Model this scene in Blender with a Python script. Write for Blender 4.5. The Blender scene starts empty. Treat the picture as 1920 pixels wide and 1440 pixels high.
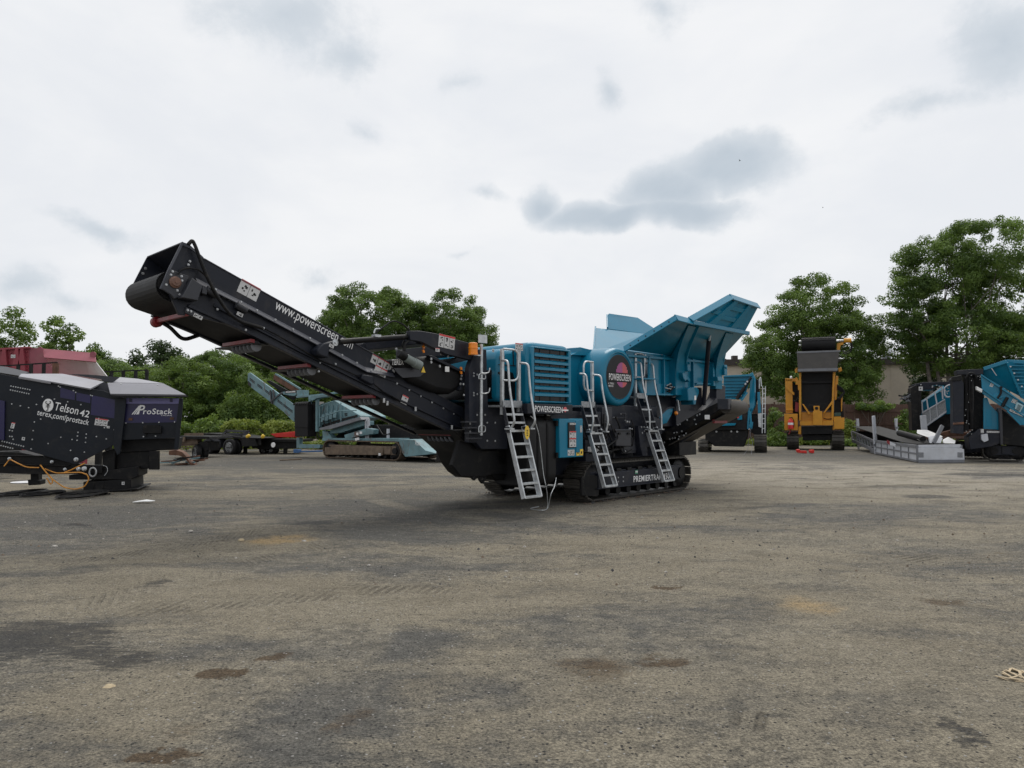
import bpy, bmesh, math, random
import numpy as np
from math import sin, cos, radians, pi, sqrt, atan2
from mathutils import Vector as V, Matrix, Euler

SC = bpy.context.scene
COL = SC.collection
random.seed(7)

# ------------------------------------------------------------------ camera
FPX, PITCH, EYE = 1331.0, radians(3.01), 1.6
cam_data = bpy.data.cameras.new('camera')
cam_data.sensor_width = 36.0
cam_data.lens = FPX / 1920 * 36
cam_data.clip_start, cam_data.clip_end = 0.1, 3000
cam = bpy.data.objects.new('camera', cam_data)
cam.location = (0, 0, EYE)
cam.rotation_euler = (pi / 2 + PITCH, 0, 0)
COL.objects.link(cam)
SC.camera = cam

def ray(px, py):
    """Direction of sight through a point measured on the photograph."""
    a, b = (px - 960) / FPX, -(py - 720) / FPX
    return V((a, cos(PITCH) - sin(PITCH) * b, sin(PITCH) + cos(PITCH) * b))

def ground_at(px, py):
    d = ray(px, py)
    t = -EYE / d.z
    return V((d.x * t, d.y * t, 0))

# ------------------------------------------------------------------ view
SC.view_settings.view_transform = 'Standard'
SC.view_settings.look = 'None'
SC.view_settings.gamma = 1
SC.view_settings.use_curve_mapping = False
SC.view_settings.exposure = 0.0

# ------------------------------------------------------------------ node helpers
class NT:
    def __init__(s, tree):
        s.t = tree
        s.n = tree.nodes
    def new(s, typ, *ins, **kw):
        n = s.n.new(typ)
        for k, v in kw.items():
            setattr(n, k, v)
        for i, v in enumerate(ins):
            if v is None:
                continue
            s.put(n.inputs[i], v)
        return n
    def put(s, sock, v):
        if hasattr(v, 'is_output'):
            s.t.links.new(v, sock)
        else:
            if sock.type == 'RGBA' and hasattr(v, '__len__') and len(v) == 3:
                v = (*v, 1)
            sock.default_value = v
    def m(s, op, a, b=None, c=None, clamp=False):
        n = s.n.new('ShaderNodeMath')
        n.operation = op
        n.use_clamp = clamp
        for i, v in enumerate((a, b, c)):
            if v is not None:
                s.put(n.inputs[i], v)
        return n.outputs[0]
    def mix(s, fac, a, b, mode='MIX'):
        n = s.n.new('ShaderNodeMix')
        n.data_type = 'RGBA'
        n.blend_type = mode
        s.put(n.inputs[0], fac)
        s.put(n.inputs[6], a)
        s.put(n.inputs[7], b)
        return n.outputs[2]
    def noise(s, vec, scale, detail=3, rough=0.55, dist=0.0):
        n = s.n.new('ShaderNodeTexNoise')
        if vec is not None:
            s.put(n.inputs['Vector'], vec)
        n.inputs['Scale'].default_value = scale
        n.inputs['Detail'].default_value = detail
        n.inputs['Roughness'].default_value = rough
        n.inputs['Distortion'].default_value = dist
        return n.outputs['Fac']
    def ss(s, v, lo, hi, a=0.0, b=1.0):
        n = s.n.new('ShaderNodeMapRange')
        n.interpolation_type = 'SMOOTHSTEP'
        s.put(n.inputs[0], v)
        for i, q in enumerate((lo, hi, a, b)):
            s.put(n.inputs[1 + i], q)
        return n.outputs[0]
    def map(s, vec, scale=(1, 1, 1), rot=(0, 0, 0), loc=(0, 0, 0), typ='POINT'):
        n = s.n.new('ShaderNodeMapping')
        n.vector_type = typ
        s.put(n.inputs[0], vec)
        n.inputs['Location'].default_value = loc
        n.inputs['Rotation'].default_value = rot
        n.inputs['Scale'].default_value = scale
        return n.outputs[0]

# ------------------------------------------------------------------ sky and sun
SUN_EL, SUN_AZ = radians(62), radians(20)          # sun behind thin cloud, ahead and to the right
world = bpy.data.worlds.new('World')
SC.world = world
world.use_nodes = True
W = NT(world.node_tree)
W.n.clear()
tc = W.new('ShaderNodeTexCoord').outputs['Generated']
sky = W.new('ShaderNodeTexSky', sky_type='NISHITA')
sky.sun_disc = False
sky.sun_elevation, sky.sun_rotation = SUN_EL, SUN_AZ
sky.air_density, sky.dust_density = 1.0, 2.0

CLOUDS = [(1360, 318, 150, 74, 1.15), (1260, 358, 140, 72, 1.15), (1090, 402, 150, 44, 1.2), (1000, 378, 58, 52, 1.05), (1290, 402, 160, 42, 1.15), (1170, 408, 130, 38, 1.15),
          (540, 40, 215, 88, .62), (655, 100, 95, 66, .6), (672, 225, 60, 42, .45), (868, 150, 80, 34, .40),
          (200, 422, 140, 30, .60), (1128, 165, 48, 56, .52), (1240, 15, 95, 54, .5), (1905, 85, 115, 105, .72),
          (1745, 200, 175, 36, .48), (35, 545, 90, 56, .6), (900, 367, 62, 20, .45), (585, 520, 90, 48, .40),
          (870, 472, 80, 18, .40), (130, 560, 80, 28, .42), (500, 690, 200, 40, .40)]
warp = W.new('ShaderNodeTexNoise')
W.put(warp.inputs['Vector'], tc)
warp.inputs['Scale'].default_value = 7
warp.inputs['Detail'].default_value = 5
wv = W.new('ShaderNodeVectorMath', warp.outputs['Color'], (0.5, 0.5, 0.5), operation='SUBTRACT').outputs[0]
wv = W.new('ShaderNodeVectorMath', wv, operation='SCALE')
wv.inputs['Scale'].default_value = 0.085
tcw = W.new('ShaderNodeVectorMath', tc, wv.outputs[0], operation='ADD').outputs[0]
total, shade = None, None
for px, py, rx, ry, wgt in CLOUDS:
    c = ray(px, py).normalized()
    a = c.cross(V((0, 0, 1))).normalized()
    b = a.cross(c).normalized()
    rot = Matrix((a, c, b)).transposed().to_euler('XYZ')
    mp = W.map(tcw, scale=(rx / FPX, 0.8, ry / FPX), rot=rot, loc=c, typ='TEXTURE')
    ln = W.new('ShaderNodeVectorMath', mp, operation='LENGTH').outputs['Value']
    blob = W.m('MULTIPLY', W.m('SUBTRACT', 1.0, ln, clamp=True), wgt)
    total = blob if total is None else W.m('MAXIMUM', total, blob)
fine = W.m('ADD', W.m('MULTIPLY', W.noise(W.map(tc, scale=(1, 1, 1.5)), 9, 8, 0.66, 0.3), .6), W.m('MULTIPLY', W.noise(tc, 26, 8, 0.66), .4))
big = W.noise(W.map(tc, scale=(1, 1, 2.6)), 2.2, 5, 0.55, 0.4)
dens = W.m('ADD', total, W.m('MULTIPLY', W.m('SUBTRACT', fine, 0.5), 1.25))
mask = W.m('MULTIPLY', W.ss(dens, 0.10, 0.50), W.ss(total, 0.0, 0.2))
mask = W.m('MULTIPLY', mask, W.ss(total, 0.0, 0.9, 0.5, 1.0))
soft = W.noise(W.map(tc, scale=(1, 1, 2.0)), 5.0, 6, 0.6, 0.3)
S10 = 10.0
white = W.mix(W.ss(big, 0.35, 0.68), tuple(S10 * x for x in (0.83, 0.852, 0.888)), tuple(S10 * x for x in (0.925, 0.933, 0.945)))
white = W.mix(W.ss(soft, 0.45, 0.75, 0.0, 0.35), white, tuple(S10 * x for x in (0.785, 0.817, 0.868)))
grey = W.mix(W.m('ADD', W.ss(soft, 0.3, 0.75, 0.0, 0.45), W.ss(dens, 1.0, 0.25, 0.0, 0.55)), tuple(S10 * x for x in (0.50, 0.57, 0.64)), tuple(S10 * x for x in (0.66, 0.715, 0.77)))
cl = W.mix(mask, white, grey)
cl = W.mix(0.04, cl, sky.outputs[0])
bg = W.new('ShaderNodeBackground', cl, 0.1)
W.t.links.new(bg.outputs[0], W.new('ShaderNodeOutputWorld').inputs[0])
world.cycles.sampling_method = 'MANUAL'
world.cycles.sample_map_resolution = 512

sun_data = bpy.data.lights.new('sun', 'SUN')
sun_data.energy = 2.1
sun_data.angle = radians(40)
sun_data.color = (1.0, 0.96, 0.9)
sun = bpy.data.objects.new('sun', sun_data)
sd = V((sin(SUN_AZ) * cos(SUN_EL), cos(SUN_AZ) * cos(SUN_EL), sin(SUN_EL)))
sun.rotation_euler = sd.to_track_quat('Z', 'Y').to_euler()
sun.location = sd * 60
COL.objects.link(sun)

# ------------------------------------------------------------------ materials
def paint(name, col, rough=0.4, metal=0.0, var=0.25, coat=0.0, spec=None, dust=0.0, dustcol=(0.22, 0.19, 0.15), bump=0.0, scale=3.0, rust=0.0):
    m = bpy.data.materials.new(name)
    m.use_nodes = True
    n = NT(m.node_tree)
    n.n.clear()
    co = n.new('ShaderNodeTexCoord').outputs['Object']
    v1 = n.noise(co, scale, 5, 0.6)
    dark = tuple(c * (1 - var) for c in col)
    lite = tuple(min(1, c * (1 + var)) for c in col)
    c = n.mix(n.ss(v1, 0.3, 0.7), dark, lite)
    r = n.m('ADD', n.m('MULTIPLY', v1, 0.25), rough - 0.12)
    if dust:
        d = n.m('MULTIPLY', n.ss(n.noise(co, scale * 2.3, 6, 0.7, 0.4), 0.48, 0.75), dust)
        c = n.mix(d, c, dustcol)
        r = n.m('ADD', r, n.m('MULTIPLY', d, 0.4))
    if rust:
        k = n.m('MULTIPLY', n.ss(n.noise(n.map(co, scale=(1, 1, 0.35)), scale * 2, 7, 0.7, 0.5), 0.56, 0.68), rust)
        c = n.mix(k, c, (0.13, 0.055, 0.03))
        r = n.m('ADD', r, n.m('MULTIPLY', k, 0.4))
    b = n.new('ShaderNodeBsdfPrincipled')
    n.put(b.inputs['Base Color'], c)
    n.put(b.inputs['Roughness'], r)
    if spec or max(col) < .03:
        b.inputs['Specular IOR Level'].default_value = spec or .24
    b.inputs['Metallic'].default_value = metal
    if coat:
        b.inputs['Coat Weight'].default_value = coat
        b.inputs['Coat Roughness'].default_value = 0.10
    if bump:
        bn = n.new('ShaderNodeBump')
        bn.inputs['Strength'].default_value = bump
        bn.inputs['Distance'].default_value = 0.01
        n.put(bn.inputs['Height'], n.noise(co, scale * 12, 4))
        n.put(b.inputs['Normal'], bn.outputs[0])
    n.t.links.new(b.outputs[0], n.new('ShaderNodeOutputMaterial').inputs[0])
    return m

TEAL = paint('teal_paint', (0.004, 0.166, 0.276), 0.40, var=0.06, coat=0.45, dust=0.03, dustcol=(0.10, 0.16, 0.18), scale=1.3, spec=.18)
TEALD = paint('satin_teal_paint', (0.004, 0.166, 0.276), 0.42, var=0.10, coat=0.25, dust=0.05, dustcol=(0.10, 0.16, 0.18), scale=1.3, spec=.18)
CHAR = paint('charcoal_paint', (0.0145, 0.0170, 0.0255), 0.40, var=0.15, dust=0.10, scale=1.4)
FLANGE = paint('slate_flange_paint', (0.060, 0.064, 0.082), 0.4, var=0.1, dust=0.08, scale=1.5)
CHARL = paint('slate_paint', (0.024, 0.026, 0.034), 0.45, var=0.15, dust=0.10, scale=1.4)
BELTD = paint('dusty_belt', (0.055, 0.049, 0.043), 0.7, var=0.2, dust=0.3, dustcol=(0.10, 0.09, 0.075), scale=2)
GREEN = paint('green_print', (0.03, 0.22, 0.12), 0.4, var=0.05)
BLK = paint('black_steel', (0.0048, 0.0050, 0.0060), 0.5, var=0.2, dust=0.12, scale=2)
RUB = paint('belt_rubber', (0.0085, 0.0085, 0.0095), 0.6, var=0.25, dust=0.18, dustcol=(0.045, 0.041, 0.036), scale=2)
TANK = paint('black_plastic', (0.0115, 0.0115, 0.0125), 0.5, var=0.1, dust=0.1, dustcol=(0.08, 0.075, 0.07), scale=2)
GALV = paint('galvanised_steel', (0.50, 0.52, 0.535), 0.42, metal=0.65, var=0.2, scale=9)
GRATE = paint('galvanised_grating', (0.30, 0.315, 0.33), 0.5, metal=0.5, var=0.25, scale=20)
DECW = paint('decal_white', (0.52, 0.52, 0.52), 0.45, var=0.05)
ROOFD = paint('dull_grey_sheet', (0.17, 0.17, 0.195), 0.45, var=0.08, dust=0.12, scale=1.5)
STEEL = paint('bright_bolt', (0.46, 0.47, 0.48), 0.35, metal=0.6, var=0.1)
RED = paint('red_paint', (0.19, 0.010, 0.016), 0.45, var=0.2, dust=0.15, scale=3)
BRED = paint('bright_red_paint', (0.62, 0.025, 0.018), 0.45, var=0.15, dust=0.12, scale=2)
FRED = paint('faded_red_paint', (0.24, 0.036, 0.052), 0.6, var=0.15, dust=0.2, dustcol=(0.4, 0.16, 0.17), scale=1.4)
PINK = paint('chalky_red_paint', (0.27, 0.074, 0.098), 0.65, var=0.12, dust=0.2, scale=1.4)
OFFW = paint('dull_white_paint', (0.74, 0.74, 0.74), 0.5, var=0.10, dust=0.15, scale=1.2)
WHT = paint('white_vinyl', (0.80, 0.80, 0.80), 0.4, var=0.03)
PALE = paint('faded_teal_paint', (0.125, 0.225, 0.25), 0.6, var=0.25, dust=0.45, dustcol=(0.17, 0.19, 0.175), scale=1.8, rust=0.85)
RUST = paint('rusted_steel', (0.12, 0.058, 0.036), 0.8, var=0.4, dust=0.35, dustcol=(0.2, 0.12, 0.08), scale=4, bump=0.4)
MUD = paint('muddy_steel', (0.135, 0.098, 0.068), 0.75, var=0.3, dust=0.4, scale=5, bump=0.3)
SHOE = paint('track_steel', (0.060, 0.056, 0.050), 0.42, metal=0.4, var=0.3, dust=0.5, dustcol=(0.20, 0.175, 0.14), scale=7, bump=0.2)
YEL = paint('yellow_paint', (0.56, 0.245, 0.008), 0.42, var=0.12, dust=0.15, dustcol=(0.3, 0.2, 0.09), scale=1.5)
GREY = paint('grey_paint', (0.46, 0.48, 0.52), 0.45, var=0.1, dust=0.2, scale=1.5)
TAUPE = paint('taupe_paint', (0.060, 0.056, 0.053), 0.5, var=0.12, dust=0.15)
MOTOR = paint('grey_green_motor', (0.17, 0.20, 0.19), 0.4, var=0.1)
GREYD = paint('dark_grey_paint', (0.15, 0.157, 0.175), 0.5, var=0.15, dust=0.2, scale=2)
ROOFG = paint('satin_grey_sheet', (0.30, 0.30, 0.33), 0.42, var=0.08, dust=0.15, scale=1.5)
PURP = paint('purple_paint', (0.010, 0.007, 0.062), 0.35, var=0.1, scale=2)
LILAC = paint('lilac_paint', (0.20, 0.19, 0.42), 0.45, var=0.08, scale=2)
SLATE = paint('blue_black_paint', (0.0095, 0.0125, 0.0185), 0.45, var=0.15, dust=0.06, scale=1.2)
BROWN = paint('brown_bearing', (0.16, 0.085, 0.06), 0.6, var=0.2, scale=20)
ORNG = paint('orange_lens', (0.85, 0.25, 0.01), 0.25, var=0.05)
LYEL = paint('yellow_tag', (0.78, 0.52, 0.05), 0.45, var=0.05)
CORD = paint('orange_cord_sheath', (0.62, 0.27, 0.04), 0.5, var=0.2, scale=8)
BLUE = paint('blue_paint', (0.05, 0.14, 0.33), 0.5, var=0.15, dust=0.2)
GLASS = paint('dark_window', (0.006, 0.0065, 0.008), 0.25, var=0.05)
MAG = paint('magenta_print', (0.42, 0.10, 0.28), 0.45, var=0.05)
CORAL = paint('coral_print', (0.62, 0.13, 0.14), 0.45, var=0.05)
PRINT = paint('black_print', (0.02, 0.02, 0.022), 0.5, var=0.05)
REDP = paint('red_print', (0.55, 0.03, 0.03), 0.45, var=0.05)
BEIGE = paint('beige_render', (0.56, 0.49, 0.41), 0.85, var=0.08, dust=0.2, dustcol=(0.3, 0.26, 0.22), scale=0.5, bump=0.2)
TRIMB = paint('dark_roof_edge', (0.055, 0.045, 0.042), 0.7, var=0.2)
WOOD = paint('brown_fence_stain', (0.080, 0.042, 0.030), 0.75, var=0.3, dust=0.2, dustcol=(0.12, 0.08, 0.06), scale=1.6, bump=0.3)
BARK = paint('grey_bark', (0.13, 0.115, 0.10), 0.9, var=0.35, scale=6, bump=0.8)
STONE = paint('pale_stone', (0.36, 0.34, 0.31), 0.85, var=0.35, scale=30, bump=0.4)
TANST = paint('tan_stone', (0.42, 0.34, 0.22), 0.85, var=0.2, scale=25, bump=0.5)
DKST = paint('dark_stone', (0.05, 0.05, 0.052), 0.85, var=0.3, scale=25, bump=0.4)
STRAW = paint('dry_wood', (0.40, 0.32, 0.21), 0.8, var=0.2, scale=20)
PLAST = paint('white_plastic', (0.75, 0.76, 0.77), 0.4, var=0.08)
TEALP = paint('pale_fittings', (0.30, 0.45, 0.50), 0.5, var=0.1)

def leafmat(name, dark, light, trans=0.36):
    m = bpy.data.materials.new(name)
    m.use_nodes = True
    n = NT(m.node_tree)
    n.n.clear()
    at = n.new('ShaderNodeAttribute', attribute_name='tone').outputs['Fac']
    c = n.mix(at, dark, light)
    b = n.new('ShaderNodeBsdfPrincipled')
    n.put(b.inputs['Base Color'], c)
    b.inputs['Roughness'].default_value = 0.55
    b.inputs['Specular IOR Level'].default_value = 0.3
    t = n.new('ShaderNodeBsdfTranslucent')
    n.put(t.inputs[0], n.mix(0.5, c, (light[0] * 1.5, light[1] * 1.5, light[2] * 0.8)))
    mx = n.new('ShaderNodeMixShader', trans, b.outputs[0], t.outputs[0])
    n.t.links.new(mx.outputs[0], n.new('ShaderNodeOutputMaterial').inputs[0])
    return m

LEAF_MAPLE = leafmat('maple_leaf', (0.036, 0.074, 0.018), (0.160, 0.245, 0.058))
LEAF_HEDGE = leafmat('hedge_leaf', (0.036, 0.078, 0.017), (0.170, 0.250, 0.056))
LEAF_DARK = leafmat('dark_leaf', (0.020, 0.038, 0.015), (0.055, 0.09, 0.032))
LEAF_PALE = leafmat('pale_leaf', (0.10, 0.15, 0.026), (0.26, 0.31, 0.075))

# ------------------------------------------------------------------ mesh builder
class MB:
    def __init__(s):
        s.v, s.f, s.mi, s.cur = [], [], [], 0
    def mat(s, i):
        s.cur = i
        return s
    def add(s, vs, fs):
        b = len(s.v)
        s.v += [tuple(p) for p in vs]
        s.f += [tuple(b + i for i in f) for f in fs]
        s.mi += [s.cur] * len(fs)
        return s
    def box(s, x0, x1, y0, y1, z0, z1):
        vs = [(x, y, z) for z in (z0, z1) for y in (y0, y1) for x in (x0, x1)]
        return s.add(vs, [(0, 2, 3, 1), (4, 5, 7, 6), (0, 1, 5, 4), (2, 6, 7, 3), (0, 4, 6, 2), (1, 3, 7, 5)])
    def prism(s, pts, d):
        n = len(pts)
        d = V(d)
        a = [V(p) for p in pts]
        vs = a + [p + d for p in a]
        return s.add(vs, [tuple(range(n)), tuple(range(2 * n - 1, n - 1, -1))] + [(i, (i + 1) % n, n + (i + 1) % n, n + i) for i in range(n)])
    def bar(s, p, q, w, h, up=(0, 0, 1)):
        """square bar from p to q, w across and h along up"""
        p, q = V(p), V(q)
        d = (q - p).normalized()
        a = d.cross(V(up))
        if a.length < 1e-4:
            a = d.cross(V((1, 0, 0)))
        a.normalize()
        b = a.cross(d).normalized()
        a, b = a * (w / 2), b * (h / 2)
        return s.prism([p - a - b, p + a - b, p + a + b, p - a + b], q - p)
    def tube(s, pts, r, n=8, r2=None):
        pts = [V(p) for p in pts]
        k = len(pts)
        rs = [r + ((r2 if r2 is not None else r) - r) * i / max(1, k - 1) for i in range(k)]
        ref, vs = None, []
        for i, p in enumerate(pts):
            d = (pts[min(i + 1, k - 1)] - pts[max(i - 1, 0)]).normalized()
            if ref is None:
                ref = d.orthogonal().normalized()
            ref = (ref - d * ref.dot(d))
            ref = ref.normalized() if ref.length > 1e-6 else d.orthogonal().normalized()
            o = d.cross(ref)
            for j in range(n):
                t = 2 * pi * j / n
                vs.append(p + (ref * cos(t) + o * sin(t)) * rs[i])
        fs = [(i * n + j, i * n + (j + 1) % n, (i + 1) * n + (j + 1) % n, (i + 1) * n + j) for i in range(k - 1) for j in range(n)]
        fs += [tuple(range(n - 1, -1, -1)), tuple(range((k - 1) * n, k * n))]
        return s.add(vs, fs)
    def lathe(s, c, ax, prof, n=28):
        c, ax = V(c), V(ax).normalized()
        a = ax.orthogonal().normalized()
        b = ax.cross(a)
        vs = []
        for t, r in prof:
            for j in range(n):
                q = 2 * pi * j / n
                vs.append(c + ax * t + (a * cos(q) + b * sin(q)) * max(r, 1e-4))
        k = len(prof)
        fs = [(i * n + j, i * n + (j + 1) % n, (i + 1) * n + (j + 1) % n, (i + 1) * n + j) for i in range(k - 1) for j in range(n)]
        fs += [tuple(range(n - 1, -1, -1)), tuple(range((k - 1) * n, k * n))]
        return s.add(vs, fs)
    def cyl(s, c, ax, r, h, n=20):
        return s.lathe(c, ax, [(0, r), (h, r)], n)
    def mesh(s, name, mats, smooth=True):
        me = bpy.data.meshes.new(name)
        me.from_pydata(s.v, [], s.f)
        if not isinstance(mats, (list, tuple)):
            mats = [mats]
        for m in mats:
            me.materials.append(m)
        me.polygons.foreach_set('material_index', s.mi)
        bm = bmesh.new()
        bm.from_mesh(me)
        bmesh.ops.recalc_face_normals(bm, faces=bm.faces)
        bm.to_mesh(me)
        bm.free()
        if smooth:
            me.polygons.foreach_set('use_smooth', [True] * len(me.polygons))
            me.set_sharp_from_angle(angle=radians(38))
        me.update()
        return me
    def build(s, name, mats, parent=None, bevel=0.0, smooth=True, **props):
        o = bpy.data.objects.new(name, s.mesh(name, mats, smooth))
        COL.objects.link(o)
        o.parent = parent
        if bevel:
            b = o.modifiers.new('bevel', 'BEVEL')
            b.width = bevel
            b.segments = 2
            b.limit_method = 'ANGLE'
            b.angle_limit = radians(40)
        for k, v in props.items():
            o[k] = v
        return o

def put(name, me, parent, mat4):
    o = bpy.data.objects.new(name, me)
    COL.objects.link(o)
    o.parent = parent
    o.matrix_local = mat4
    return o

class Frame:
    """A thing: an Empty standing on the ground, and a way to lay a measured sight line on one of its planes."""
    def __init__(s, name, label, cat, px, py, deg, group=None, at=None):
        s.o = ground_at(px, py) if at is None else V(at)
        s.deg = deg
        s.c, s.s = cos(radians(deg)), sin(radians(deg))
        e = bpy.data.objects.new(name, None)
        COL.objects.link(e)
        e.location = s.o
        e.rotation_euler = (0, 0, radians(deg))
        e.empty_display_size = 0.3
        e['label'], e['category'] = label, cat
        if group:
            e['group'] = group
        s.e = e
    def loc(s, w):
        x, y = w[0] - s.o.x, w[1] - s.o.y
        return V((x * s.c + y * s.s, -x * s.s + y * s.c, w[2] - s.o.z))
    def _r(s, px, py):
        d = ray(px, py)
        return s.loc((0, 0, EYE)), V((d.x * s.c + d.y * s.s, -d.x * s.s + d.y * s.c, d.z))
    def on(s, ax, px, py, val):
        o, d = s._r(px, py)
        t = (val - o[ax]) / d[ax]
        return o + d * t
    def Y(s, px, py, y):
        return s.on(1, px, py, y)
    def X(s, px, py, x):
        return s.on(0, px, py, x)
    def Z(s, px, py, z=0.0):
        return s.on(2, px, py, z)
    def poly(s, pts, y):
        return [s.Y(a, b, y) for a, b in pts]
    def slab(s, pts, y, depth, mb=None):
        """outline on the plane y, extruded away from the viewer by depth"""
        return (mb or MB()).prism(s.poly(pts, y), (0, depth, 0))

def zc(x0, y0, sc):
    """coordinates read in an enlargement -> coordinates of the photograph"""
    return lambda pts: [(x0 + a / sc, y0 + b / sc) for a, b in pts]

# ------------------------------------------------------------------ lettering, decals, bolts
def lettering(parent, s, p, right, up, w, h, mat, bold=0.0, name='lettering', shear=0.0, thick=0.003):
    """flat lettering whose box starts at p (bottom left) and is w long and h high"""
    cu = bpy.data.curves.new('lettering', 'FONT')
    cu.body = s
    cu.size = 1
    cu.offset = bold * .55
    cu.space_character = 1.0 + bold * 2.2
    cu.shear = shear
    cu.resolution_u = 3
    tmp = bpy.data.objects.new('tmp', cu)
    COL.objects.link(tmp)
    me = bpy.data.meshes.new_from_object(tmp)
    bpy.data.objects.remove(tmp)
    co = np.empty(len(me.vertices) * 3)
    me.vertices.foreach_get('co', co)
    co = co.reshape(-1, 3)
    lo, hi = co.min(0), co.max(0)
    me.vertices.foreach_set('co', np.column_stack([(co[:, 0] - lo[0]) / (hi[0] - lo[0]) * w, (co[:, 1] - lo[1]) / (hi[1] - lo[1]) * h, co[:, 2] * 0]).ravel())
    me.materials.clear()
    me.materials.append(mat)
    me.update()
    me.name = name
    o = bpy.data.objects.new(name, me)
    COL.objects.link(o)
    o.parent = parent
    r, u = V(right).normalized(), V(up).normalized()
    n = r.cross(u).normalized()
    u = n.cross(r)
    M = Matrix((r, u, n)).transposed().to_4x4()
    M.translation = V(p) + n * thick
    o.matrix_local = M
    return o

def decal(parent, p, right, up, w, h, cols=2, rows=1, head=True, name='warning_decal', t=0.004):
    r, u = V(right).normalized(), V(up).normalized()
    n = r.cross(u).normalized()
    u = n.cross(r)
    mb = MB()
    p = V(p) + n * 0.001
    def rect(x0, x1, y0, y1, d0, d1):
        mb.prism([p + r * x0 + u * y0 + n * d0, p + r * x1 + u * y0 + n * d0, p + r * x1 + u * y1 + n * d0, p + r * x0 + u * y1 + n * d0], n * (d1 - d0))
    mb.mat(0)
    rect(0, w, 0, h, 0, t)
    hh = h * (0.14 if head else 0)
    if head:
        mb.mat(1)
        rect(0.01 * w, 0.99 * w, h - hh, h * 0.99, t, t * 1.5)
    rnd = random.Random(int(w * 9999 + h * 777))
    mb.mat(2)
    for i in range(cols):
        for j in range(rows):
            cw, ch = w / cols, (h - hh) / rows
            for _ in range(4):
                x, y = rnd.uniform(.15, .6), rnd.uniform(.12, .65)
                rect((i + x) * cw, (i + x + rnd.uniform(.12, .28)) * cw, (j + y) * ch, (j + y + rnd.uniform(.1, .25)) * ch, t, t * 1.4)
        if i:
            rect(i * w / cols - .008 * w, i * w / cols + .008 * w, 0, h - hh, t, t * 1.3)
    return mb.build(name, [DECW, REDP, PRINT], parent, smooth=False)

def bolts(parent, pts, ax, r=0.022, h=0.02, name='bolt_heads', mat=None):
    mb = MB()
    for p in pts:
        mb.lathe(p, ax, [(0, r * 1.35), (h * .3, r * 1.35), (h * .31, r), (h, r * .85)], 6)
    return mb.build(name, mat or STEEL, parent, kind='stuff')

def lerp(a, b, t):
    return V(a) + (V(b) - V(a)) * t

def along(a, b, n):
    return [lerp(a, b, i / (n - 1)) for i in range(n)]

def arc3(pts, k=5):
    """rounded polyline through pts (corners cut by quadratic curves)"""
    pts = [V(p) for p in pts]
    out = [pts[0]]
    for i in range(1, len(pts) - 1):
        a, b, c = pts[i - 1], pts[i], pts[i + 1]
        r = min((a - b).length, (c - b).length) * 0.4
        p, q = b + (a - b).normalized() * r, b + (c - b).normalized() * r
        for j in range(k + 1):
            t = j / k
            out.append(p * (1 - t) ** 2 + b * 2 * t * (1 - t) + q * t * t)
    return out + [pts[-1]]

def sag(a, b, drop, n=12):
    return [lerp(a, b, i / n) - V((0, 0, drop * 4 * (i / n) * (1 - i / n))) for i in range(n + 1)]

# ------------------------------------------------------------------ tracks
def make_track(parent, x0, x1, y0, y1, h, pitch=0.19, mat=SHOE, frame=CHAR, near=True):
    """crawler track along x: frame body, sprocket, idler, rollers and a closed loop of shoes"""
    R = h / 2 - 0.056
    a, b = x0 + h / 2, x1 - h / 2
    mb = MB()
    w = y1 - y0
    mb.box(a - .05, b + .05, y0 + .06, y1 - .06, h * .30, h * .74)
    mb.box(a + .25, b - .2, y0 + .02, y0 + .06, h * .34, h * .70)
    o = mb.build('track', frame, parent, bevel=.012)
    for nm, cx in (('sprocket', b), ('idler', a)):
        s = MB()
        s.lathe((cx, y0 + .07, h / 2), (0, 1, 0), [(0, R * .45), (0, R * .7), (.05, R * .93), (w - .19, R * .93), (w - .14, R * .7)], 22)
        s.cyl((cx, y0 + .03, h / 2), (0, 1, 0), R * .38, .06, 14)
        s.build(nm, BLK, o)
    k = max(5, int((b - a) / 0.38))
    for i in range(k):
        s = MB()
        s.cyl((a + .2 + (b - a - .4) * i / (k - 1), y0 + .1, .17), (0, 1, 0), .085, w - .2, 12)
        s.build('track_roller', BLK, o)
    # shoes
    L = 2 * (b - a) + 2 * pi * R
    n = int(round(L / pitch))
    p = L / n
    s = MB()
    s.box(-p * .47, p * .47, 0, w, 0, .025)
    for q in (-.30, .02, .33):
        s.box(p * q - .010, p * q + .010, .004, w - .004, .025, .055 if q < 0 else .045)
    me = s.mesh('shoe', mat, False)
    for i in range(n):
        d = i * p
        if d < b - a:
            x, z, t = a + d, h / 2 + R, 0
        elif d < b - a + pi * R:
            t = (d - (b - a)) / R
            x, z = b + R * sin(t), h / 2 + R * cos(t)
        elif d < 2 * (b - a) + pi * R:
            t = pi
            x, z = b - (d - (b - a) - pi * R), h / 2 - R
        else:
            t = pi + (d - 2 * (b - a) - pi * R) / R
            x, z = a + R * sin(t), h / 2 + R * cos(t)
        m = Matrix.Rotation(t, 4, 'Y')
        m.translation = (x, y0, z)
        put('shoe', me, o, m)
    return o

# ================================================================== THE BIG CRUSHER
M = Frame('tracked_crusher', 'large teal and charcoal tracked crusher with long raised conveyor and silver ladders, mid-yard', 'crusher', 1095, 944.5, 47)
E = M.e
c1, c2, c3 = zc(220, 440, 5.647), zc(460, 540, 4.364), zc(800, 600, 6.4)
c4, c5, c6, c7 = zc(860, 740, 6.546), zc(1060, 620, 7.385), zc(1030, 750, 6.4), zc(1090, 540, 5.486)
NEAR, FAR = 0.80, 2.0         # the two sides of the discharge conveyor

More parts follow.
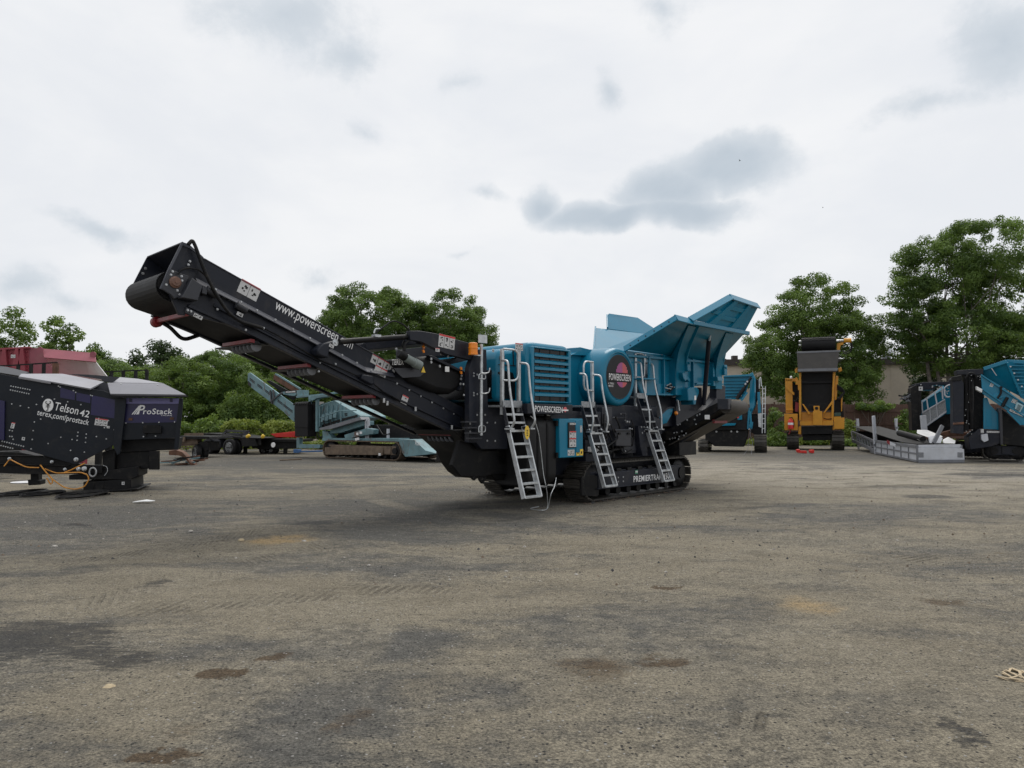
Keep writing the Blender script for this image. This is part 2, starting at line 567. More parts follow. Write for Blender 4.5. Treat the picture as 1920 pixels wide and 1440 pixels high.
# --- tracks
trk = make_track(E, -0.05, 4.22, 0.0, 0.5, 0.80)
make_track(E, -0.05, 4.22, 2.3, 2.8, 0.80)
mb = MB()
M.slab(c6([(430, 900), (545, 900), (580, 915), (580, 1160), (390, 1150), (390, 940)]), 0.0, .06, mb)
mb.build('sprocket_cover', BLK, trk, bevel=.01)
mb = MB()
M.slab(c6([(590, 880), (1460, 800), (1460, 960), (590, 1070)]), -0.015, .1, mb)
M.slab(c6([(590, 1062), (1470, 962), (1470, 975), (590, 1078)]), -0.05, .14, mb)
tf = mb.build('track_beam', CHAR, trk, bevel=.012)
a, b = M.Y(*c6([(1010, 987)])[0], -0.02), M.Y(*c6([(1440, 945)])[0], -0.02)
lettering(trk, 'PREMIERTRAK 450', a, b - a, (0, 0, 1), (b - a).length, .13, WHT, bold=.03)
a = M.Y(*c6([(1030, 905)])[0], -0.02)
mb = MB()
mb.box(a.x, a.x + .10, -.0215, -.0175, a.z + .03, a.z + .11)
mb.mat(1)
for i in range(2):
    mb.box(a.x + .015 + i * .045, a.x + .045 + i * .045, -.0235, -.0215, a.z + .055, a.z + .095)
mb.build('green_decal', [GREEN, WHT], trk)
mb = MB()
for i in range(7):
    x = .75 + i * .4
    mb.box(x, x + .16, .02, .12, .56, .63)
mb.build('guide_lug', BLK, trk, bevel=.008)

# --- chassis
mb = MB()
mb.box(-1.45, 4.6, .62, 2.18, .52, 1.15)          # main beams between the tracks
mb.box(-1.3, 1.0, .30, 2.5, 1.15, 1.80)
mb.box(1.0, 3.4, .42, 2.4, 1.0, 1.95)
mb.box(3.4, 6.2, .75, 2.0, 1.2, 2.50)
ch = mb.build('chassis', CHAR, E, bevel=.02)
mb = MB()
M.slab([(880, 690), (893, 655), (912, 655), (915, 760), (938, 763), (950, 800), (952, 842), (903, 842), (893, 830), (880, 830)], .40, .12, mb)
gp = mb.build('gantry_plate', CHAR, E, bevel=.006)
mb = MB()
M.slab([(880, 690), (893, 655), (912, 655), (915, 760), (938, 763), (950, 800), (952, 842), (903, 842), (893, 830), (880, 830)], 2.28, .12, mb).build('gantry_plate', CHAR, E, bevel=.006)
mb = MB()                                          # crossing bodies behind the plate
mb.box(-1.85, -1.40, .55, 2.25, .80, 2.70)
mb.build('rear_housing', BLK, E, bevel=.02)
mb = MB()                                          # hopper-shaped tail under the conveyor
sil = [(770, 805), (799, 831), (817, 847), (824, 865), (838, 884), (852, 894), (905, 894), (905, 800)]
mb.prism(M.poly(sil, 1.75), (0, -1.15, 0))
mb.build('tail_box', BLK, E, bevel=.03)
mb = MB()                                          # belly sheet running down under the plate
M.slab([(862, 826), (880, 832), (903, 846), (952, 842), (960, 872), (985, 884), (985, 900), (958, 900), (948, 889), (925, 889), (908, 893), (886, 893), (865, 893), (848, 872)], .55, .08, mb)
mb.build('belly_plate', BLK, E, bevel=.006)
for pts in ([(884, 886), (896, 886), (895, 896), (890, 901), (885, 896)], [(899, 886), (914, 886), (911, 900), (905, 907), (900, 900)]):
    c = [sum(q[i] for q in pts) / len(pts) for i in (0, 1)]
    mb = MB()
    k = len(pts)
    inner = [(c[0] + (q[0] - c[0]) * .38, c[1] + 2 + (q[1] - c[1]) * .3) for q in pts]
    for i in range(k):
        M.slab([pts[i], pts[(i + 1) % k], inner[(i + 1) % k], inner[i]], .58, .05, mb)
    mb.build('towing_lug', BLK, E)
bolts(E, [M.Y(*q, .40) for q in c4([(350, 345), (447, 345), (140, 355), (140, 455), (350, 565), (447, 568), (665, 445), (685, 540), (650, 262), (720, 210)])] +
      [M.Y(*q, .40) for q in c3([(565, 640), (565, 672), (605, 655), (565, 875), (565, 905), (605, 890), (605, 1140), (700, 1140), (520, 1240), (520, 1340), (440, 770), (445, 900)])], (0, -1, 0), .014, .012)
mb = MB()
for q in ((880, 791), (884, 802), (887, 812), (890, 822)):
    a = M.Y(q[0] - 8, q[1], .36)
    mb.box(a.x - .05, a.x + .22, .30, .42, a.z - .012, a.z + .012)
mb.build('cooling_fin', CHARL, E)

# --- gantry arm holding the conveyor
mb = MB()
arm = c2([(1345, 350), (1430, 350), (1560, 372), (1740, 425), (1880, 462), (1900, 470), (1900, 640), (1850, 590), (1640, 540), (1440, 440), (1350, 425)])
M.slab(arm, .44, .10, mb)
M.slab(arm, 2.22, .10, mb)
a, b = M.Y(*arm[1], .5), M.Y(*arm[3], .5)
mb.box(a.x - .05, a.x + .25, .54, 2.22, a.z - .22, a.z - .04)
mb.box(b.x, b.x + .3, .54, 2.22, b.z - .25, b.z - .05)
ga = mb.build('gantry_arm', CHAR, E, bevel=.008)
decal(ga, M.Y(*c2([(1577, 478)])[0], .44), (1, 0, -.10), (.0, 0, 1), .36, .22, 3, 2)
decal(ga, M.Y(*c2([(1555, 520)])[0], .44), (1, 0, 0), (0, 0, 1), .09, .06, 1, 1, True)
mb = MB()
p0, p1 = M.Y(*c2([(770, 440)])[0], .55), M.Y(*c2([(1350, 398)])[0], .52)
mb.tube([p0, p1], .045, 12)
mb.tube([p0 + V((.05, 1.35, 0)), p1 + V((0, 1.65, 0))], .045, 12)
mb.build('lift_ram', BLK, E)
mb = MB()
p2, p3 = M.Y(*c2([(975, 478)])[0], 1.0), M.Y(*c2([(1345, 440)])[0], .9)
mb.bar(p2, p3, .10, .12)
mb.bar(p2 + V((0, .8, 0)), p3 + V((0, .9, 0)), .10, .12)
mb.build('support_link', CHAR, E, bevel=.006)
mb = MB()
mb.tube(arc3([M.Y(*q, .55) for q in c2([(1060, 400), (1075, 360), (1210, 262), (1300, 300), (1345, 350)])], 6), .012, 6)
mb.tube(arc3([M.Y(*q, .6) for q in c2([(1300, 430), (1280, 470), (1310, 500), (1290, 540)])], 5), .016, 6)
mb.build('hydraulic_hose', BLK, E)
mb = MB()
q = M.Y(*c2([(1075, 372)])[0], .55)
mb.box(q.x - .06, q.x + .05, .50, .6, q.z - .06, q.z - .02)
mb.tube(arc3([q + V((-.05, 0, 0)), q + V((-.03, 0, .07)), q + V((.06, 0, .08))]), .013, 6)
mb.build('hose_fitting', GALV, E)

# --- overband magnet hanging under the gantry
mb = MB()
M.slab(c2([(1210, 590), (1500, 555), (1530, 560), (1780, 680), (1800, 720), (1760, 830), (1690, 868), (1560, 850), (1370, 770)]), .62, 1.5, mb)
om = mb.build('overband_magnet', RUB, E, bevel=.09)
mb = MB()
M.slab(c2([(1500, 548), (1530, 552), (1790, 678), (1812, 720), (1770, 842), (1752, 835), (1790, 722), (1770, 690), (1520, 572)]), .57, .10, mb)
mb.build('magnet_side_frame', CHAR, om, bevel=.006)
mb = MB()
M.slab(c2([(1213, 655), (1440, 655), (1470, 690), (1430, 725), (1290, 735), (1250, 700)]), .60, .03, mb)
mb.build('guard_sheet', CHARL, om)
p = M.Y(*c2([(1375, 605)])[0], .5)
mb = MB()
mb.lathe(p + V((-.16, 0, .06)), (.93, 0, -.36), [(0, .05), (.02, .068), (.18, .068), (.19, .078), (.32, .078), (.33, .05)], 18)
mb.build('magnet_motor', MOTOR, om)
mb = MB()
mb.lathe(p + V((-.30, 0, .12)), (.93, 0, -.36), [(0, .05), (.03, .075), (.13, .075), (.16, .05)], 12)
mb.tube(arc3([p + V((-.22, -.02, .14)), p + V((-.2, -.03, .28)), p + V((-.12, -.02, .33))]), .022, 6)
mb.build('motor_coupling', BLK, om)
lettering(om, 'TEREX', M.Y(*c2([(1200, 630)])[0], .59), (1, 0, .08), (0, 0, 1), .24, .09, WHT, bold=.03, shear=.2)
mb = MB()
a = M.Y(*c2([(1633, 685)])[0], .57)
mb.box(a.x, a.x + .09, .560, .568, a.z, a.z + .09)
mb.build('label_plate', WHT, om)
a = M.Y(*c2([(1440, 690)])[0], .585)
mb = MB()
mb.prism([a, a + V((.09, 0, 0)), a + V((.045, 0, .1))], (0, .006, 0))
mb.build('hazard_sign', LYEL, om)
mb = MB()
for q in c2([(1460, 505), (1768, 680)]):
    a = M.Y(*q, .55)
    for i in range(4):
        mb.lathe(a + V((0, 0, -.05 + i * .035)), (0, 1 if i % 2 else 0, 0 if i % 2 else 1), [(0, .018), (.015, .02), (.03, .018)], 8)
mb.build('lifting_chain', ORNG, om)
bolts(om, [M.Y(*q, .57) for q in c2([(1520, 607), (1520, 580), (1765, 745), (1770, 718), (1760, 785), (1590, 640), (1660, 560), (1600, 540), (1235, 500)])], (0, -1, 0), .018, .015)
mb = MB()
mb.bar(M.Y(*c2([(1560, 598)])[0], .7), M.Y(*c2([(1720, 575)])[0], .7), .02, .03)
mb.bar(M.Y(*c2([(1610, 615)])[0], .9), M.Y(*c2([(1850, 560)])[0], .9), .08, .1)
mb.build('magnet_bracket', CHARL, E)

# --- discharge conveyor
mb = MB()
side = [(337, 560), (372, 555), (412, 585), (700, 742), (870, 822), (884, 812), (884, 782), (868, 760), (735, 694), (683, 691), (597, 643), (460, 572), (380, 536), (365, 525)]
# main channel: web, lower flange and the recess above it
web = [(318, 552), (336, 590), (362, 592), (452, 615), (540, 655), (719, 745), (868, 817), (862, 770), (740, 716), (640, 668), (560, 625), (460, 578), (385, 541)]
M.slab(web, NEAR, .05, mb)
M.slab(web, FAR - .05, .05, mb)
for y in (NEAR - .03, FAR - .05):
    pts = [M.Y(*q, NEAR) for q in ((352, 573), (452, 617), (719, 747), (868, 819))]
    for a, b in zip(pts, pts[1:]):
        a, b = V((a.x, y + .04, a.z)), V((b.x, y + .04, b.z))
        mb.bar(a, b, .09, .045)
for y in (NEAR - .03,):
    pts = [M.Y(*q, NEAR) for q in ((400, 573), (470, 611), (560, 658), (700, 728), (862, 803))]
    for a, b in zip(pts, pts[1:]):
        mb.bar(V((a.x, y + .02, a.z)), V((b.x, y + .02, b.z)), .05, .03)
dc = mb.build('discharge_conveyor', CHAR, E, bevel=.004)
mb = MB()
for y in (NEAR + .015, FAR - .035):                # upper skirts
    sk = [(374, 480), (383, 487), (739, 687), (735, 694), (683, 691), (597, 643), (460, 572), (366, 526), (350, 518)]
    M.slab(sk, NEAR, .02, mb) if y < 1 else mb.prism([V((p.x, y, p.z)) for p in M.poly(sk, NEAR)], (0, .02, 0))
mb.build('skirt_panel', CHAR, dc, bevel=.003)
mb = MB()
pts = M.poly([(366, 527), (460, 574), (597, 646), (683, 693), (735, 703)], NEAR)   # sloping light flange under the skirt
for a, b in zip(pts, pts[1:]):
    mb.prism([a + V((0, -.005, .045)), b + V((0, -.005, .045)), b + V((0, -.075, -.03)), a + V((0, -.075, -.03))], (0, 0, -.012))
pts = M.poly([(383, 486), (739, 686)], NEAR)
mb.prism([pts[0] + V((0, -.012, .012)), pts[1] + V((0, -.012, .012)), pts[1] + V((0, .06, .018)), pts[0] + V((0, .06, .018))], (0, 0, -.012))
mb.build('skirt_flange', FLANGE, dc)
mb = MB()                                           # lower skirt towards the tail
M.slab([(683, 691), (735, 694), (740, 700), (868, 764), (874, 790), (860, 778), (740, 716), (690, 700)], NEAR - .02, .03, mb)
mb.build('lower_skirt', CHAR, dc, bevel=.003)
mb = MB()
hp = c1([(690, 85), (875, 225), (920, 265), (800, 455), (720, 560), (660, 680), (580, 640), (520, 600), (460, 575), (550, 365)])
h3 = M.poly(hp, NEAR)
mb.prism([p + V((0, -.02, 0)) for p in h3], (0, .02, 0))
mb.prism([V((p.x, FAR, p.z)) for p in h3], (0, .02, 0))
top = [h3[0], h3[2]]
mb.prism([top[0], top[1], V((top[1].x, FAR, top[1].z)), V((top[0].x, FAR, top[0].z))], (0, 0, .014))
hh = mb.build('head_hood', CHAR, dc)
mb = MB()
e0, e1 = M.poly(c1([(690, 85), (460, 575)]), NEAR - .022)
em = M.Y(*c1([(550, 365)])[0], NEAR - .022)
for a, b in ((e0, em), (em, e1)):
    mb.bar(a, b, .012, .03)
mb.prism([p + V((0, -.03, 0)) for p in M.poly(c1([(690, 85), (750, 105), (800, 150), (900, 240), (915, 270), (860, 222), (760, 150), (690, 120)]), NEAR)], (0, .03, 0))
mb.build('hood_edge', FLANGE, hh)
mb = MB()                                            # drive end bearing plate, gearbox block, tensioners
M.slab(c1([(560, 360), (760, 440), (690, 660), (600, 680), (570, 640), (470, 575)]), NEAR - .045, .03, mb)
M.slab(c1([(795, 455), (905, 540), (880, 620), (855, 700), (680, 665), (740, 560)]), NEAR - .16, .14, mb)
M.slab(c1([(905, 545), (960, 570), (950, 640), (890, 620)]), NEAR - .10, .08, mb)
M.slab(c1([(730, 760), (870, 835), (865, 890), (720, 830)]), NEAR - .03, .05, mb)
mb.build('drive_plate', CHARL, dc, bevel=.01)
mb = MB()
hub = M.Y(*c1([(610, 505)])[0], NEAR - .045)
mb.lathe(hub, (0, -1, 0), [(0, .075), (.02, .075), (.03, .058), (.05, .052), (.05, .018), (.06, .018)], 22)
mb.build('bearing', BROWN, dc)
R0 = .195
pc = M.Y(*c1([(588, 540)])[0], NEAR) + V((.01, 0, 0))
mb = MB()
mb.lathe(V((pc.x, NEAR + .06, pc.z)), (0, 1, 0), [(0, .1), (0, R0 - .02), (1.08, R0 - .02), (1.08, .1)], 32)
mb.build('head_pulley', BLK, dc)
# belt loop: over the pulley, back underneath
tail = M.Y(860, 790, NEAR)
d = (V((tail.x, 0, tail.z)) - V((pc.x, 0, pc.z))).normalized()
nrm = V((-d.z, 0, d.x))
if nrm.z < 0:
    nrm = -nrm
L = (V((tail.x, 0, tail.z)) - V((pc.x, 0, pc.z))).length
mb = MB()
prof = [V((pc.x, 0, pc.z)) + d * L + nrm * (R0 + .02), V((pc.x, 0, pc.z)) + nrm * R0]
for i in range(1, 12):
    t = pi * i / 12
    prof.append(V((pc.x, 0, pc.z)) + nrm * R0 * cos(t) - d * R0 * sin(t))
prof += [V((pc.x, 0, pc.z)) - nrm * R0, V((pc.x, 0, pc.z)) + d * .55 - nrm * (R0 - .05), V((pc.x, 0, pc.z)) + d * L - nrm * (R0 - .08)]
for a, b in zip(prof, prof[1:]):
    t = (b - a).normalized()
    k = V((-t.z, 0, t.x)) * .014
    y0, y1 = NEAR + .07, FAR - .07
    mb.prism([V((p.x, y, p.z)) for p, y in ((a, y0), (b, y0), (b, y1), (a, y1))], (k.x, 0, k.z))
mb.build('belt', RUB, dc)
mb = MB()                                            # lower run between the frame sides
pts = M.poly([(452, 614), (540, 654), (719, 744), (868, 816)], NEAR)
for a, b in zip(pts, pts[1:]):
    mb.prism([V((a.x, NEAR + .05, a.z + .05)), V((b.x, NEAR + .05, b.z + .05)), V((b.x, FAR - .05, b.z + .05)), V((a.x, FAR - .05, a.z + .05))], (0, 0, .012))
mb.build('return_belt', RUB, dc)
# return idlers: red cross member and a row of discs
for (px, py) in ((475, 642), (581, 688), (703, 746), (848, 817)):
    a = M.Y(px, py, NEAR)
    mb = MB()
    mb.prism([V((a.x - .03, NEAR + .02, a.z + .005)), V((a.x + .03, NEAR + .02, a.z - .005)), V((a.x + .03, NEAR + .02, a.z + .045)), V((a.x - .03, NEAR + .02, a.z + .05))], (0, FAR - NEAR - .34, 0))
    o = mb.build('return_guard', RED, dc)
    for i in range(6):
        s = MB()
        s.lathe(V((a.x + .10, NEAR + .10 + i * .115, a.z - .035)), (0, 1, 0), [(0, .06), (.006, .078), (.02, .078), (.026, .06)], 16)
        s.build('idler_disc', GREYD, dc)
    s = MB()
    s.box(a.x + .0, a.x + .28, NEAR + .03, FAR - .03, a.z - .015, a.z + .005)
    s.build('idler_beam', BLK, dc)
mb = MB()                                            # belt scraper at the head with a red boss
a, b = M.Y(*c1([(740, 838)])[0], NEAR), M.Y(*c1([(430, 925)])[0], FAR - .1)
mb.bar(a, V((a.x, FAR - .05, a.z + .0)), .05, .05)
mb.lathe(V((a.x, FAR - .25, a.z - .01)), (0, 1, 0), [(0, .05), (.02, .075), (.1, .075), (.12, .05)], 14)
mb.build('belt_scraper', RED, dc)
mb = MB()
k = M.Y(*c1([(480, 935)])[0], 1.75)
k2 = M.Y(*c1([(860, 1065)])[0], 1.75)
mb.tube(arc3([k, k + V((.10, 0, -.05)), k + V((.28, 0, -.22)), k2], 6), .028, 8)
mb.build('scraper_hose', BLK, dc)
mb = MB()
mb.tube(arc3([M.Y(*q, NEAR - .12) for q in c1([(750, 105), (795, 55), (830, 130), (890, 300), (960, 470), (1060, 660), (1180, 830), (1300, 920), (1540, 990)])], 5), .024, 8)
mb.build('drive_hose', BLK, dc)
mb = MB()
mb.tube(arc3([M.Y(*q, NEAR - .08) for q in c1([(645, 420), (665, 380), (740, 348), (860, 370), (930, 430), (985, 520)])], 5), .012, 6)
mb.tube([M.Y(*q, NEAR - .05) for q in c2([(0, 290), (130, 320), (260, 385), (420, 480), (600, 585), (760, 650), (1030, 770), (1130, 850), (1260, 920)])], .010, 6)
mb.build('grease_line', BLK, dc)
mb = MB()
for q in c1([(1260, 740), (940, 575)]):
    a = M.Y(*q, NEAR - .06)
    mb.lathe(a, (.9, 0, -.4), [(0, .05), (.16, .05)], 12)
mb.build('tension_screw', CHARL, dc)
mb = MB()
a = M.Y(*c2([(950, 750)])[0], NEAR)
M.slab(c2([(960, 705), (1050, 720), (1060, 790), (1030, 790), (950, 745)]), NEAR - .10, .10, mb)
mb.build('cover_bracket', CHAR, dc, bevel=.02)
mb = MB()
M.slab(c2([(590, 505), (640, 455), (725, 430), (760, 445), (750, 480), (690, 500), (680, 575), (600, 545)]), NEAR - .22, .20, mb)
mb.build('ram_bracket', CHAR, dc, bevel=.02)
mb = MB()
pp = M.Y(*c2([(733, 447)])[0], NEAR - .22)
mb.lathe(pp, (0, -1, 0), [(0, .05), (.02, .05), (.02, .02), (.04, .02)], 14)
mb.build('pivot_pin', GALV, dc)
fl = M.Y(460, 572, NEAR), M.Y(683, 691, NEAR)
sd_ = (fl[1] - fl[0]).normalized()
up_ = V((-sd_.z, 0, sd_.x))
a = M.Y(*c1([(1664, 775)])[0], NEAR + .0)
b = M.Y(*c2([(872, 497)])[0], NEAR + .0)
wl = (b - a).length
lettering(dc, 'www.powerscreen.com', a - up_ * .06, b - a, up_, wl, .150, WHT, bold=.004)
for q, w, h, cc, rr in (((1262, 600), .30, .20, 2, 1),):
    decal(dc, M.Y(*c1([q])[0], NEAR), sd_, up_, w, h, cc, rr)
decal(dc, M.Y(*c2([(1020, 605)])[0], NEAR), sd_, up_, .50, .15, 4, 1)
decal(dc, M.Y(*c2([(1048, 688)])[0], NEAR - .03), sd_, up_, .24, .13, 2, 1)
decal(dc, M.Y(*c2([(1268, 935)])[0], NEAR - .012), sd_, up_, .13, .14, 1, 2)
decal(dc, M.Y(*c1([(1258, 845)])[0], NEAR - .05), sd_, up_, .09, .05, 1, 1, False)
decal(dc, M.Y(*c2([(682, 477)])[0], NEAR - .222), sd_, up_, .08, .05, 1, 1, False)
decal(dc, M.Y(*c1([(800, 862)])[0], NEAR - .035), sd_, up_, .12, .05, 2, 1, False)
pts = [M.Y(*q, NEAR - .06) for q in c1([(1040, 580), (1310, 712), (1478, 800), (1673, 903), (1860, 1000)])] + [M.Y(*q, NEAR - .06) for q in c2([(247, 260), (390, 338), (528, 410), (792, 548), (912, 612), (1030, 673), (1138, 728), (1240, 782)])]
pts += [M.Y(*q, NEAR - .045) for q in c1([(768, 282), (752, 318), (585, 390), (567, 425), (680, 440), (685, 487), (517, 530), (635, 590), (660, 635), (905, 605), (1060, 790), (1360, 1008), (1550, 990), (745, 800), (780, 812)])]
pts += [M.Y(*q, NEAR - .01) for q in c2([(150, 328), (612, 610), (738, 622), (686, 682), (600, 682), (1340, 835), (1435, 885), (1525, 937), (1620, 985), (1705, 1030), (1755, 1245), (1640, 700)])]
bolts(dc, pts, (0, -1, 0), .0125, .014)
mb = MB()
for q in c2([(1040, 772), (1393, 990), (1690, 1140), (1135, 920), (1163, 942)]):
    a = M.Y(*q, NEAR - .04)
    mb.lathe(a + V((0, 0, -.035)), (0, 0, 1), [(0, .02), (.07, .02)], 8)
mb.build('grease_nipple', STEEL, dc)
bolts(hh, [V((M.Y(*q, FAR).x, FAR - .004, M.Y(*q, FAR).z)) for q in c1([(460, 232), (430, 252), (475, 250), (480, 268), (297, 358), (270, 410), (510, 185)])], (0, -1, 0), .016, .012)

# --- engine hood with louvred side
hx0, hx1 = M.Y(994, 700, -.05).x, M.Y(1074, 700, -.05).x
hz0, hz1 = M.Y(1030, 759, -.05).z, M.Y(1000, 640, -.05).z
def rounded_block(x0, x1, y0, y1, z0, z1, r, k=5):
    """block with its upright profile rounded at the top and all edges to be bevelled later"""
    pts = [V((x0, y0, z0)), V((x1, y0, z0))]
    for cx, t0 in ((x1 - r, 0), (x0 + r, pi / 2)):
        for i in range(k + 1):
            t = t0 + pi / 2 * i / k
            pts.append(V((cx + r * cos(t), y0, z1 - r + r * sin(t))))
    return MB().prism(pts, (0, y1 - y0, 0))
gx0, gx1 = M.Y(*c3([(1295, 660)])[0], -.05).x, M.Y(*c3([(1705, 660)])[0], -.05).x
gz0, gz1 = M.Y(*c3([(1500, 975)])[0], -.05).z, M.Y(*c3([(1500, 358)])[0], -.05).z
hood = rounded_block(hx0, hx1, .02, 2.3, hz0, hz1, .16).build('engine_hood', TEAL, E, bevel=.06)
mb = MB()                                           # raised frame round the louvres
for x0, x1, z0, z1 in ((hx0 + .05, gx0, gz0 - .03, gz1 + .03), (gx1, hx1 - .05, gz0 - .03, gz1 + .03), (gx0, gx1, gz1, gz1 + .03), (gx0, gx1, gz0 - .03, gz0)):
    mb.box(x0, x1, -.05, .05, z0, z1)
mb.build('louvre_frame', TEAL, hood, bevel=.015)
mb = MB()
mb.box(gx0 - .01, gx1 + .01, .005, .018, gz0, gz1)
for i in range(3):
    x = gx0 + (gx1 - gx0) * (.2 + .3 * i)
    mb.box(x, x + .04, -.004, .004, gz0, gz1)
mb.build('radiator', GLASS, hood)
n = 8
for i in range(1, n):
    z = gz0 + (gz1 - gz0) * i / n
    s = MB()
    s.prism([V((gx0, -.056, z - .030)), V((gx0, -.056, z + .016)), V((gx0, -.004, z + .045)), V((gx0, -.004, z + .0))], (gx1 - gx0, 0, 0))
    s.build('louvre_slat', TEAL, hood)
fx0 = M.Y(930, 700, .75).x
front = rounded_block(hx0 - .42, hx0 + .25, .32, 2.2, hz0 + .05, hz1 - .12, .22)
front.build('hood_nose', TEAL, hood, bevel=.10)
mb = MB()
mb.box(hx0 - .425, hx0 - .40, .50, 2.0, hz0 + .10, hz0 + .62)
mb.prism([V((hx0 - .38, .314, hz0 + .10)), V((hx0 + .02, .314, hz0 + .10)), V((hx0 + .02, .314, hz0 + .40)), V((hx0 - .06, .314, hz0 + .58)), V((hx0 - .38, .314, hz0 + .62))], (0, .01, 0))
mb.build('hood_window', GLASS, hood, bevel=.004)
mb = MB()
mb.box(hx0 - .43, hx0 + .10, .305, .33, hz0 + .70, hz0 + .715)
mb.box(hx0 - .06, hx0 - .045, .305, .33, hz0 + .70, hz1 - .16)
mb.build('hood_seam', PRINT, hood)
a = M.Y(*c3([(905, 450)])[0], .30)
mb = MB()
mb.box(a.x - .05, a.x + .05, .285, .315, a.z - .03, a.z + .03)
mb.box(a.x - .09, a.x + .02, .300, .318, a.z - .30, a.z - .26)
mb.build('hood_latch', BLK, hood)
decal(hood, M.Y(*c3([(1062, 362)])[0], .018), (1, 0, 0), (0, 0, 1), .20, .13, 3, 2)
decal(hood, M.Y(*c3([(785, 385)])[0], .31), (1, 0, 0), (0, 0, 1), .05, .06, 1, 1, False)

# name strip under the hood
a, b = M.Y(*c3([(1210, 1125)])[0], -.08), M.Y(*c3([(1752, 1030)])[0], -.08)
mb = MB()
mb.box(a.x, b.x, -.08, .25, a.z, b.z + .02)
st = mb.build('name_strip', CHAR, E, bevel=.01)
p, q = M.Y(*c3([(1298, 1100)])[0], -.08), M.Y(*c3([(1630, 1050)])[0], -.08)
lettering(st, 'POWERSCREEN', p, (1, 0, -.02), (0, 0, 1), q.x - p.x, .11, WHT, bold=.018)
p = M.Y(*c3([(1662, 1083)])[0], -.081)
mb = MB()
for sgn, r in ((1, .055), (-1, .03)):
    pts = [p + V((r * cos(t), 0, sgn * r * sin(t) + .008 * sgn)) for t in [pi * i / 10 for i in range(11)]]
    mb.prism(pts, (0, -.003, 0))
mb.mat(1).box(p.x - .09, p.x + .09, p.y - .004, p.y, p.z - .012, p.z + .012)
mb.build('emblem', [CORAL, WHT], st, smooth=False)

# fuel tank: black moulded plastic in three bulging bands
mb = MB()
tx0, tx1 = -1.62, -.80
for i in range(3):
    x0 = tx0 + (tx1 - tx0) * i / 3
    x1 = tx0 + (tx1 - tx0) * (i + 1) / 3
    pts = []
    y0, y1, z0, z1, r = .02, .95, .42, 1.70, .22
    for cy, cz, t0 in ((y0 + r, z1 - r, pi / 2), (y0 + r, z0 + r, pi), (y1 - r, z0 + r, 1.5 * pi), (y1 - r, z1 - r, 0)):
        for k in range(6):
            t = t0 + pi / 2 * k / 5
            pts.append(V((x0 + .012, cy + r * cos(t), cz + r * sin(t))))
    mb.prism(pts, (x1 - x0 - .024, 0, 0))
mb.box(tx0 + .02, tx1 - .02, .06, .9, .5, 1.62)
tank = mb.build('fuel_tank', TANK, E, bevel=.03)
mb = MB()
p = V((tx1 - .17, .12, 1.66))
mb.lathe(p, (0, -.4, .9), [(0, .07), (.05, .07), (.06, .05)], 16)
mb.build('filler_cap', BLK, tank)
mb = MB()
mb.lathe(p + V((.0, -.02, .06)), (0, -.4, .9), [(0, .05), (.015, .05)], 16)
mb.build('cap_lid', GALV, tank)

# control cabinet
a, b = M.Y(1049.5, 859, -.06), M.Y(1093, 785, -.06)
ka = lambda x, z: V((a.x + (b.x - a.x) * x, -.06, b.z + (a.z - b.z) * z))
mb = MB()
mb.box(a.x, b.x, -.06, .30, a.z, b.z)
cab = mb.build('control_cabinet', TEAL, E, bevel=.015)
mb = MB()
p, q = ka(.33, .75), ka(.62, .10)
mb.box(p.x, q.x, -.085, -.05, p.z, q.z)
cp = mb.build('control_panel', PRINT, cab, bevel=.006)
mb = MB()
p, q = ka(.67, .88), ka(.82, .05)
mb.box(p.x, q.x, -.075, -.05, p.z, q.z)
mb.build('door_rib', TEAL, cab, bevel=.01)
for x, z, w, h, c, r, hd in ((.36, .54, .2, .16, 2, 2, True), (.36, .73, .2, .17, 2, 2, True)):
    decal(cab, ka(x, z) + V((0, -.026, 0)), (1, 0, 0), (0, 0, 1), w, h, c, r, hd)
for x, z, w, h in ((.38, .16, .18, .035), (.38, .37, .18, .035)):
    decal(cab, ka(x, z) + V((0, -.026, 0)), (1, 0, 0), (0, 0, 1), w, h, 2, 1, False)
decal(cab, ka(.33, .95), (1, 0, 0), (0, 0, 1), .2, .11, 3, 1, False)
decal(cab, ka(.87, .36), (1, 0, 0), (0, 0, 1), .06, .13, 1, 4, False)
for x in (.70, .86):
    p = ka(x, .92)
    mb = MB()
    mb.box(p.x, p.x + .09, -.067, -.059, p.z - .03, p.z + .09)
    mb.mat(1).box(p.x + .025, p.x + .06, -.069, -.066, p.z, p.z + .05)
    mb.build('hazard_sign', [LYEL, PRINT], cab)
mb = MB()
for z in (.12, .93):
    p = ka(0, z)
    mb.box(p.x - .05, p.x, -.03, .05, p.z - .05, p.z + .05)
mb.build('cabinet_hinge', BLK, cab)

# flywheel guard with the round badge
GY = .35
fc = M.Y(1161, 706.5, GY)
KF = 1.066
R1 = .60
mb = MB()
prof = [(0.0, .02), (0.0, .455), (.015, .475), (-.012, .50), (-.012, .53), (.01, .565), (.05, .592), (.11, R1), (.30, R1 + .005), (1.0, R1 + .01), (1.0, .02)]
C3 = V((fc.x, GY, fc.z))
mb.lathe(C3, (0, 1, 0), [(t, r_ * KF) for t, r_ in prof], 64)
fg = mb.build('flywheel_guard', TEAL, E)
mb = MB()
mb.cyl(C3, (0, -1, 0), .455 * KF, .006, 64)
bd = mb.build('badge', PRINT, fg)
mb = MB()
n_ = 72
for i in range(n_):
    t0, t1 = 2 * pi * i / n_, 2 * pi * (i + 1) / n_
    mb.prism([V((fc.x + r * cos(t), GY - .006, fc.z + r * sin(t))) for r, t in ((.468, t0), (.475, t0), (.475, t1), (.468, t1))], (0, -.002, 0))
mb.build('badge_ring', CHARL, fg)
sx, sz, sr = fc.x + .10, fc.z + .02, .22
mb = MB()
k = 13
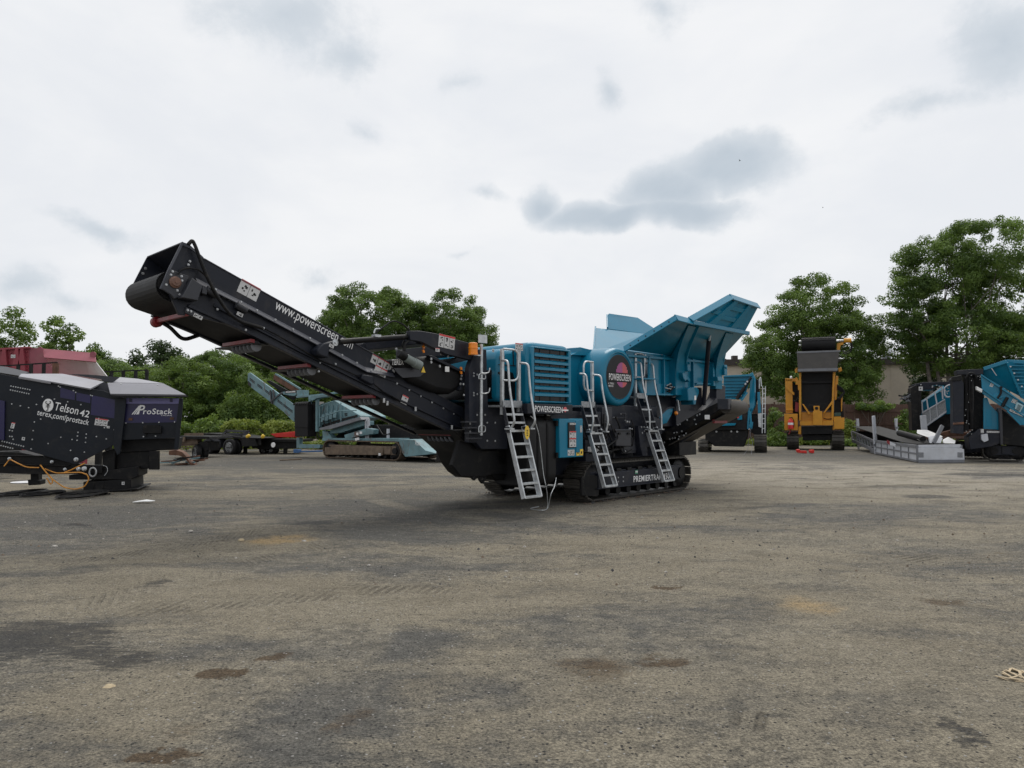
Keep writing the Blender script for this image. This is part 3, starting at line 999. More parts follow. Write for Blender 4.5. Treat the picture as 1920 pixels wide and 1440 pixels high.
for i in range(k):                                   # striped globe of the badge
    x = -sr + (i + .5) * 2 * sr / k
    hgt = sqrt(max(0, sr * sr - x * x))
    w = (sr / k) * 1.0
    mb.mat(0 if i < 7 else 1)
    for lo, hi in ((.07, hgt * 1.12 + .05), (-hgt * 1.0 - .03, -.12)):
        if hi > lo + .01:
            mb.box(sx + x - w, sx + x + w * .55, GY - .0095, GY - .006, sz + lo, sz + hi)
mb.build('striped_globe', [MAG, CORAL], fg, smooth=False)
mb = MB()
mb.box(fc.x - .44, fc.x + .455, GY - .011, GY - .006, fc.z - .115, fc.z + .085)
mb.build('badge_band', BLK, fg)
lettering(fg, 'POWERSCREEN', V((fc.x - .40, GY - .0115, fc.z - .085)), (1, 0, 0), (0, 0, 1), .83, .145, WHT, bold=.018)
lettering(fg, 'A TEREX', V((fc.x - .42, GY - .007, fc.z - .175)), (1, 0, 0), (0, 0, 1), .21, .037, WHT, bold=.01)
lettering(fg, 'BRAND', V((fc.x - .415, GY - .007, fc.z - .23)), (1, 0, 0), (0, 0, 1), .18, .037, WHT, bold=.01)
mb = MB()                                            # teal chute lip between hood and guard
M.slab(c3([(1735, 420), (1800, 385), (1800, 330), (1845, 325), (1990, 360), (1990, 430)]), .9, .5, mb)
mb.build('feed_chute', TEAL, E, bevel=.01)
mb = MB()                                            # jaw box behind the guard
mb.box(.4, 2.5, 1.0, 2.25, 1.9, 3.05)
mb.build('crusher_box', TEALD, E, bevel=.03)

# --- hopper: wall, posts, flared wings on both sides
HC = 1.2
def mir(p):
    return V((p.x, 2 * HC - p.y, p.z))
def both(pts, t, mb):
    """a sheet and its mirror image on the far side"""
    pts = [V(p) for p in pts]
    n = (pts[1] - pts[0]).cross(pts[2] - pts[0]).normalized() * t
    mb.prism(pts, n)
    mb.prism([mir(p) for p in pts], V((n.x, -n.y, n.z)))
w = [M.Y(1172, 657, .45), M.Y(1350, 678, .45), M.Y(1350, 722, .45), M.Y(1300, 721, .45), M.Y(1300, 742, .45), M.Y(1205, 741, .45)]
mb = MB()
mb.prism(w, (0, .05, 0))
mb.prism([mir(p) for p in w], (0, -.05, 0))
x1 = w[1].x
mb.box(x1 - .05, x1, .5, 1.9, w[2].z, w[1].z)
hop = mb.build('hopper', TEALD, E, bevel=.006)
mb = MB()
a, b = w[0], w[1]
mb.bar(a + V((0, -.04, -.12)), b + V((0, -.04, -.05)), .10, .05)
mb.bar(w[5] + V((0, -.04, .02)), w[4] + V((0, -.04, .02)), .12, .04)
mb.bar(w[3] + V((0, -.04, .02)), w[2] + V((0, -.04, .02)), .12, .04)
for px in (1244, 1299, 1336):
    x = M.Y(px, 700, .4).x
    mb.box(x - .02, x + .02, .37, .45, w[2].z if px > 1300 else w[5].z, w[0].z)
mb.build('wall_rib', TEALD, hop, bevel=.004)
# lower tier (from the wall up to the hinge) and upper tier
YL, YU = -.70, -1.02                                   # how far the two tiers reach out
L = dict(fb=M.Y(1170, 655, .45), ft=M.Y(1267.7, 595.6, YL), rt=M.Y(1398, 623, YL), rb=M.Y(1360, 657, .10), wb=M.Y(1345, 680, .45))
HZ = M.Y(1300, 604, YL)
U = dict(f0=M.Y(1295, 599, YL), f1=M.Y(1370.7, 556.4, YU), r1=M.Y(1422.6, 573.7, YU), r0=M.Y(1397, 621, YL))
def sheet(pts, t=.03):
    pts = [V(p) for p in pts]
    n = (pts[1] - pts[0]).cross(pts[2] - pts[0]).normalized() * t
    return MB().prism(pts, n)
L['rb'] = M.Y(1362, 655, .05)
mb = sheet([L['fb'], L['ft'], L['rt'], L['rb'], L['wb']])
lw = mb.build('lower_wing', TEALD, hop)
uw = sheet([U['f0'], U['f1'], U['r1'], U['r0']]).build('upper_wing', TEALD, hop)
FL, FU = 3.25, 3.60                                    # the far side, seen on its inner faces
fl = [M.Y(1113, 662, 1.95), M.Y(1116.5, 614.7, FL), M.Y(1210, 625.7, FL), M.Y(1240, 632, FL), M.Y(1240, 690, 1.95)]
fu = [M.Y(1139, 616, FL), M.Y(1138, 592, FU), M.Y(1142, 587.8, FU), M.Y(1195.7, 595.6, FU), M.Y(1232, 619, FL + .1), M.Y(1236, 629, FL)]
mb = MB()
mb.prism([fl[0], fl[1], fl[2], fl[4]], (0, .02, -.03))
mb.prism([fl[2], fl[3], fl[4]], (0, .02, -.03))
mb.build('lower_wing', TEAL, hop)
MB().prism(fu, (0, .02, -.03)).build('upper_wing', TEAL, hop)
for a, b in ((L['fb'], L['ft']), (L['ft'], HZ), (U['f0'], U['f1']), (U['f1'], U['r1'])):
    MB().bar(a, b, .03, .17, up=(.45, .5, .75)).build('wing_lip', TEAL, hop, bevel=.008)
for a, b in ((fl[0], fl[1]), (fu[0], fu[1])):
    MB().bar(a, b, .04, .10, up=(0, 0, 1)).build('wing_lip', TEAL, hop, bevel=.008)
bolts(hop, [lerp(L['fb'], L['ft'], t) + V((-.02, -.02, .0)) for t in (.12, .28, .42, .58, .72, .86)], (-.5, -.6, .3), .014, .012, mat=PRINT)
mb = MB()
mb.bar(HZ + V((-.1, -.02, -.02)), L['rt'] + V((.1, -.02, -.02)), .09, .09)
mb.build('wing_hinge', TEALD, hop, bevel=.006)
un = (U['f1'] - U['f0']).cross(U['r0'] - U['f0']).normalized()
if un.z > 0:
    un = -un
def onu(s, t, off=.0):
    return lerp(lerp(U['f0'], U['r0'], s), lerp(U['f1'], U['r1'], s), t) + un * off
mb = MB()
for (s0, t0, s1, t1, wd) in ((.33, 0, .22, .95, .22), (.72, 0, .68, .95, .2)):
    mb.prism([onu(s0 - wd / 4, t0, .0), onu(s0 + wd / 4, t0, .0), onu(s1 + wd / 4, t1, .0), onu(s1 - wd / 4, t1, .0)], un * .05)
for (s0, s1, t) in ((.12, .34, .42), (.34, .72, .30), (.30, .70, .68)):
    mb.prism([onu(s0, t - .07, .0), onu(s1, t - .07, .0), onu(s1, t + .07, .0), onu(s0, t + .07, .0)], un * .035)
mb.build('wing_stiffener', TEALD, uw)
ln = (L['ft'] - L['fb']).cross(L['rt'] - L['fb']).normalized()
if ln.z > 0:
    ln = -ln
for (x0, y0, xm, ym, xt, yt) in ((1283, 686, 1290, 652, 1309, 608), (1352, 690, 1359, 655, 1374, 617), (1325, 640, 1330, 626, 1342, 611)):
    mb = MB()
    a, m_, t = M.Y(x0, y0, .30), M.Y(xm, ym, -.02), M.Y(xt, yt, YL + .06)
    pts = arc3([a, m_, t], 6)
    for p, q in zip(pts, pts[1:]):
        mb.bar(p, q + (q - p) * .05, .10, .09, up=(0, 1, 0))
    mb.build('wing_brace', TEALD, hop, bevel=.008)
for xa, xb in ((1262, 1283), (1337, 1353)):          # curved gussets carrying the wing
    x0_, x1_ = M.Y(xa, 690, .3).x, M.Y(xb, 690, .3).x
    prof_ = [(.45, 2.45), (.28, 2.45), (.25, 2.95), (.10, 3.22), (-.18, 3.46), (-.48, 3.66), (-.60, 3.74), (.43, 3.19)]
    mb = MB()
    kx = (M.Y(1283, 686, .30).x - M.Y(1309, 608, YL + .06).x) / (.24 - YL) if xa < 1300 else (M.Y(1352, 690, .30).x - M.Y(1374, 617, YL + .06).x) / (.24 - YL)
    mb.prism([V((x0_ + .12 - kx * max(0, .30 - y), y, z)) for y, z in prof_], (x1_ - x0_ - .12, 0, 0))
    mb.build('wing_gusset', TEALD, hop, bevel=.01)
for (xa, xb, ya, yb) in ((1265, 1284, 672, 742), (1336, 1353, 680, 725)):
    mb = MB()
    p, q = M.Y(xa, ya, .30), M.Y(xb, yb, .30)
    mb.box(p.x, q.x, .28, .5, q.z, p.z)
    s = M.Y(xb, ya + 12, .2)
    mb.box(q.x - .06, q.x + .10, .18, .32, s.z - .15, s.z + .12)
    mb.lathe(V((q.x - .0, .14, s.z + .05)), (0, 1, 0), [(0, .035), (.2, .035)], 12)
    po = mb.build('hopper_post', TEALD, hop, bevel=.012)
for pts in (c7([(1040, 872), (1060, 870), (1095, 905), (1122, 935), (1118, 968), (1085, 940), (1075, 960), (1052, 930)]), c7([(1400, 912), (1440, 912), (1460, 935), (1455, 958), (1405, 955)])):
    mb = MB()
    M.slab(pts, .16, .22, mb)
    mb.build('wedge_clamp', TEAL, hop, bevel=.01)
mb = MB()
mb.tube([M.Y(*c7([(1312, 540)])[0], -.30), M.Y(*c7([(1258, 1200)])[0], .12)], .055, 14)
cy = mb.build('wing_ram', CHAR, hop)
mb = MB()
mb.tube([M.Y(*c7([(1320, 490)])[0], -.34), M.Y(*c7([(1312, 580)])[0], -.29)], .03, 10)
a = M.Y(*c7([(1318, 545)])[0], -.38)
mb.tube(arc3([a, a + V((.0, -.03, .12)), a + V((.06, 0, .25))]), .014, 6)
mb.build('ram_rod', GALV, cy)
mb = MB()
M.slab(c7([(1095, 1035), (1120, 1020), (1190, 1020), (1212, 1045), (1212, 1085), (1185, 1150), (1180, 1200), (1155, 1200), (1150, 1160), (1100, 1160)]), .12, .35, mb)
mt = mb.build('feeder_motor', TEALD, E, bevel=.02)
mb = MB()
M.slab(c7([(1163, 1108), (1182, 1106), (1182, 1152), (1163, 1154)]), .112, .006, mb)
mb.build('label_plate', WHT, mt)
# teal frame box with fittings under the wall, dark skids and column below the hopper
mb = MB()
M.slab(c7([(775, 985), (965, 985), (965, 1095), (790, 1090)]), .42, .3, mb)
M.slab(c7([(700, 700), (800, 930), (690, 930)]), .30, .03, mb)
M.slab(c7([(640, 925), (800, 930), (800, 945), (640, 940)]), .2, .3, mb)
mb.build('feeder_frame', TEALD, E, bevel=.006)
rnd = random.Random(4)
mb = MB()
c0 = M.Y(*c7([(885, 1035)])[0], .40)
for i in range(9):
    p = c0 + V((rnd.uniform(-.2, .2), -.03, rnd.uniform(-.08, .08)))
    q = c0 + V((rnd.uniform(-.2, .2), -.05, rnd.uniform(-.08, .08)))
    mb.mat(i % 2).tube(arc3([p, (p + q) / 2 + V((0, -.08, rnd.uniform(-.05, .08))), q]), .014, 6)
mb.build('hydraulic_valve', [BLK, GALV], E)
mb = MB()
M.slab(c7([(690, 1100), (1060, 1108), (1060, 1140), (1180, 1260), (1280, 1260), (1390, 1000), (1480, 1010), (1480, 1150), (1300, 1260), (1200, 1320), (1000, 1426), (700, 1426)]), .62, .12, mb)
M.slab(c7([(1390, 1005), (1482, 1005), (1482, 1160), (1330, 1250), (1260, 1260), (1340, 1180), (1390, 1130)]), .35, .2, mb)
mb.box(4.4, 4.6, .5, 2.0, 1.0, 2.2)
mb.build('feeder_skid', CHAR, E, bevel=.01)
mb = MB()
p = M.Y(1290, 771, .5)
M.slab(c7([(800, 1330), (900, 1235), (950, 1230), (930, 1300), (880, 1390), (800, 1410)]), .30, .06, mb)
mb.build('bypass_chute', TEALD, E, bevel=.006)
mb = MB()
pts = [M.Y(*q, .28) for q in c7([(790, 1330), (890, 1230), (955, 1230), (960, 1260)])]
mb.tube(arc3(pts), .02, 6)
mb.build('chute_edge', CHARL, E)
mb = MB()
mb.lathe(M.Y(*c7([(970, 1290)])[0], .25), (0, -1, .3), [(0, .05), (.03, .05), (.05, .03)], 12)
mb.build('work_light', ORNG, E)
mb = MB()
M.slab(c6([(800, 362), (815, 350), (970, 350), (985, 362), (985, 560), (800, 555)]), .15, .35, mb)
tb = mb.build('tool_box', CHARL, E, bevel=.02)
mb = MB()
M.slab(c6([(803, 366), (982, 366), (982, 375), (803, 375)]), .135, .02, mb)
for x in (850, 958):
    M.slab(c6([(x - 10, 390), (x + 10, 390), (x + 14, 415), (x - 14, 415)]), .12, .03, mb)
mb.build('box_latch', BLK, tb)
mb = MB()
M.slab(c6([(640, 410), (740, 410), (760, 540), (640, 560)]), .25, .4, mb)
M.slab(c6([(640, 385), (800, 375), (800, 362), (1060, 310), (1120, 310), (1120, 660), (1090, 660), (1060, 560), (640, 380)]), .40, .05, mb)
M.slab(c6([(1065, 310), (1150, 315), (1160, 480), (1175, 560), (1180, 670), (1120, 670), (1090, 540)]), .18, .25, mb)
M.slab(c6([(430, 480), (620, 480), (620, 760), (440, 780)]), .18, .3, mb)
mb.build('side_frame', CHAR, E, bevel=.012)
mb = MB()
for q0, q1 in (((690, 215), (920, 215)), ((860, 160), (920, 165)), ((910, 165), (910, 240))):
    mb.tube([M.Y(*c6([q0])[0], .33), M.Y(*c6([q1])[0], .33)], .016, 6)
mb.build('pipe_run', CHARL, E)
bolts(E, [M.Y(*q, .335) for q in c6([(697, 210), (775, 212), (860, 165), (915, 165), (740, 270), (910, 240), (490, 285), (548, 468)])] + [M.Y(*q, .17) for q in c6([(1105, 325), (1135, 325), (1115, 395), (1140, 375)])] + [M.Y(*q, -.02) for q in c6([(825, 930), (885, 925), (825, 980), (885, 975)])], (0, -1, 0), .015, .014)
decal(E, M.Y(*c6([(460, 640)])[0], .17), (1, 0, 0), (0, 0, 1), .14, .13, 2, 2, False, 'instruction_label')
decal(E, M.Y(*c6([(540, 640)])[0], .17), (1, 0, 0), (0, 0, 1), .16, .14, 2, 2, False, 'instruction_label')
mb = MB()
M.slab(c7([(985, 1150), (992, 1148), (1018, 1260), (1012, 1265)]), .30, .02, mb)
M.slab(c6([(1545, 5), (1552, 5), (1568, 130), (1560, 130)]), .2, .02, mb)
mb.build('grease_pipe', GALV, E)

# --- three ladders
def ladder(x, ytop, ybot, top, bot, half, platform, rails, posts, loop, rungs_hi, rungs_lo, split, name='ladder'):
    """fixed flight under the platform, then the folding flight of silver channel; all in the plane x = const +- half"""
    t, b = V((x, ytop, top)), V((x, ybot, bot))
    d = (b - t).normalized()
    s = lerp(t, b, split)
    mb = MB()
    X = V((half, 0, 0))
    nrm = V((0, -d.z, d.y))
    for sg in (-1, 1):
        mb.bar(s - d * .02 + X * sg, b + X * sg, .03, .085, up=nrm)
        mb.bar(s - d * .02 + X * sg * .93 + nrm * .036, b + X * sg * .93 + nrm * .036, .055, .008, up=nrm)
    o = mb.build(name, GALV, E, bevel=.003)
    mb = MB()
    for sg in (-1, 1):
        mb.bar(t + X * sg, s + d * .1 + X * sg, .018, .07, up=nrm)
        mb.box(x + half * sg - .03, x + half * sg + .03, s.y - .06, s.y + .03, s.z - .1, s.z)
    mb.build('upper_stringer', CHARL, o, bevel=.002)
    for k, n in ((rungs_hi, 0), (rungs_lo, 1)):
        for i in range(k):
            q = lerp(t, s, (i + 1) / (k + .5)) if n == 0 else lerp(s, b, (i + .32) / (k - .6))
            r = MB()
            r.bar(q - X, q + X, .08, .032, up=(0, 0, 1))
            for j in range(3):
                r.bar(q - X * .96 + V((0, -.028 + j * .028, .017)), q + X * .96 + V((0, -.028 + j * .028, .017)), .008, .006)
            r.build('rung', GALV, o)
    r = MB()
    r.box(x - half - .03, x + half + .03, ytop - .02, ytop + .45, top - .015, top + .02)
    r.box(x - half - .03, x + half + .03, ytop - .03, ytop - .015, top - .02, top + .10)
    r.build('step_platform', GRATE, o, bevel=.003)
    for sg, hgt, pz0 in posts:
        r = MB()
        r.box(x + half * sg - .03, x + half * sg + .03, ytop + .0, ytop + .05, top + pz0, top + hgt)
        r.build('handrail_post', GALV, o, bevel=.004)
    for sg, z0 in rails:
        r = MB()
        px = x + half * sg + .05 * sg
        lowz = lerp(t, s, .9)
        pts = [V((px - .04 * sg, ytop + .02, top + z0)), V((px, ytop - .16, top + z0 - .02)), V((px, ytop - .2, top + .30)), V((px, lerp(t, b, .25).y - .2, lerp(t, b, .25).z + .12)), V((px, s.y - .12, s.z - .02))]
        r.tube(arc3(pts, 5), .021, 10)
        r.box(px - .05, px + .05, s.y - .16, s.y - .02, s.z - .045, s.z - .02)
        r.build('handrail', GALV, o)
    if loop:
        sg, z0, z1, ln_ = loop
        px = x + half * sg
        r = MB()
        pts = [V((px, ytop + .0, top + z0)), V((px + ln_, ytop - .03, top + z0)), V((px + ln_, ytop - .03, top + z1)), V((px, ytop + .0, top + z1))]
        r.tube(arc3(pts, 5), .019, 10)
        r.build('gate_loop', GALV, o)
    return o

lad1 = ladder(-2.0, .06, -.42, M.X(955, 762, -2.0).z, .30, .215, None, ((-1, .80), (1, .78)), ((-1, 1.0, -.15), (1, 1.02, -.1)), (-1, 1.0, .45, .36), 2, 6, .23)
lad2 = ladder(.5, .28, -.27, 1.90, .31, .20, None, ((-1, .66), (1, .66)), ((1, .92, -.02),), (1, .92, .33, -.36), 2, 6, .30)
lad3 = ladder(2.72, .42, -.26, 2.14, .28, .20, None, ((-1, .80), (1, .80)), ((-1, 1.0, -.2), (1, 1.0, -.1)), (-1, 1.0, .46, .30), 2, 6, .37)
mb = MB()
q = M.Y(*c3([(1208, 1350)])[0], -.2)
pts = [q + V((.06 * cos(t), 0, .12 * sin(t))) for t in [2 * pi * i / 16 for i in range(16)]]
mb.prism(pts, (0, .01, 0))
mb.mat(1)
for i in range(4):
    mb.box(q.x - .02, q.x + .02, q.y - .002, q.y, q.z - .06 + i * .03, q.z - .045 + i * .03)
mb.build('safety_tag', [LYEL, PRINT], lad1, smooth=False)
# beacon pole on the gantry
mb = MB()
a, b = M.Y(*c3([(655, 1385)])[0], .30), M.Y(*c3([(652, 290)])[0], .30)
mb.tube([a, V((a.x, a.y, b.z))], .028, 12)
pl = mb.build('beacon_pole', GALV, E)
mb = MB()
mb.lathe(V((a.x - .20, .30, b.z - .20)), (0, 0, 1), [(0, .085), (.03, .085), (.035, .078), (.10, .078), (.105, .085), (.13, .085), (.135, .078), (.20, .078), (.21, .06)], 18)
mb.build('warning_beacon', ORNG, pl)
mb = MB()
mb.box(a.x - .08, a.x + .10, .26, .30, b.z + .02, b.z + .16)
mb.bar(V((a.x - .2, .3, b.z - .2)), V((a.x, .3, b.z - .2)), .05, .02)
mb.build('beacon_bracket', GALV, pl)
for z in (-.62, -1.62 - .0):
    mb = MB()
    zz = b.z + z * .62
    for zc_ in ((540, 610), (1280, 1370)):
        u0, u1 = M.Y(655, 600 + zc_[1] / 6.4, .27).z, M.Y(655, 600 + zc_[0] / 6.4, .27).z
        if z > -1 and zc_[0] > 600 or z < -1 and zc_[0] < 600:
            continue
        mb.tube(arc3([V((a.x - .08, .28, u0)), V((a.x + .08, .28, u0)), V((a.x + .08, .28, u1)), V((a.x - .08, .28, u1)), V((a.x - .08, .28, u0))], 3), .009, 6)
    mb.build('pole_guard', GALV, pl)
for y in (640, 882):
    mb = MB()
    q = M.Y(*c3([(655, y)])[0], .28)
    mb.tube(arc3([q + V((-.03, -.03, 0)), q + V((.07, -.03, 0)), q + V((.14, -.05, .02)), q + V((.16, -.05, .10))]), .011, 6)
    mb.build('pole_clamp', GALV, pl)

# --- side conveyor towards the viewer
SX = 3.55
mb = MB()
ps = [M.X(*q, SX) for q in [(1238, 830), (1236, 815), (1330, 762), (1352, 752), (1358, 762), (1340, 775), (1260, 822)]]
mb.prism(ps, (.05, 0, 0))
mb.prism([p + V((.95, 0, 0)) for p in ps], (.05, 0, 0))
sc_ = mb.build('side_conveyor', BLK, E, bevel=.006)
hd = M.X(1358, 763, SX)
mb = MB()
mb.lathe(hd + V((.06, 0, 0)), (1, 0, 0), [(0, .1), (0, .14), (.02, .15), (.85, .15), (.87, .14), (.87, .1)], 28)
mb.build('head_drum', BELTD, sc_)
tl = M.X(1250, 826, SX)
mb = MB()
mb.prism([hd + V((.08, 0, .15)), tl + V((.08, 0, .12)), tl + V((.08, 0, .10)), hd + V((.08, 0, .13))], (.82, 0, 0))
mb.build('belt', RUB, sc_)
mb = MB()
mb.prism([hd + V((.08, 0, -.15)), tl + V((.08, 0, -.10)), tl + V((.08, 0, -.12)), hd + V((.08, 0, -.165))], (.82, 0, 0))
mb.build('return_belt', BELTD, sc_)
mb = MB()
mb.box(hd.x - .05, hd.x + .12, hd.y - .12, hd.y + .14, hd.z - .06, hd.z + .18)
mb.build('head_bearing', CHARL, sc_, bevel=.012)
mb = MB()
mb.box(hd.x + .1, hd.x + .7, hd.y + .28, hd.y + .34, hd.z - .36, hd.z - .28)
mb.build('return_guard', RED, sc_)
mb = MB()
q0, q1 = M.X(1334, 806, SX + .3), M.X(1295, 846, SX + .3)
mb.bar(hd + V((.3, .5, -.35)), V((hd.x + .2, .62, .75)), .05, .05)
mb.build('conveyor_strut', CHARL, sc_)
bolts(sc_, [M.X(*q, SX - .002) for q in c6([(1545, 300), (1568, 290), (1745, 235), (1760, 290), (1775, 185), (1805, 170), (1655, 240), (1590, 375), (1380, 510), (1445, 470), (1480, 460), (1510, 455), (1500, 395), (1530, 390), (1550, 470), (1560, 440), (1615, 425), (1640, 400)])], (-1, 0, 0), .016, .014)
mb = MB()
q = M.X(*c6([(1895, 205)])[0], SX - .002)
mb.box(q.x - .004, q.x, q.y - .06, q.y + .06, q.z - .05, q.z + .05)
mb.build('label_plate', WHT, sc_)
mb = MB()
mb.box(3.7, 4.5, .02, .5, .80, 1.12)
mb.box(3.9, 4.3, .1, .6, 1.12, 1.3)
mb.build('conveyor_mount', BLK, E, bevel=.01)

# loose grey cable hanging from the tank to the ground
mb = MB()
pts = [M.Y(*q, y) for q, y in zip(c4([(880, 262), (930, 300), (985, 480), (1020, 780), (1040, 980), (1080, 1160)]), (-.02, -.05, -.07, -.08, -.10, -.15))]
pts.append(M.loc(ground_at(1028, 954)) + V((0, 0, .012)))
pts.append(M.loc(ground_at(1020, 959)) + V((0, 0, .012)))
pts.append(M.loc(ground_at(990, 955)) + V((0, 0, .012)))
pts.append(M.loc(ground_at(1010, 951)) + V((0, 0, .012)))
mb.tube(arc3(pts, 4), .008, 6)
g2 = [M.loc(ground_at(1028, 954)) + V((0, 0, .014)), M.Y(*c4([(1130, 1220)])[0], -.2), M.Y(*c4([(1180, 1120)])[0], -.1), M.Y(*c4([(1197, 1020)])[0], -.03)]
mb.tube(arc3(g2, 4), .008, 6)
mb.build('loose_cable', GALV, E)

# hoses and pipes crowding the space between tank, cabinet and ladders
rnd = random.Random(21)
mb = MB()
for i in range(16):
    x0, x1 = rnd.uniform(-.15, 2.2), rnd.uniform(-.1, 2.3)
    z0, z1 = rnd.uniform(1.3, 1.75), rnd.uniform(.85, 1.25)
    y0 = rnd.uniform(.16, .40)
    mb.tube(arc3([V((x0, y0, z0)), V((x0 + rnd.uniform(-.1, .1), y0 - .06, (z0 + z1) / 2)), V(((x0 + x1) / 2, y0 - .04, z1 - .12)), V((x1, y0, z1))], 4), rnd.uniform(.012, .024), 6)
mb.build('hose_bundle', BLK, E)
mb = MB()
for i in range(10):
    x, z = rnd.uniform(.0, 2.4), rnd.uniform(.95, 1.75)
    mb.lathe(V((x, .36, z)), (0, -1, 0), [(0, .03), (.04, .03), (.05, .02), (.09, .02)], 8)
mb.build('hose_fitting', STEEL, E)
for x, w, z0, z1 in ((-.1, .5, 1.2, 1.62), (1.05, .35, 1.55, 1.9), (1.75, .55, .9, 1.25), (2.9, .5, 1.3, 1.7)):
    mb = MB()
    mb.box(x, x + w, .30, .44, z0, z1)
    mb.box(x + .05, x + w - .05, .285, .302, z0 + .05, z1 - .05)
    mb.build('side_cover', CHARL, E, bevel=.01)

# ================================================================== GROUND
GZ = 0.0
xs = np.concatenate([np.linspace(-400, -40, 13)[:-1], np.linspace(-40, 40, 161), np.linspace(40, 400, 13)[1:]])
ys = np.concatenate([np.array([-120, -60, -30, -15, -6]), np.linspace(-2, 62, 161), np.linspace(62, 900, 14)[1:]])
gx, gy = np.meshgrid(xs, ys)
rg = np.random.RandomState(3)
gz = np.zeros_like(gx)
for i in range(26):
    k = rg.uniform(.25, 2.2)
    t = rg.uniform(0, 2 * pi)
    gz += .010 / k ** .7 * np.sin(k * (gx * cos(t) + gy * sin(t)) + rg.uniform(0, 6.3))
gz = np.clip(gz * np.exp(-((gx - 2) ** 2 + (gy - 8) ** 2) / 500) * np.clip((gy - 1.0) / 3, 0, 1) * np.clip((13.5 - gy) / 4, 0.0, 1) , -.05, .03) - .012
nx, ny = len(xs), len(ys)
me = bpy.data.meshes.new('ground')
idx = np.arange(nx * ny).reshape(ny, nx)
quads = np.stack([idx[:-1, :-1], idx[:-1, 1:], idx[1:, 1:], idx[1:, :-1]], -1).reshape(-1, 4)
me.from_pydata(np.column_stack([gx.ravel(), gy.ravel(), gz.ravel()]).tolist(), [], quads.tolist())
me.polygons.foreach_set('use_smooth', [True] * len(me.polygons))
gm = bpy.data.materials.new('yard_surface')
gm.use_nodes = True
n = NT(gm.node_tree)
n.n.clear()
co = n.new('ShaderNodeTexCoord').outputs['Object']
wob = n.new('ShaderNodeTexNoise')
n.put(wob.inputs['Vector'], co)
wob.inputs['Scale'].default_value = 1.6
wob.inputs['Detail'].default_value = 6
wob.inputs['Roughness'].default_value = .65
wo = n.new('ShaderNodeVectorMath', wob.outputs['Color'], (.5, .5, .5), operation='SUBTRACT').outputs[0]
wo = n.new('ShaderNodeVectorMath', wo, operation='SCALE')
wo.inputs['Scale'].default_value = .9
cow = n.new('ShaderNodeVectorMath', co, wo.outputs[0], operation='ADD').outputs[0]
b1 = n.noise(n.map(co, scale=(.20, .42, 1), rot=(0, 0, .25)), 1, 7, .62, .6)
b2 = n.noise(n.map(co, scale=(.7, 1.5, 1), rot=(0, 0, -.3)), 1, 8, .68, .5)
b3 = n.noise(n.map(co, scale=(3.6, 5.0, 1), rot=(0, 0, .15)), 1, 9, .72, .3)
b4 = n.noise(n.map(co, scale=(12, 17, 1), rot=(0, 0, .3)), 1, 6, .75, .2)
grit = n.noise(co, 60, 5, .8)
vor = n.new('ShaderNodeTexVoronoi', co)
vor.inputs['Scale'].default_value = 52
vor2 = n.new('ShaderNodeTexVoronoi', co)
vor2.inputs['Scale'].default_value = 21
def ell(px, py, w, h, soft=.45, amp=1.0):
    """patch lying on the ground, measured in the photograph"""
    c = ground_at(px, py)
    rx = w * c.y / FPX
    ry = abs(ground_at(px, py - h).y - ground_at(px, py + h).y) / 2
    mp = n.map(cow, scale=(rx, ry, 1), loc=(c.x, c.y, 0), typ='TEXTURE')
    l = n.new('ShaderNodeVectorMath', mp, operation='LENGTH').outputs['Value']
    return n.ss(l, 1 + soft, 1 - soft, 0, amp)
def union(items):
    t = None
    for a in items:
        e = ell(*a)
        t = e if t is None else n.m('MAXIMUM', t, e)
    return t
dust = n.m('ADD', n.m('ADD', n.m('MULTIPLY', b1, .85), n.m('MULTIPLY', b4, .14)), n.m('ADD', n.m('MULTIPLY', b2, .62), n.m('MULTIPLY', b3, .27)))
tanp = union([(560, 1120, 520, 45, .7), (1530, 905, 300, 22, .7), (1330, 1060, 240, 50, .8), (250, 1330, 260, 60, .8), (1500, 1130, 110, 40, .8), (760, 1340, 110, 60, .8, .8), (1750, 1230, 220, 110, .9, .7)])
grayp = union([(1180, 1200, 190, 45, .8, .8), (600, 1360, 190, 60, .7), (700, 1060, 240, 26, .8, .8), (820, 950, 300, 30, .9, .6), (1480, 1075, 120, 22, .7, .7), (150, 980, 240, 40, .9, .7)])
dust = n.m('ADD', dust, n.m('SUBTRACT', n.m('MULTIPLY', tanp, .16), n.m('MULTIPLY', grayp, .17)))
mid = n.noise(co, 17, 5, .7, .3)
dmask = n.ss(n.m('ADD', dust, n.m('ADD', n.m('MULTIPLY', n.m('SUBTRACT', grit, .5), .30), n.m('MULTIPLY', n.m('SUBTRACT', mid, .5), .15))), .80, 1.06)
asph = n.mix(n.ss(b3, .3, .7), (.096, .094, .086), (.146, .141, .128))
tan = n.mix(n.ss(b2, .3, .7), (.198, .174, .130), (.272, .243, .185))
c = n.mix(dmask, asph, tan)
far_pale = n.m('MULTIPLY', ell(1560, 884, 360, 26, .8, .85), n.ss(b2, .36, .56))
c = n.mix(far_pale, c, (.36, .33, .275))
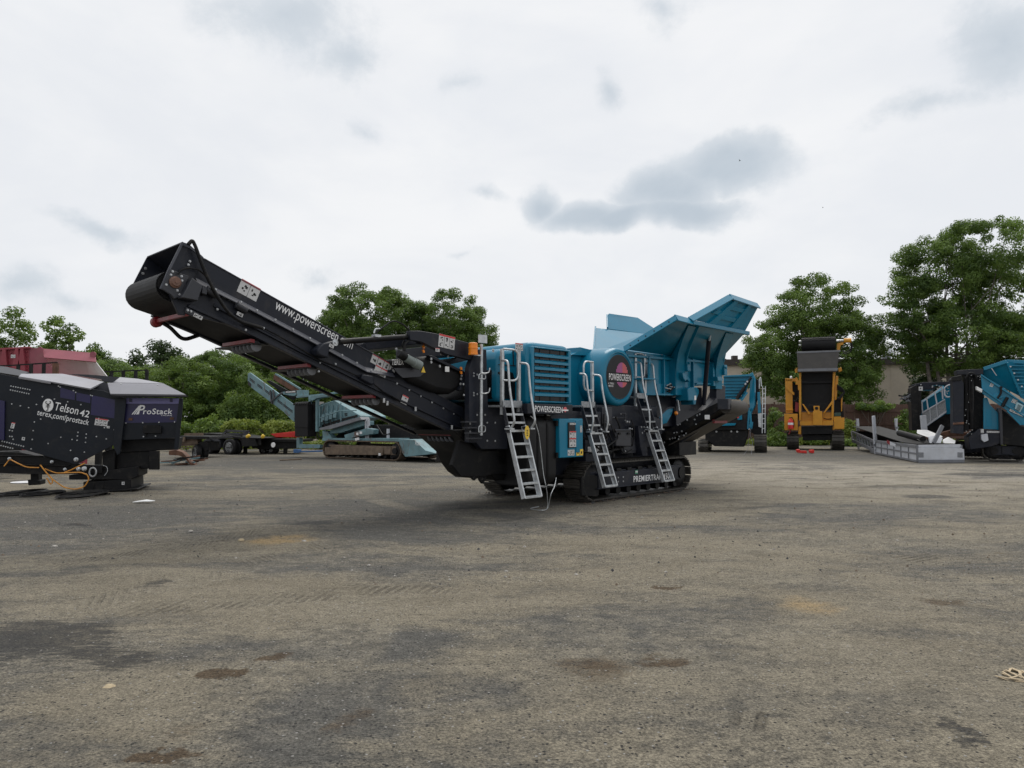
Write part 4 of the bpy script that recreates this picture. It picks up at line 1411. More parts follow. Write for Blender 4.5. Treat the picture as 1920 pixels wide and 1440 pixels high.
def arc_band(p0, p1, p2, half, side=0):
    """worn lane along the circle through three points of the ground"""
    a, b_, c_ = (ground_at(*p) for p in (p0, p1, p2))
    dd = 2 * (a.x * (b_.y - c_.y) + b_.x * (c_.y - a.y) + c_.x * (a.y - b_.y))
    s1, s2, s3 = a.x ** 2 + a.y ** 2, b_.x ** 2 + b_.y ** 2, c_.x ** 2 + c_.y ** 2
    cx, cy = (s1 * (b_.y - c_.y) + s2 * (c_.y - a.y) + s3 * (a.y - b_.y)) / dd, (s1 * (c_.x - b_.x) + s2 * (a.x - c_.x) + s3 * (b_.x - a.x)) / dd
    R = (V((cx, cy, 0)) - a).length + side
    dv = n.new('ShaderNodeVectorMath', n.new('ShaderNodeVectorMath', co, (1, 1, 0), operation='MULTIPLY').outputs[0], (cx, cy, 0), operation='DISTANCE').outputs['Value']
    return n.ss(n.m('ABSOLUTE', n.m('SUBTRACT', dv, R)), half, half * .45)
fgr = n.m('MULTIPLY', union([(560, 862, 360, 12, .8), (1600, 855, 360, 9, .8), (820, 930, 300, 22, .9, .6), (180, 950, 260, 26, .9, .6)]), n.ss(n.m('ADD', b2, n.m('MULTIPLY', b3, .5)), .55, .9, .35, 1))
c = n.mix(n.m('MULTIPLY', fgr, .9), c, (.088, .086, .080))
lanes = None
for args in (((1120, 1300), (1190, 1060), (1560, 960), .34), ((1120, 1300), (1190, 1060), (1560, 960), .34, 2.0), ((0, 1075), (440, 1004), (900, 940), .30), ((0, 1180), (330, 1098), (960, 1010), .32), ((230, 1150), (720, 1112), (1300, 1090), .30),
             ((620, 1440), (700, 1180), (1000, 1010), .26), ((1250, 1440), (1420, 1250), (1800, 1110), .22), ((0, 1400), (500, 1290), (1300, 1250), .20), ((1000, 1100), (1300, 1010), (1700, 1000), .25), ((1250, 1180), (1330, 1050), (1800, 1000), .22), ((0, 1040), (700, 1030), (1400, 975), .3), ((300, 1440), (900, 1330), (1700, 1330), .15), ((1400, 1440), (1600, 1290), (1900, 1230), .2), ((700, 935), (1100, 985), (1900, 985), .3), ((1000, 990), (1500, 940), (1920, 960), .35)):
    a_ = arc_band(*args)
    lanes = a_ if lanes is None else n.m('MAXIMUM', lanes, a_)
lm = n.m('MULTIPLY', lanes, n.ss(n.noise(n.map(co, loc=(3, 7, 0)), .45, 5, .6), .40, .62))
c = n.mix(n.m('MULTIPLY', n.m('MULTIPLY', lm, n.ss(n.m('ADD', mid, n.m('MULTIPLY', b3, .8)), .7, 1.1, .4, 1)), .85), c, n.mix(n.ss(b3, .3, .7), (.195, .175, .134), (.29, .262, .205)))
brown = union([(440, 1266, 42, 12, .3), (518, 1233, 30, 9, .5, .8), (290, 1428, 62, 18, .35, .9), (645, 1362, 40, 24, .8, .6), (1120, 1262, 70, 26, .8, .75), (1215, 1243, 55, 11, .6, .8), (1755, 1125, 52, 10, .6, .7), (1253, 1103, 16, 3, .4), (340, 1390, 50, 18, .9, .5), (1890, 1035, 10, 3, .5, .5)])
brm = n.ss(n.m('ADD', n.m('MULTIPLY', brown, .9), n.m('MULTIPLY', n.m('SUBTRACT', b4, .5), .9)), .22, .80)
c = n.mix(n.m('MULTIPLY', brm, .85), c, (.082, .054, .030))
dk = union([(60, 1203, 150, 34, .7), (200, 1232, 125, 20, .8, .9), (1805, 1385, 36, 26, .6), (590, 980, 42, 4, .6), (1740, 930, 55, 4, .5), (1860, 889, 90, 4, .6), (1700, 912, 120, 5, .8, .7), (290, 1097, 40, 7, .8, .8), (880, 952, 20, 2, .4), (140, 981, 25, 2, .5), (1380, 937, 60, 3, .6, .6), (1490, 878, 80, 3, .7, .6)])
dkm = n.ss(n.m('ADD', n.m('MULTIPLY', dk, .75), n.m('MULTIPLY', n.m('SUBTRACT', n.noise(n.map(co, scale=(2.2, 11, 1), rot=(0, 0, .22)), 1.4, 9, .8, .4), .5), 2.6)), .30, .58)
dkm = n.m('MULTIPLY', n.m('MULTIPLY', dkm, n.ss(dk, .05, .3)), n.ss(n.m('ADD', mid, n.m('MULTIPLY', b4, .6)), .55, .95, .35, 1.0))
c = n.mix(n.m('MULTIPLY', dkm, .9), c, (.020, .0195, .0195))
sand = union([(525, 1013, 55, 7, .5), (1515, 1140, 40, 12, .8, .8)])
c = n.mix(n.m('MULTIPLY', sand, n.ss(b3, .3, .55)), c, (.38, .28, .15))
# grit: pale and dark specks, coarse and fine
c = n.mix(n.ss(grit, .30, .70), n.mix(1.0, c, (.42, .42, .42), 'MULTIPLY'), n.mix(1.0, c, (1.50, 1.49, 1.48), 'MULTIPLY'))
c = n.mix(n.ss(mid, .32, .66), n.mix(1.0, c, (.86, .86, .86), 'MULTIPLY'), n.mix(1.0, c, (1.10, 1.10, 1.10), 'MULTIPLY'))
c = n.mix(n.ss(b4, .34, .64), n.mix(1.0, c, (.87, .87, .87), 'MULTIPLY'), n.mix(1.0, c, (1.09, 1.09, 1.09), 'MULTIPLY'))
cell = n.new('ShaderNodeSeparateColor', vor.outputs['Color']).outputs
c = n.mix(n.m('MULTIPLY', n.m('GREATER_THAN', cell[0], .974), n.ss(vor.outputs['Distance'], .45, .3)), c, (.36, .35, .33))
c = n.mix(n.m('MULTIPLY', n.m('LESS_THAN', cell[0], .05), n.ss(vor.outputs['Distance'], .5, .35)), c, (.035, .034, .034))
cell2 = n.new('ShaderNodeSeparateColor', vor2.outputs['Color']).outputs
c = n.mix(n.m('MULTIPLY', n.m('GREATER_THAN', cell2[1], .994), n.ss(vor2.outputs['Distance'], .28, .18)), c, (.42, .40, .37))
# tyre and track marks: bands of pressed ribs
hgt = n.m('ADD', n.m('ADD', n.m('MULTIPLY', grit, .5), n.m('MULTIPLY', mid, .8)), n.m('ADD', n.m('MULTIPLY', b3, 1.2), n.m('MULTIPLY', n.ss(vor.outputs['Distance'], .1, .6), -.35)))
marks = None
for x0, y0, x1, y1, wd, per, skew in ((-200, 1110, 620, 975, .22, .09, -1.1), (250, 1102, 640, 1018, .22, .08, -.5), (-150, 1215, 520, 1050, .26, .11, -.9), (100, 1162, 1000, 1085, .26, .10, -.6), (1390, 1036, 1450, 1028, .35, .09, .3), (1690, 1030, 1790, 1050, .35, .10, .2), (740, 958, 900, 938, .26, .10, .4), (1230, 968, 1500, 938, .26, .12, .2), (1360, 1345, 1470, 1372, .16, .13, .2)):
    p, q = ground_at(x0, y0), ground_at(x1, y1)
    L = (q - p).length
    ang = atan2(q.y - p.y, q.x - p.x)
    mid = (p + q) / 2
    mp = n.map(co, rot=(0, 0, ang), loc=mid, typ='TEXTURE')
    xyz = n.new('ShaderNodeSeparateXYZ', mp).outputs
    inside = n.m('MULTIPLY', n.ss(n.m('ABSOLUTE', xyz[1]), wd, wd * .75), n.ss(n.m('ABSOLUTE', xyz[0]), L / 2, L * .18))
    rib = n.m('SINE', n.m('MULTIPLY', n.m('ADD', xyz[0], n.m('MULTIPLY', xyz[1], skew)), 2 * pi / per))
    part = n.ss(n.noise(co, 1.4, 5, .65), .40, .60)
    mk = n.m('MULTIPLY', n.m('MULTIPLY', inside, part), n.ss(n.m('ADD', rib, n.m('MULTIPLY', n.m('SUBTRACT', b4, .5), 2.0)), -.2, .8))
    marks = mk if marks is None else n.m('MAXIMUM', marks, mk)
hgt = n.m('SUBTRACT', hgt, n.m('MULTIPLY', marks, 1.1))
c = n.mix(n.m('MULTIPLY', marks, .45), c, (.060, .052, .042))
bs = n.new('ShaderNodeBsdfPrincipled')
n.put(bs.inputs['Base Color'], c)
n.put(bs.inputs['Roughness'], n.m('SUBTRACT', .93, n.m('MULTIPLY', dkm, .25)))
bs.inputs['Specular IOR Level'].default_value = .25
bn = n.new('ShaderNodeBump')
bn.inputs['Strength'].default_value = 1.0
bn.inputs['Distance'].default_value = .03
n.put(bn.inputs['Height'], hgt)
n.put(bs.inputs['Normal'], bn.outputs[0])
n.t.links.new(bs.outputs[0], n.new('ShaderNodeOutputMaterial').inputs[0])
me.materials.append(gm)
g = bpy.data.objects.new('ground', me)
COL.objects.link(g)
g['kind'] = 'structure'
g['label'] = 'dusty yard of grey gravel and tan dirt with tyre marks'

# loose gravel lying on the yard
def pebble_mesh(name, pts, sizes, mats, seed):
    r = np.random.RandomState(seed)
    base = np.array([(1, 0, 0), (0, 1, 0), (-1, 0, 0), (0, -1, 0), (0, 0, .8), (0, 0, -.4)], float)
    tri = np.array([(0, 1, 4), (1, 2, 4), (2, 3, 4), (3, 0, 4), (1, 0, 5), (2, 1, 5), (3, 2, 5), (0, 3, 5)])
    k = len(pts)
    v = np.repeat(base[None], k, 0) * r.uniform(.6, 1.25, (k, 6, 3))
    a = r.uniform(0, 2 * pi, k)
    ca, sa = np.cos(a)[:, None], np.sin(a)[:, None]
    x = v[..., 0] * ca - v[..., 1] * sa
    y = v[..., 0] * sa + v[..., 1] * ca
    v = np.stack([x, y, v[..., 2]], -1) * sizes[:, None, None] + pts[:, None, :]
    f = (tri[None] + 6 * np.arange(k)[:, None, None]).reshape(-1, 3)
    m = bpy.data.meshes.new(name)
    m.from_pydata(v.reshape(-1, 3).tolist(), [], f.tolist())
    for q in mats:
        m.materials.append(q)
    m.polygons.foreach_set('material_index', np.repeat(r.choice(len(mats), k, p=[.22, .43, .35][:len(mats)]), 8))
    o = bpy.data.objects.new(name, m)
    COL.objects.link(o)
    return o
r = np.random.RandomState(11)
k = 30000
yy = 2.2 + r.power(1.0, k) ** 1.6 * 15
xx = r.uniform(-.80, .80, k) * (yy + .5)
sz = .0025 + .0075 * r.power(.28, k)
gr = pebble_mesh('gravel', np.column_stack([xx, yy, np.full(k, .002)]), sz, [STONE, DKST, MUD], 5)
gr['kind'] = 'stuff'
k = 3800
yy = 7 + r.power(1.0, k) ** 1.3 * 32
xx = r.uniform(-.82, .82, k) * yy
gr = pebble_mesh('gravel', np.column_stack([xx, yy, np.full(k, .003)]), .005 + .022 * r.power(.18, k), [STONE, DKST, MUD], 6)
gr['kind'] = 'stuff'

# dirt pressed out along the edges of the big crusher's tracks
k = 900
tx, side_ = r.uniform(-.1, 4.3, k), r.choice([-.05, .54, 2.26, 2.84], k) + r.normal(size=k) * .05
cm, sm = cos(radians(47)), sin(radians(47))
og = ground_at(1095, 944.5)
dirt = pebble_mesh('track_dirt', np.column_stack([og.x + tx * cm - side_ * sm, og.y + tx * sm + side_ * cm, np.full(k, .004)]), .008 + .026 * r.power(.4, k), [MUD, DKST, MUD], 8)
dirt['kind'] = 'stuff'

def stone(px, py, s, mat, name, label, cat='stone', seed=1, flat=.7):
    rr = random.Random(seed)
    bm = bmesh.new()
    bmesh.ops.create_icosphere(bm, subdivisions=2, radius=1)
    for v in bm.verts:
        k = 1 + rr.uniform(-.16, .16)
        v.co = V((v.co.x * s * k * 1.2, v.co.y * s * k, max(v.co.z, -.5) * s * k * flat))
    m = bpy.data.meshes.new(name)
    bm.to_mesh(m)
    bm.free()
    m.materials.append(mat)
    o = bpy.data.objects.new(name, m)
    o.location = ground_at(px, py) + V((0, 0, s * .3 * flat))
    COL.objects.link(o)
    o['label'], o['category'] = label, cat
    return o
stone(204, 1293, .033, TANST, 'tan_stone', 'tan fist-sized stone alone on the bare ground, lower left')
stone(154, 1324, .014, DKST, 'dark_stone', 'small black stone below the tan stone, lower left', seed=2)
stone(1393, 1268, .012, STONE, 'pale_stone', 'small pale stone on grey gravel in the open foreground', seed=3)
stone(1459, 1300, .014, DKST, 'dark_stone', 'small black stone right of centre in the foreground', seed=4)
stone(1803, 1374, .016, STONE, 'pale_stone', 'pale stone lying in the black oily stain', seed=5)
stone(1771, 1381, .014, STONE, 'pale_stone', 'pale stone at the left rim of the black oily stain', seed=6)
stone(358, 997, .03, STONE, 'pale_stone', 'pale stone by the faint tyre mark, left of the sand spill', seed=7)
stone(102, 1026, .03, STONE, 'pale_stone', 'whitish stone near the tyre marks at left', seed=8)
stone(886, 1399, .008, STONE, 'pale_stone', 'whitish pebble beside a black one at bottom centre', seed=9)
stone(908, 1404, .010, DKST, 'dark_stone', 'black pebble beside a whitish one at bottom centre', seed=10)
stone(570, 1016, .03, STONE, 'pale_stone', 'pale stone at the right end of the sand spill', seed=12)
stone(452, 1014, .035, TANST, 'tan_stone', 'tan stone at the left end of the sand spill', seed=13)
stone(636, 1160, .015, STONE, 'pale_stone', 'white pebble on tan dirt right of the long tyre mark', seed=14)
stone(460, 1160, .015, STONE, 'pale_stone', 'white pebble on tan dirt below the long tyre mark', seed=15)
mb = MB()
pts = [(0, 0, .004), (.10, .02, .01), (.17, .0, .012), (.20, .05, .012), (.10, .085, .02), (.02, .06, .008)]
mb.prism([V(p) * 2 for p in pts], (0, 0, .012))
o = mb.build('plastic_scrap', PLAST, None, bevel=.004, label='scrap of white plastic on the ground right of the dark hopper unit', category='plastic scrap')
o.location = ground_at(248, 943)
mb = MB()
for q in ([(1688, 1381), (1706, 1384), (1722, 1392), (1743, 1408)], [(1703, 1383), (1712, 1384)]):
    mb.tube([ground_at(*p) + V((0, 0, .008)) for p in q], .005, 6)
mb.build('dry_stick', STRAW, None, label='thin pale stick on the ground left of the black oily stain', category='stick')
mb = MB()
rr = random.Random(3)
for i in range(26):
    a = ground_at(rr.uniform(1890, 1930), rr.uniform(1266, 1284)) + V((0, 0, rr.uniform(.006, .03)))
    t = rr.uniform(0, pi)
    mb.bar(a, a + V((cos(t) * .07, sin(t) * .07, rr.uniform(-.003, .012))), .012, .004)
mb.build('wood_chips', STRAW, None, label='small heap of pale splinters at the right edge', category='wood chips', kind='stuff')
mb = MB()
for q in ([(62, 1338), (85, 1331), (118, 1329)], [(268, 1338), (290, 1337)]):
    mb.tube([ground_at(*p) + V((0, 0, .006)) for p in q], .006, 6)
mb.build('black_twig', BLK, None, label='two black twig pieces on the dirt, lower left', category='twig')

# ================================================================== DARK STACKER UNIT AT THE LEFT
l1 = zc(0, 640, 4.645)
T = Frame('stacker_feeder', 'blue-black feeder with grey folded roof and purple end panel, at the left edge', 'feeder', 228, 921, 16)
E = T.e
side = l1([(-60, 270), (85, 300), (440, 360), (900, 430), (1055, 490), (1085, 500), (1095, 560), (1060, 860), (1045, 975), (1020, 990), (985, 905), (660, 1075), (400, 1000), (0, 880), (-60, 860)])
mb = MB()
T.slab(side, 0, .05, mb)
sp = mb.build('side_plate', SLATE, E, bevel=.006)
mb = MB()
T.slab(l1([(1000, 500), (1060, 485), (1095, 500), (1095, 560), (1045, 975), (1020, 990), (985, 905), (1000, 560)]), -.03, .03, mb)
mb.build('corner_flange', SLATE, sp, bevel=.004)
mb = MB()
T.slab(l1([(800, 470), (1005, 510), (998, 672), (790, 640)]), -.006, .006, mb)
T.slab(l1([(525, 400), (655, 440), (650, 512), (525, 490)]), -.006, .006, mb)
T.slab(l1([(665, 445), (790, 470), (785, 540), (665, 515)]), -.006, .006, mb)
mb.build('purple_patch', PURP, sp)
a, b = T.Y(*l1([(467, 598)])[0], 0), T.Y(*l1([(675, 640)])[0], 0)
lettering(sp, 'Telson', a, b - a, (0, 0, 1), (b - a).length, .185, WHT, bold=.006)
a, b = T.Y(*l1([(690, 648)])[0], 0), T.Y(*l1([(772, 664)])[0], 0)
lettering(sp, '42', a, b - a, (0, 0, 1), (b - a).length, .15, WHT, bold=.015)
a, b = T.Y(*l1([(315, 655)])[0], 0), T.Y(*l1([(765, 745)])[0], 0)
lettering(sp, 'terex.com/prostack', a, b - a, (0, 0, 1), (b - a).length, .165, WHT, bold=.004)
c = T.Y(*l1([(419, 556)])[0], 0)
mb = MB()
mb.prism([c + V((.105 * cos(t), 0, .145 * sin(t))) for t in [2 * pi * i / 28 for i in range(28)]], (0, -.005, 0))
mb.mat(1)
for i in range(6):                                   # small scorpion
    z = .02 - i * .022
    w = .020 - i * .002
    mb.box(c.x - w, c.x + w, -.009, -.005, c.z + z - .008, c.z + z + .010)
for sg in (-1, 1):
    for i in range(3):
        mb.bar(c + V((0, -.007, .02 - i * .02)), c + V((sg * .045, -.007, .0 - i * .026)), .004, .006)
    mb.tube([c + V((sg * .01, -.008, .03)), c + V((sg * .05, -.008, .05)), c + V((sg * .045, -.008, .085)), c + V((sg * .025, -.008, .075))], .008, 5)
mb.tube([c + V((0, -.008, -.10)), c + V((.0, -.008, -.125)), c + V((-.03, -.008, -.128)), c + V((-.03, -.008, -.105))], .007, 5)
mb.build('emblem', [WHT, PRINT], sp, smooth=False)
decal(sp, T.Y(*l1([(822, 728)])[0], 0), (1, 0, -.14), (0, 0, 1), .26, .16, 3, 2)
decal(sp, T.Y(*l1([(90, 755)])[0], 0), (1, 0, -.2), (0, 0, 1), .07, .13, 1, 2)
decal(sp, T.Y(*l1([(928, 755)])[0], 0), (1, 0, -.14), (0, 0, 1), .06, .05, 1, 1, False)
decal(sp, T.Y(*l1([(188, 860)])[0], 0), (1, 0, -.14), (0, 0, 1), .06, .07, 1, 1, False)
pts = []
for i in range(9):
    pts += [(97 + i * 20.5, 390 + i * 4), (92 + i * 20, 423 + i * 4.3)]
for i in range(10):
    pts += [(20 + i * 20.5, 870 + i * 5)]
for i in range(6):
    pts += [(10 + i * 20, 908 + i * 5)]
pts += [(103, 545), (178, 562), (250, 577), (370, 482), (318, 550), (475, 503), (590, 527), (705, 552), (570, 653), (300, 703), (355, 677), (455, 672), (682, 680), (290, 778), (282, 855), (272, 937), (420, 890), (530, 836), (628, 855), (680, 793), (752, 808), (675, 825), (748, 840), (672, 862), (745, 880), (840, 830), (926, 850), (615, 950), (735, 965), (860, 672), (945, 690), (910, 752), (995, 770), (1033, 708), (1022, 790), (1015, 870), (1062, 560), (1048, 683), (1078, 512), (85, 828), (105, 830), (115, 853), (85, 775), (108, 780), (510, 390), (525, 398), (640, 430), (660, 445), (790, 470), (805, 475), (1022, 968)]
bolts(sp, [T.Y(*q, -.03 if q[0] > 1000 else 0) for q in l1(pts)], (0, -1, 0), .012, .014)
# end panel, between the side plate and the far plate
mb = MB()
T.slab(l1([(1070, 490), (1590, 495), (1540, 840), (1050, 860)]), .10, .05, mb)
ep = mb.build('end_panel', SLATE, E, bevel=.004)
mb = MB()
T.slab(l1([(1098, 545), (1560, 545), (1535, 705), (1085, 712)]), .09, .012, mb)
pp = mb.build('purple_panel', PURP, ep)
mb = MB()
T.slab(l1([(1100, 492), (1560, 498), (1560, 543), (1098, 543)]), .085, .018, mb)
mb.build('lilac_strip', LILAC, ep)
mb = MB()
for x in (1125, 1478):
    T.slab(l1([(x, 500), (x + 25, 500), (x + 25, 530), (x, 528)]), .07, .02, mb)
mb.build('lifting_hook', PURP, ep)
a, b = T.Y(*l1([(1195, 635)])[0], .09), T.Y(*l1([(1262, 635)])[0], .09)
lettering(ep, 'P', a, (1, 0, 0), (0, 0, 1), b.x - a.x, .215, WHT, bold=.03, shear=.25)
b2_ = T.Y(*l1([(1500, 635)])[0], .09)
lettering(ep, 'roStack', V((b.x - .04, a.y, a.z)), (1, 0, 0), (0, 0, 1), b2_.x - b.x + .04, .135, WHT, bold=.02, shear=.12)
a2_ = T.Y(*l1([(1402, 650)])[0], .09)
lettering(ep, 'A TEREX BRAND', a2_, (1, 0, 0), (0, 0, 1), b2_.x - a2_.x, .022, WHT, bold=.01)
mb = MB()
for i in range(3):
    T.slab(l1([(1145 + i * 20, 637), (1156 + i * 20, 637), (1218 + i * 8, 565), (1210 + i * 8, 560)]), .088, .002, mb)
mb.build('emblem_stripe', WHT, ep, smooth=False)
mb = MB()
T.slab(l1([(1245, 745), (1265, 730), (1375, 730), (1405, 742), (1405, 800), (1245, 800)]), .0, .1, mb)
T.slab(l1([(1262, 800), (1275, 800), (1275, 830), (1262, 830)]), .05, .04, mb)
mb.build('lamp_bracket', BLK, ep, bevel=.006)
mb = MB()
for q in l1([(1138, 678), (1497, 672)]):
    p = T.Y(*q, .085)
    mb.box(p.x - .04, p.x + .04, .06, .09, p.z - .03, p.z + .03)
mb.build('panel_catch', RUST, ep)
bolts(ep, [T.Y(*q, .085) for q in l1([(1095, 712), (1243, 708), (1385, 705), (1520, 703), (1250, 830), (1355, 825), (1290, 778), (1342, 775)])], (0, -1, 0), .012, .012)
mb = MB()                                            # far plate seen along its edge
T.slab(l1([(1560, 500), (1592, 500), (1590, 560), (1552, 945), (1515, 945), (1535, 700)]), -.02, .06, mb)
mb.build('far_plate', SLATE, E, bevel=.006)
mb = MB()
T.slab(l1([(1060, 855), (1540, 840), (1520, 945), (1400, 950), (1050, 970)]), .4, .9, mb)
T.slab(l1([(890, 965), (1000, 930), (1000, 1160), (890, 1160)]), .25, .25, mb)
T.slab(l1([(1000, 960), (1300, 955), (1300, 1110), (1000, 1110)]), .45, .8, mb)
T.slab(l1([(1296, 955), (1385, 955), (1385, 1118), (1296, 1118)]), .30, .12, mb)
T.slab(l1([(600, 1165), (1205, 1090), (1205, 1175), (1140, 1205), (600, 1205)]), .20, 1.0, mb)
mb.build('under_frame', BLK, E, bevel=.012)
mb = MB()
T.slab(l1([(725, 1225), (1140, 1203), (1143, 1285), (1000, 1300), (725, 1312)]), .1, 1.3, mb)
T.slab(l1([(812, 1222), (818, 1222), (818, 1308), (812, 1308)]), .08, .03, mb)
T.slab(l1([(898, 1218), (904, 1218), (904, 1304), (898, 1304)]), .08, .03, mb)
T.slab(l1([(815, 1310), (1190, 1280), (1200, 1290), (830, 1325)]), -.1, 1.5, mb)
sb = mb.build('support_base', BLK, E, bevel=.01)
decal(sb, T.Y(*l1([(1060, 1250)])[0], .1), (1, 0, 0), (0, 0, 1), .06, .07, 1, 1, False)
mb = MB()                                            # chassis rails and leg at the left
T.slab(l1([(-60, 960), (160, 965), (740, 1075), (890, 1080), (890, 1150), (330, 1160), (-60, 1145)]), .12, .12, mb)
T.slab(l1([(-60, 1060), (600, 1080), (600, 1090), (-60, 1070)]), .05, .1, mb)
T.slab(l1([(-60, 990), (400, 995), (650, 1060), (640, 1068), (380, 1005), (-60, 1000)]), .06, .1, mb)
T.slab(l1([(-60, 960), (160, 955), (300, 1000), (-60, 1000)]), .3, .5, mb)
rl = mb.build('chassis_rail', BLK, E, bevel=.008)
mb = MB()
T.slab(l1([(265, 1140), (335, 1140), (335, 1215), (265, 1215)]), .5, .25, mb)
T.slab(l1([(240, 1205), (350, 1210), (350, 1250), (245, 1255)]), .45, .35, mb)
mb.build('parking_leg', BLK, E, bevel=.01)
mb = MB()
for q, r_ in zip(l1([(85, 1022), (453, 1050), (665, 1030), (685, 1112), (735, 1110), (568, 1115)]), (.035, .035, .05, .045, .055, .035)):
    p = T.Y(*q, .02)
    mb.lathe(p, (0, -1, 0), [(0, r_), (.03, r_), (.04, r_ * .6), (.08, r_ * .5), (.08, .01)], 14)
mb.build('pin_boss', GALV, E)
mb = MB()
p = T.Y(*l1([(808, 1140)])[0], .0)
mb.tube([p + V((.07 * cos(t), 0, .10 * sin(t))) for t in [2 * pi * i / 16 for i in range(17)]], .018, 6)
mb.tube(arc3([T.Y(*q, .05) for q in l1([(895, 1080), (930, 1090), (940, 1130), (910, 1170)])]), .006, 6)
mb.build('shackle', STEEL, E)
# roof sheets, leaning back from their front edges
def rsheet(pts, ys):
    m = MB()
    m.prism([T.Y(a, b, y) for (a, b), y in zip(l1(pts), ys)], (0, .02, -.03))
    return m
rsheet([(185, 282), (545, 282), (905, 352), (785, 410), (420, 345), (165, 305)], (.35, .75, .55, -.12, -.10, -.05)).build('roof_sheet', ROOFG, E)
rsheet([(165, 305), (440, 352), (440, 360), (160, 312)], (-.05, -.12, -.12, -.05)).build('roof_sheet', ROOFG, E)
rsheet([(935, 360), (1425, 368), (1622, 466), (962, 458)], (.55, .60, -.25, -.25)).build('roof_sheet', ROOFD, E)
rsheet([(962, 456), (1622, 464), (1640, 474), (960, 478)], (-.25, -.25, -.22, -.22)).build('roof_sheet', CHARL, E)
rsheet([(1045, 312), (1205, 326), (1425, 366), (985, 358)], (1.3, 1.3, .75, .75)).build('roof_sheet', ROOFG, E)
mb = MB()
T.slab(l1([(590, 284), (780, 290), (1040, 312), (985, 358), (905, 352), (880, 330), (790, 318)]), .85, .02, mb)
T.slab(l1([(785, 412), (905, 354), (935, 362), (960, 460), (1000, 500), (900, 440)]), .30, .02, mb)
mb.build('roof_gusset', CHARL, E)
bolts(E, [T.Y(*q, .1) for q in l1([(1053, 372), (1130, 436), (1300, 452), (1447, 446), (1372, 382)])] , (0, -.6, .8), .018, .012)
mb = MB()
T.slab(l1([(-60, 500), (40, 520), (35, 860), (-60, 850)]), -.05, .04, mb)
mb.build('left_panel', PURP, E)
mb = MB()
mb.tube(arc3([T.Y(*q, -.05) for q in l1([(35, 1088), (85, 1025), (130, 1050), (230, 1098), (340, 1100)])]), .013, 6)
mb.tube(arc3([T.Y(*q, -.12) for q in l1([(390, 1110), (480, 1145), (540, 1150), (620, 1120), (740, 1060)])]), .013, 6)
mb.tube(arc3([T.Y(*q, -.16) for q in l1([(350, 1075), (440, 1190), (560, 1275), (660, 1290), (740, 1265), (775, 1200), (760, 1160), (700, 1140), (500, 1148)])]), .014, 6)
mb.tube(arc3([T.Y(*q, -.16) for q in l1([(350, 1075), (400, 1140), (450, 1190), (460, 1230), (440, 1245), (405, 1190)])]), .014, 6)
mb.build('orange_cord', CORD, None, label='orange cord hanging in loops from the blue-black feeder at left', category='cord')
bpy.data.objects['orange_cord'].location = T.o
bpy.data.objects['orange_cord'].rotation_euler = (0, 0, radians(T.deg))
# black hoses coiled on the ground
rr = random.Random(8)
mb = MB()
def coil(px, py, w, h, turns):
    c = ground_at(px, py)
    rx = w * c.y / FPX
    ry = abs(ground_at(px, py - h).y - ground_at(px, py + h).y) / 2
    pts = []
    for i in range(turns * 14):
        t = 2 * pi * i / 14
        k = 1 - .28 * rr.random() * (i % 14 == 0) - .1 * sin(t * .37)
        pts.append(c + V((rx * k * cos(t), ry * k * sin(t), .02 + .028 * (i // 14) * .6)))
    return pts
a = coil(45, 926, 26, 6, 2)
b = coil(83, 927, 26, 5, 2)
c = coil(155, 930, 30, 6, 3)
mb.tube([ground_at(-30, 929) + V((0, 0, .02))] + a, .020, 7)
mb.tube(a[-1:] + b, .020, 7)
mb.tube([b[-1], ground_at(118, 926) + V((0, 0, .03))] + c + [ground_at(192, 927) + V((0, 0, .02)), ground_at(206, 928) + V((0, 0, .02))], .020, 7)
o = mb.build('black_hose', BLK, None, label='long black hose lying in loose coils on the ground before the blue-black feeder', category='hose')
mb = MB()
c = ground_at(50, 904)
mb.lathe(c, (0, 0, 1), [(.004, .36), (.012, .35)], 20)
mb.build('white_sheet_scrap', PLAST, None, label='flat white sheet under the parking leg of the blue-black feeder', category='plastic sheet')

# ================================================================== RED AND WHITE BIN BEHIND
B = Frame('feed_bin', 'faded red steel bin with white inner face behind the blue-black feeder', 'hopper', 0, 0, 0, at=(-17.5, 25.5, 0))
E = B.e
mb = MB()
B.slab(l1([(-60, 75), (250, 48), (250, 275), (250, 330), (-60, 330)]), 0, .05, mb)
B.slab(l1([(-60, 62), (252, 45), (252, 60), (-60, 78)]), -.1, .15, mb)
for x in (20, 130, 175):
    B.slab(l1([(x, 66), (x + 25, 64), (x + 45, 260), (x - 30, 260)]), -.12, .12, mb)
bw = mb.build('side_wall', FRED, E, bevel=.006)
mb = MB()
B.slab(l1([(250, 55), (375, 62), (385, 140), (480, 275), (480, 330), (250, 330)]), .02, .05, mb)
mb.build('corner_sheet', PINK, E)
mb = MB()
mb.prism([B.Y(a, b, y) for (a, b), y in zip(l1([(365, 62), (822, 102), (832, 178), (385, 140)]), (.3, .3, -.1, -.1))], (0, .06, -.02))
rm = mb.build('rim', PINK, E)
mb = MB()
mb.prism([B.Y(a, b, y) for (a, b), y in zip(l1([(385, 142), (745, 178), (800, 340), (480, 340)]), (.5, .5, 1.2, 1.2))], (0, .05, 0))
mb.prism([B.Y(a, b, y) for (a, b), y in zip(l1([(738, 178), (832, 178), (960, 340), (800, 340)]), (.5, -.05, .1, 1.2))], (0, .05, 0))
mb.build('inner_face', OFFW, E)
mb = MB()
for x in (345, 808):
    c = B.Y(*l1([(x, 115 if x > 500 else 75)])[0], .1)
    mb.lathe(c, (0, 1, 0), [(0, .11), (.04, .11)], 14)
mb.build('lifting_eye', PINK, E)
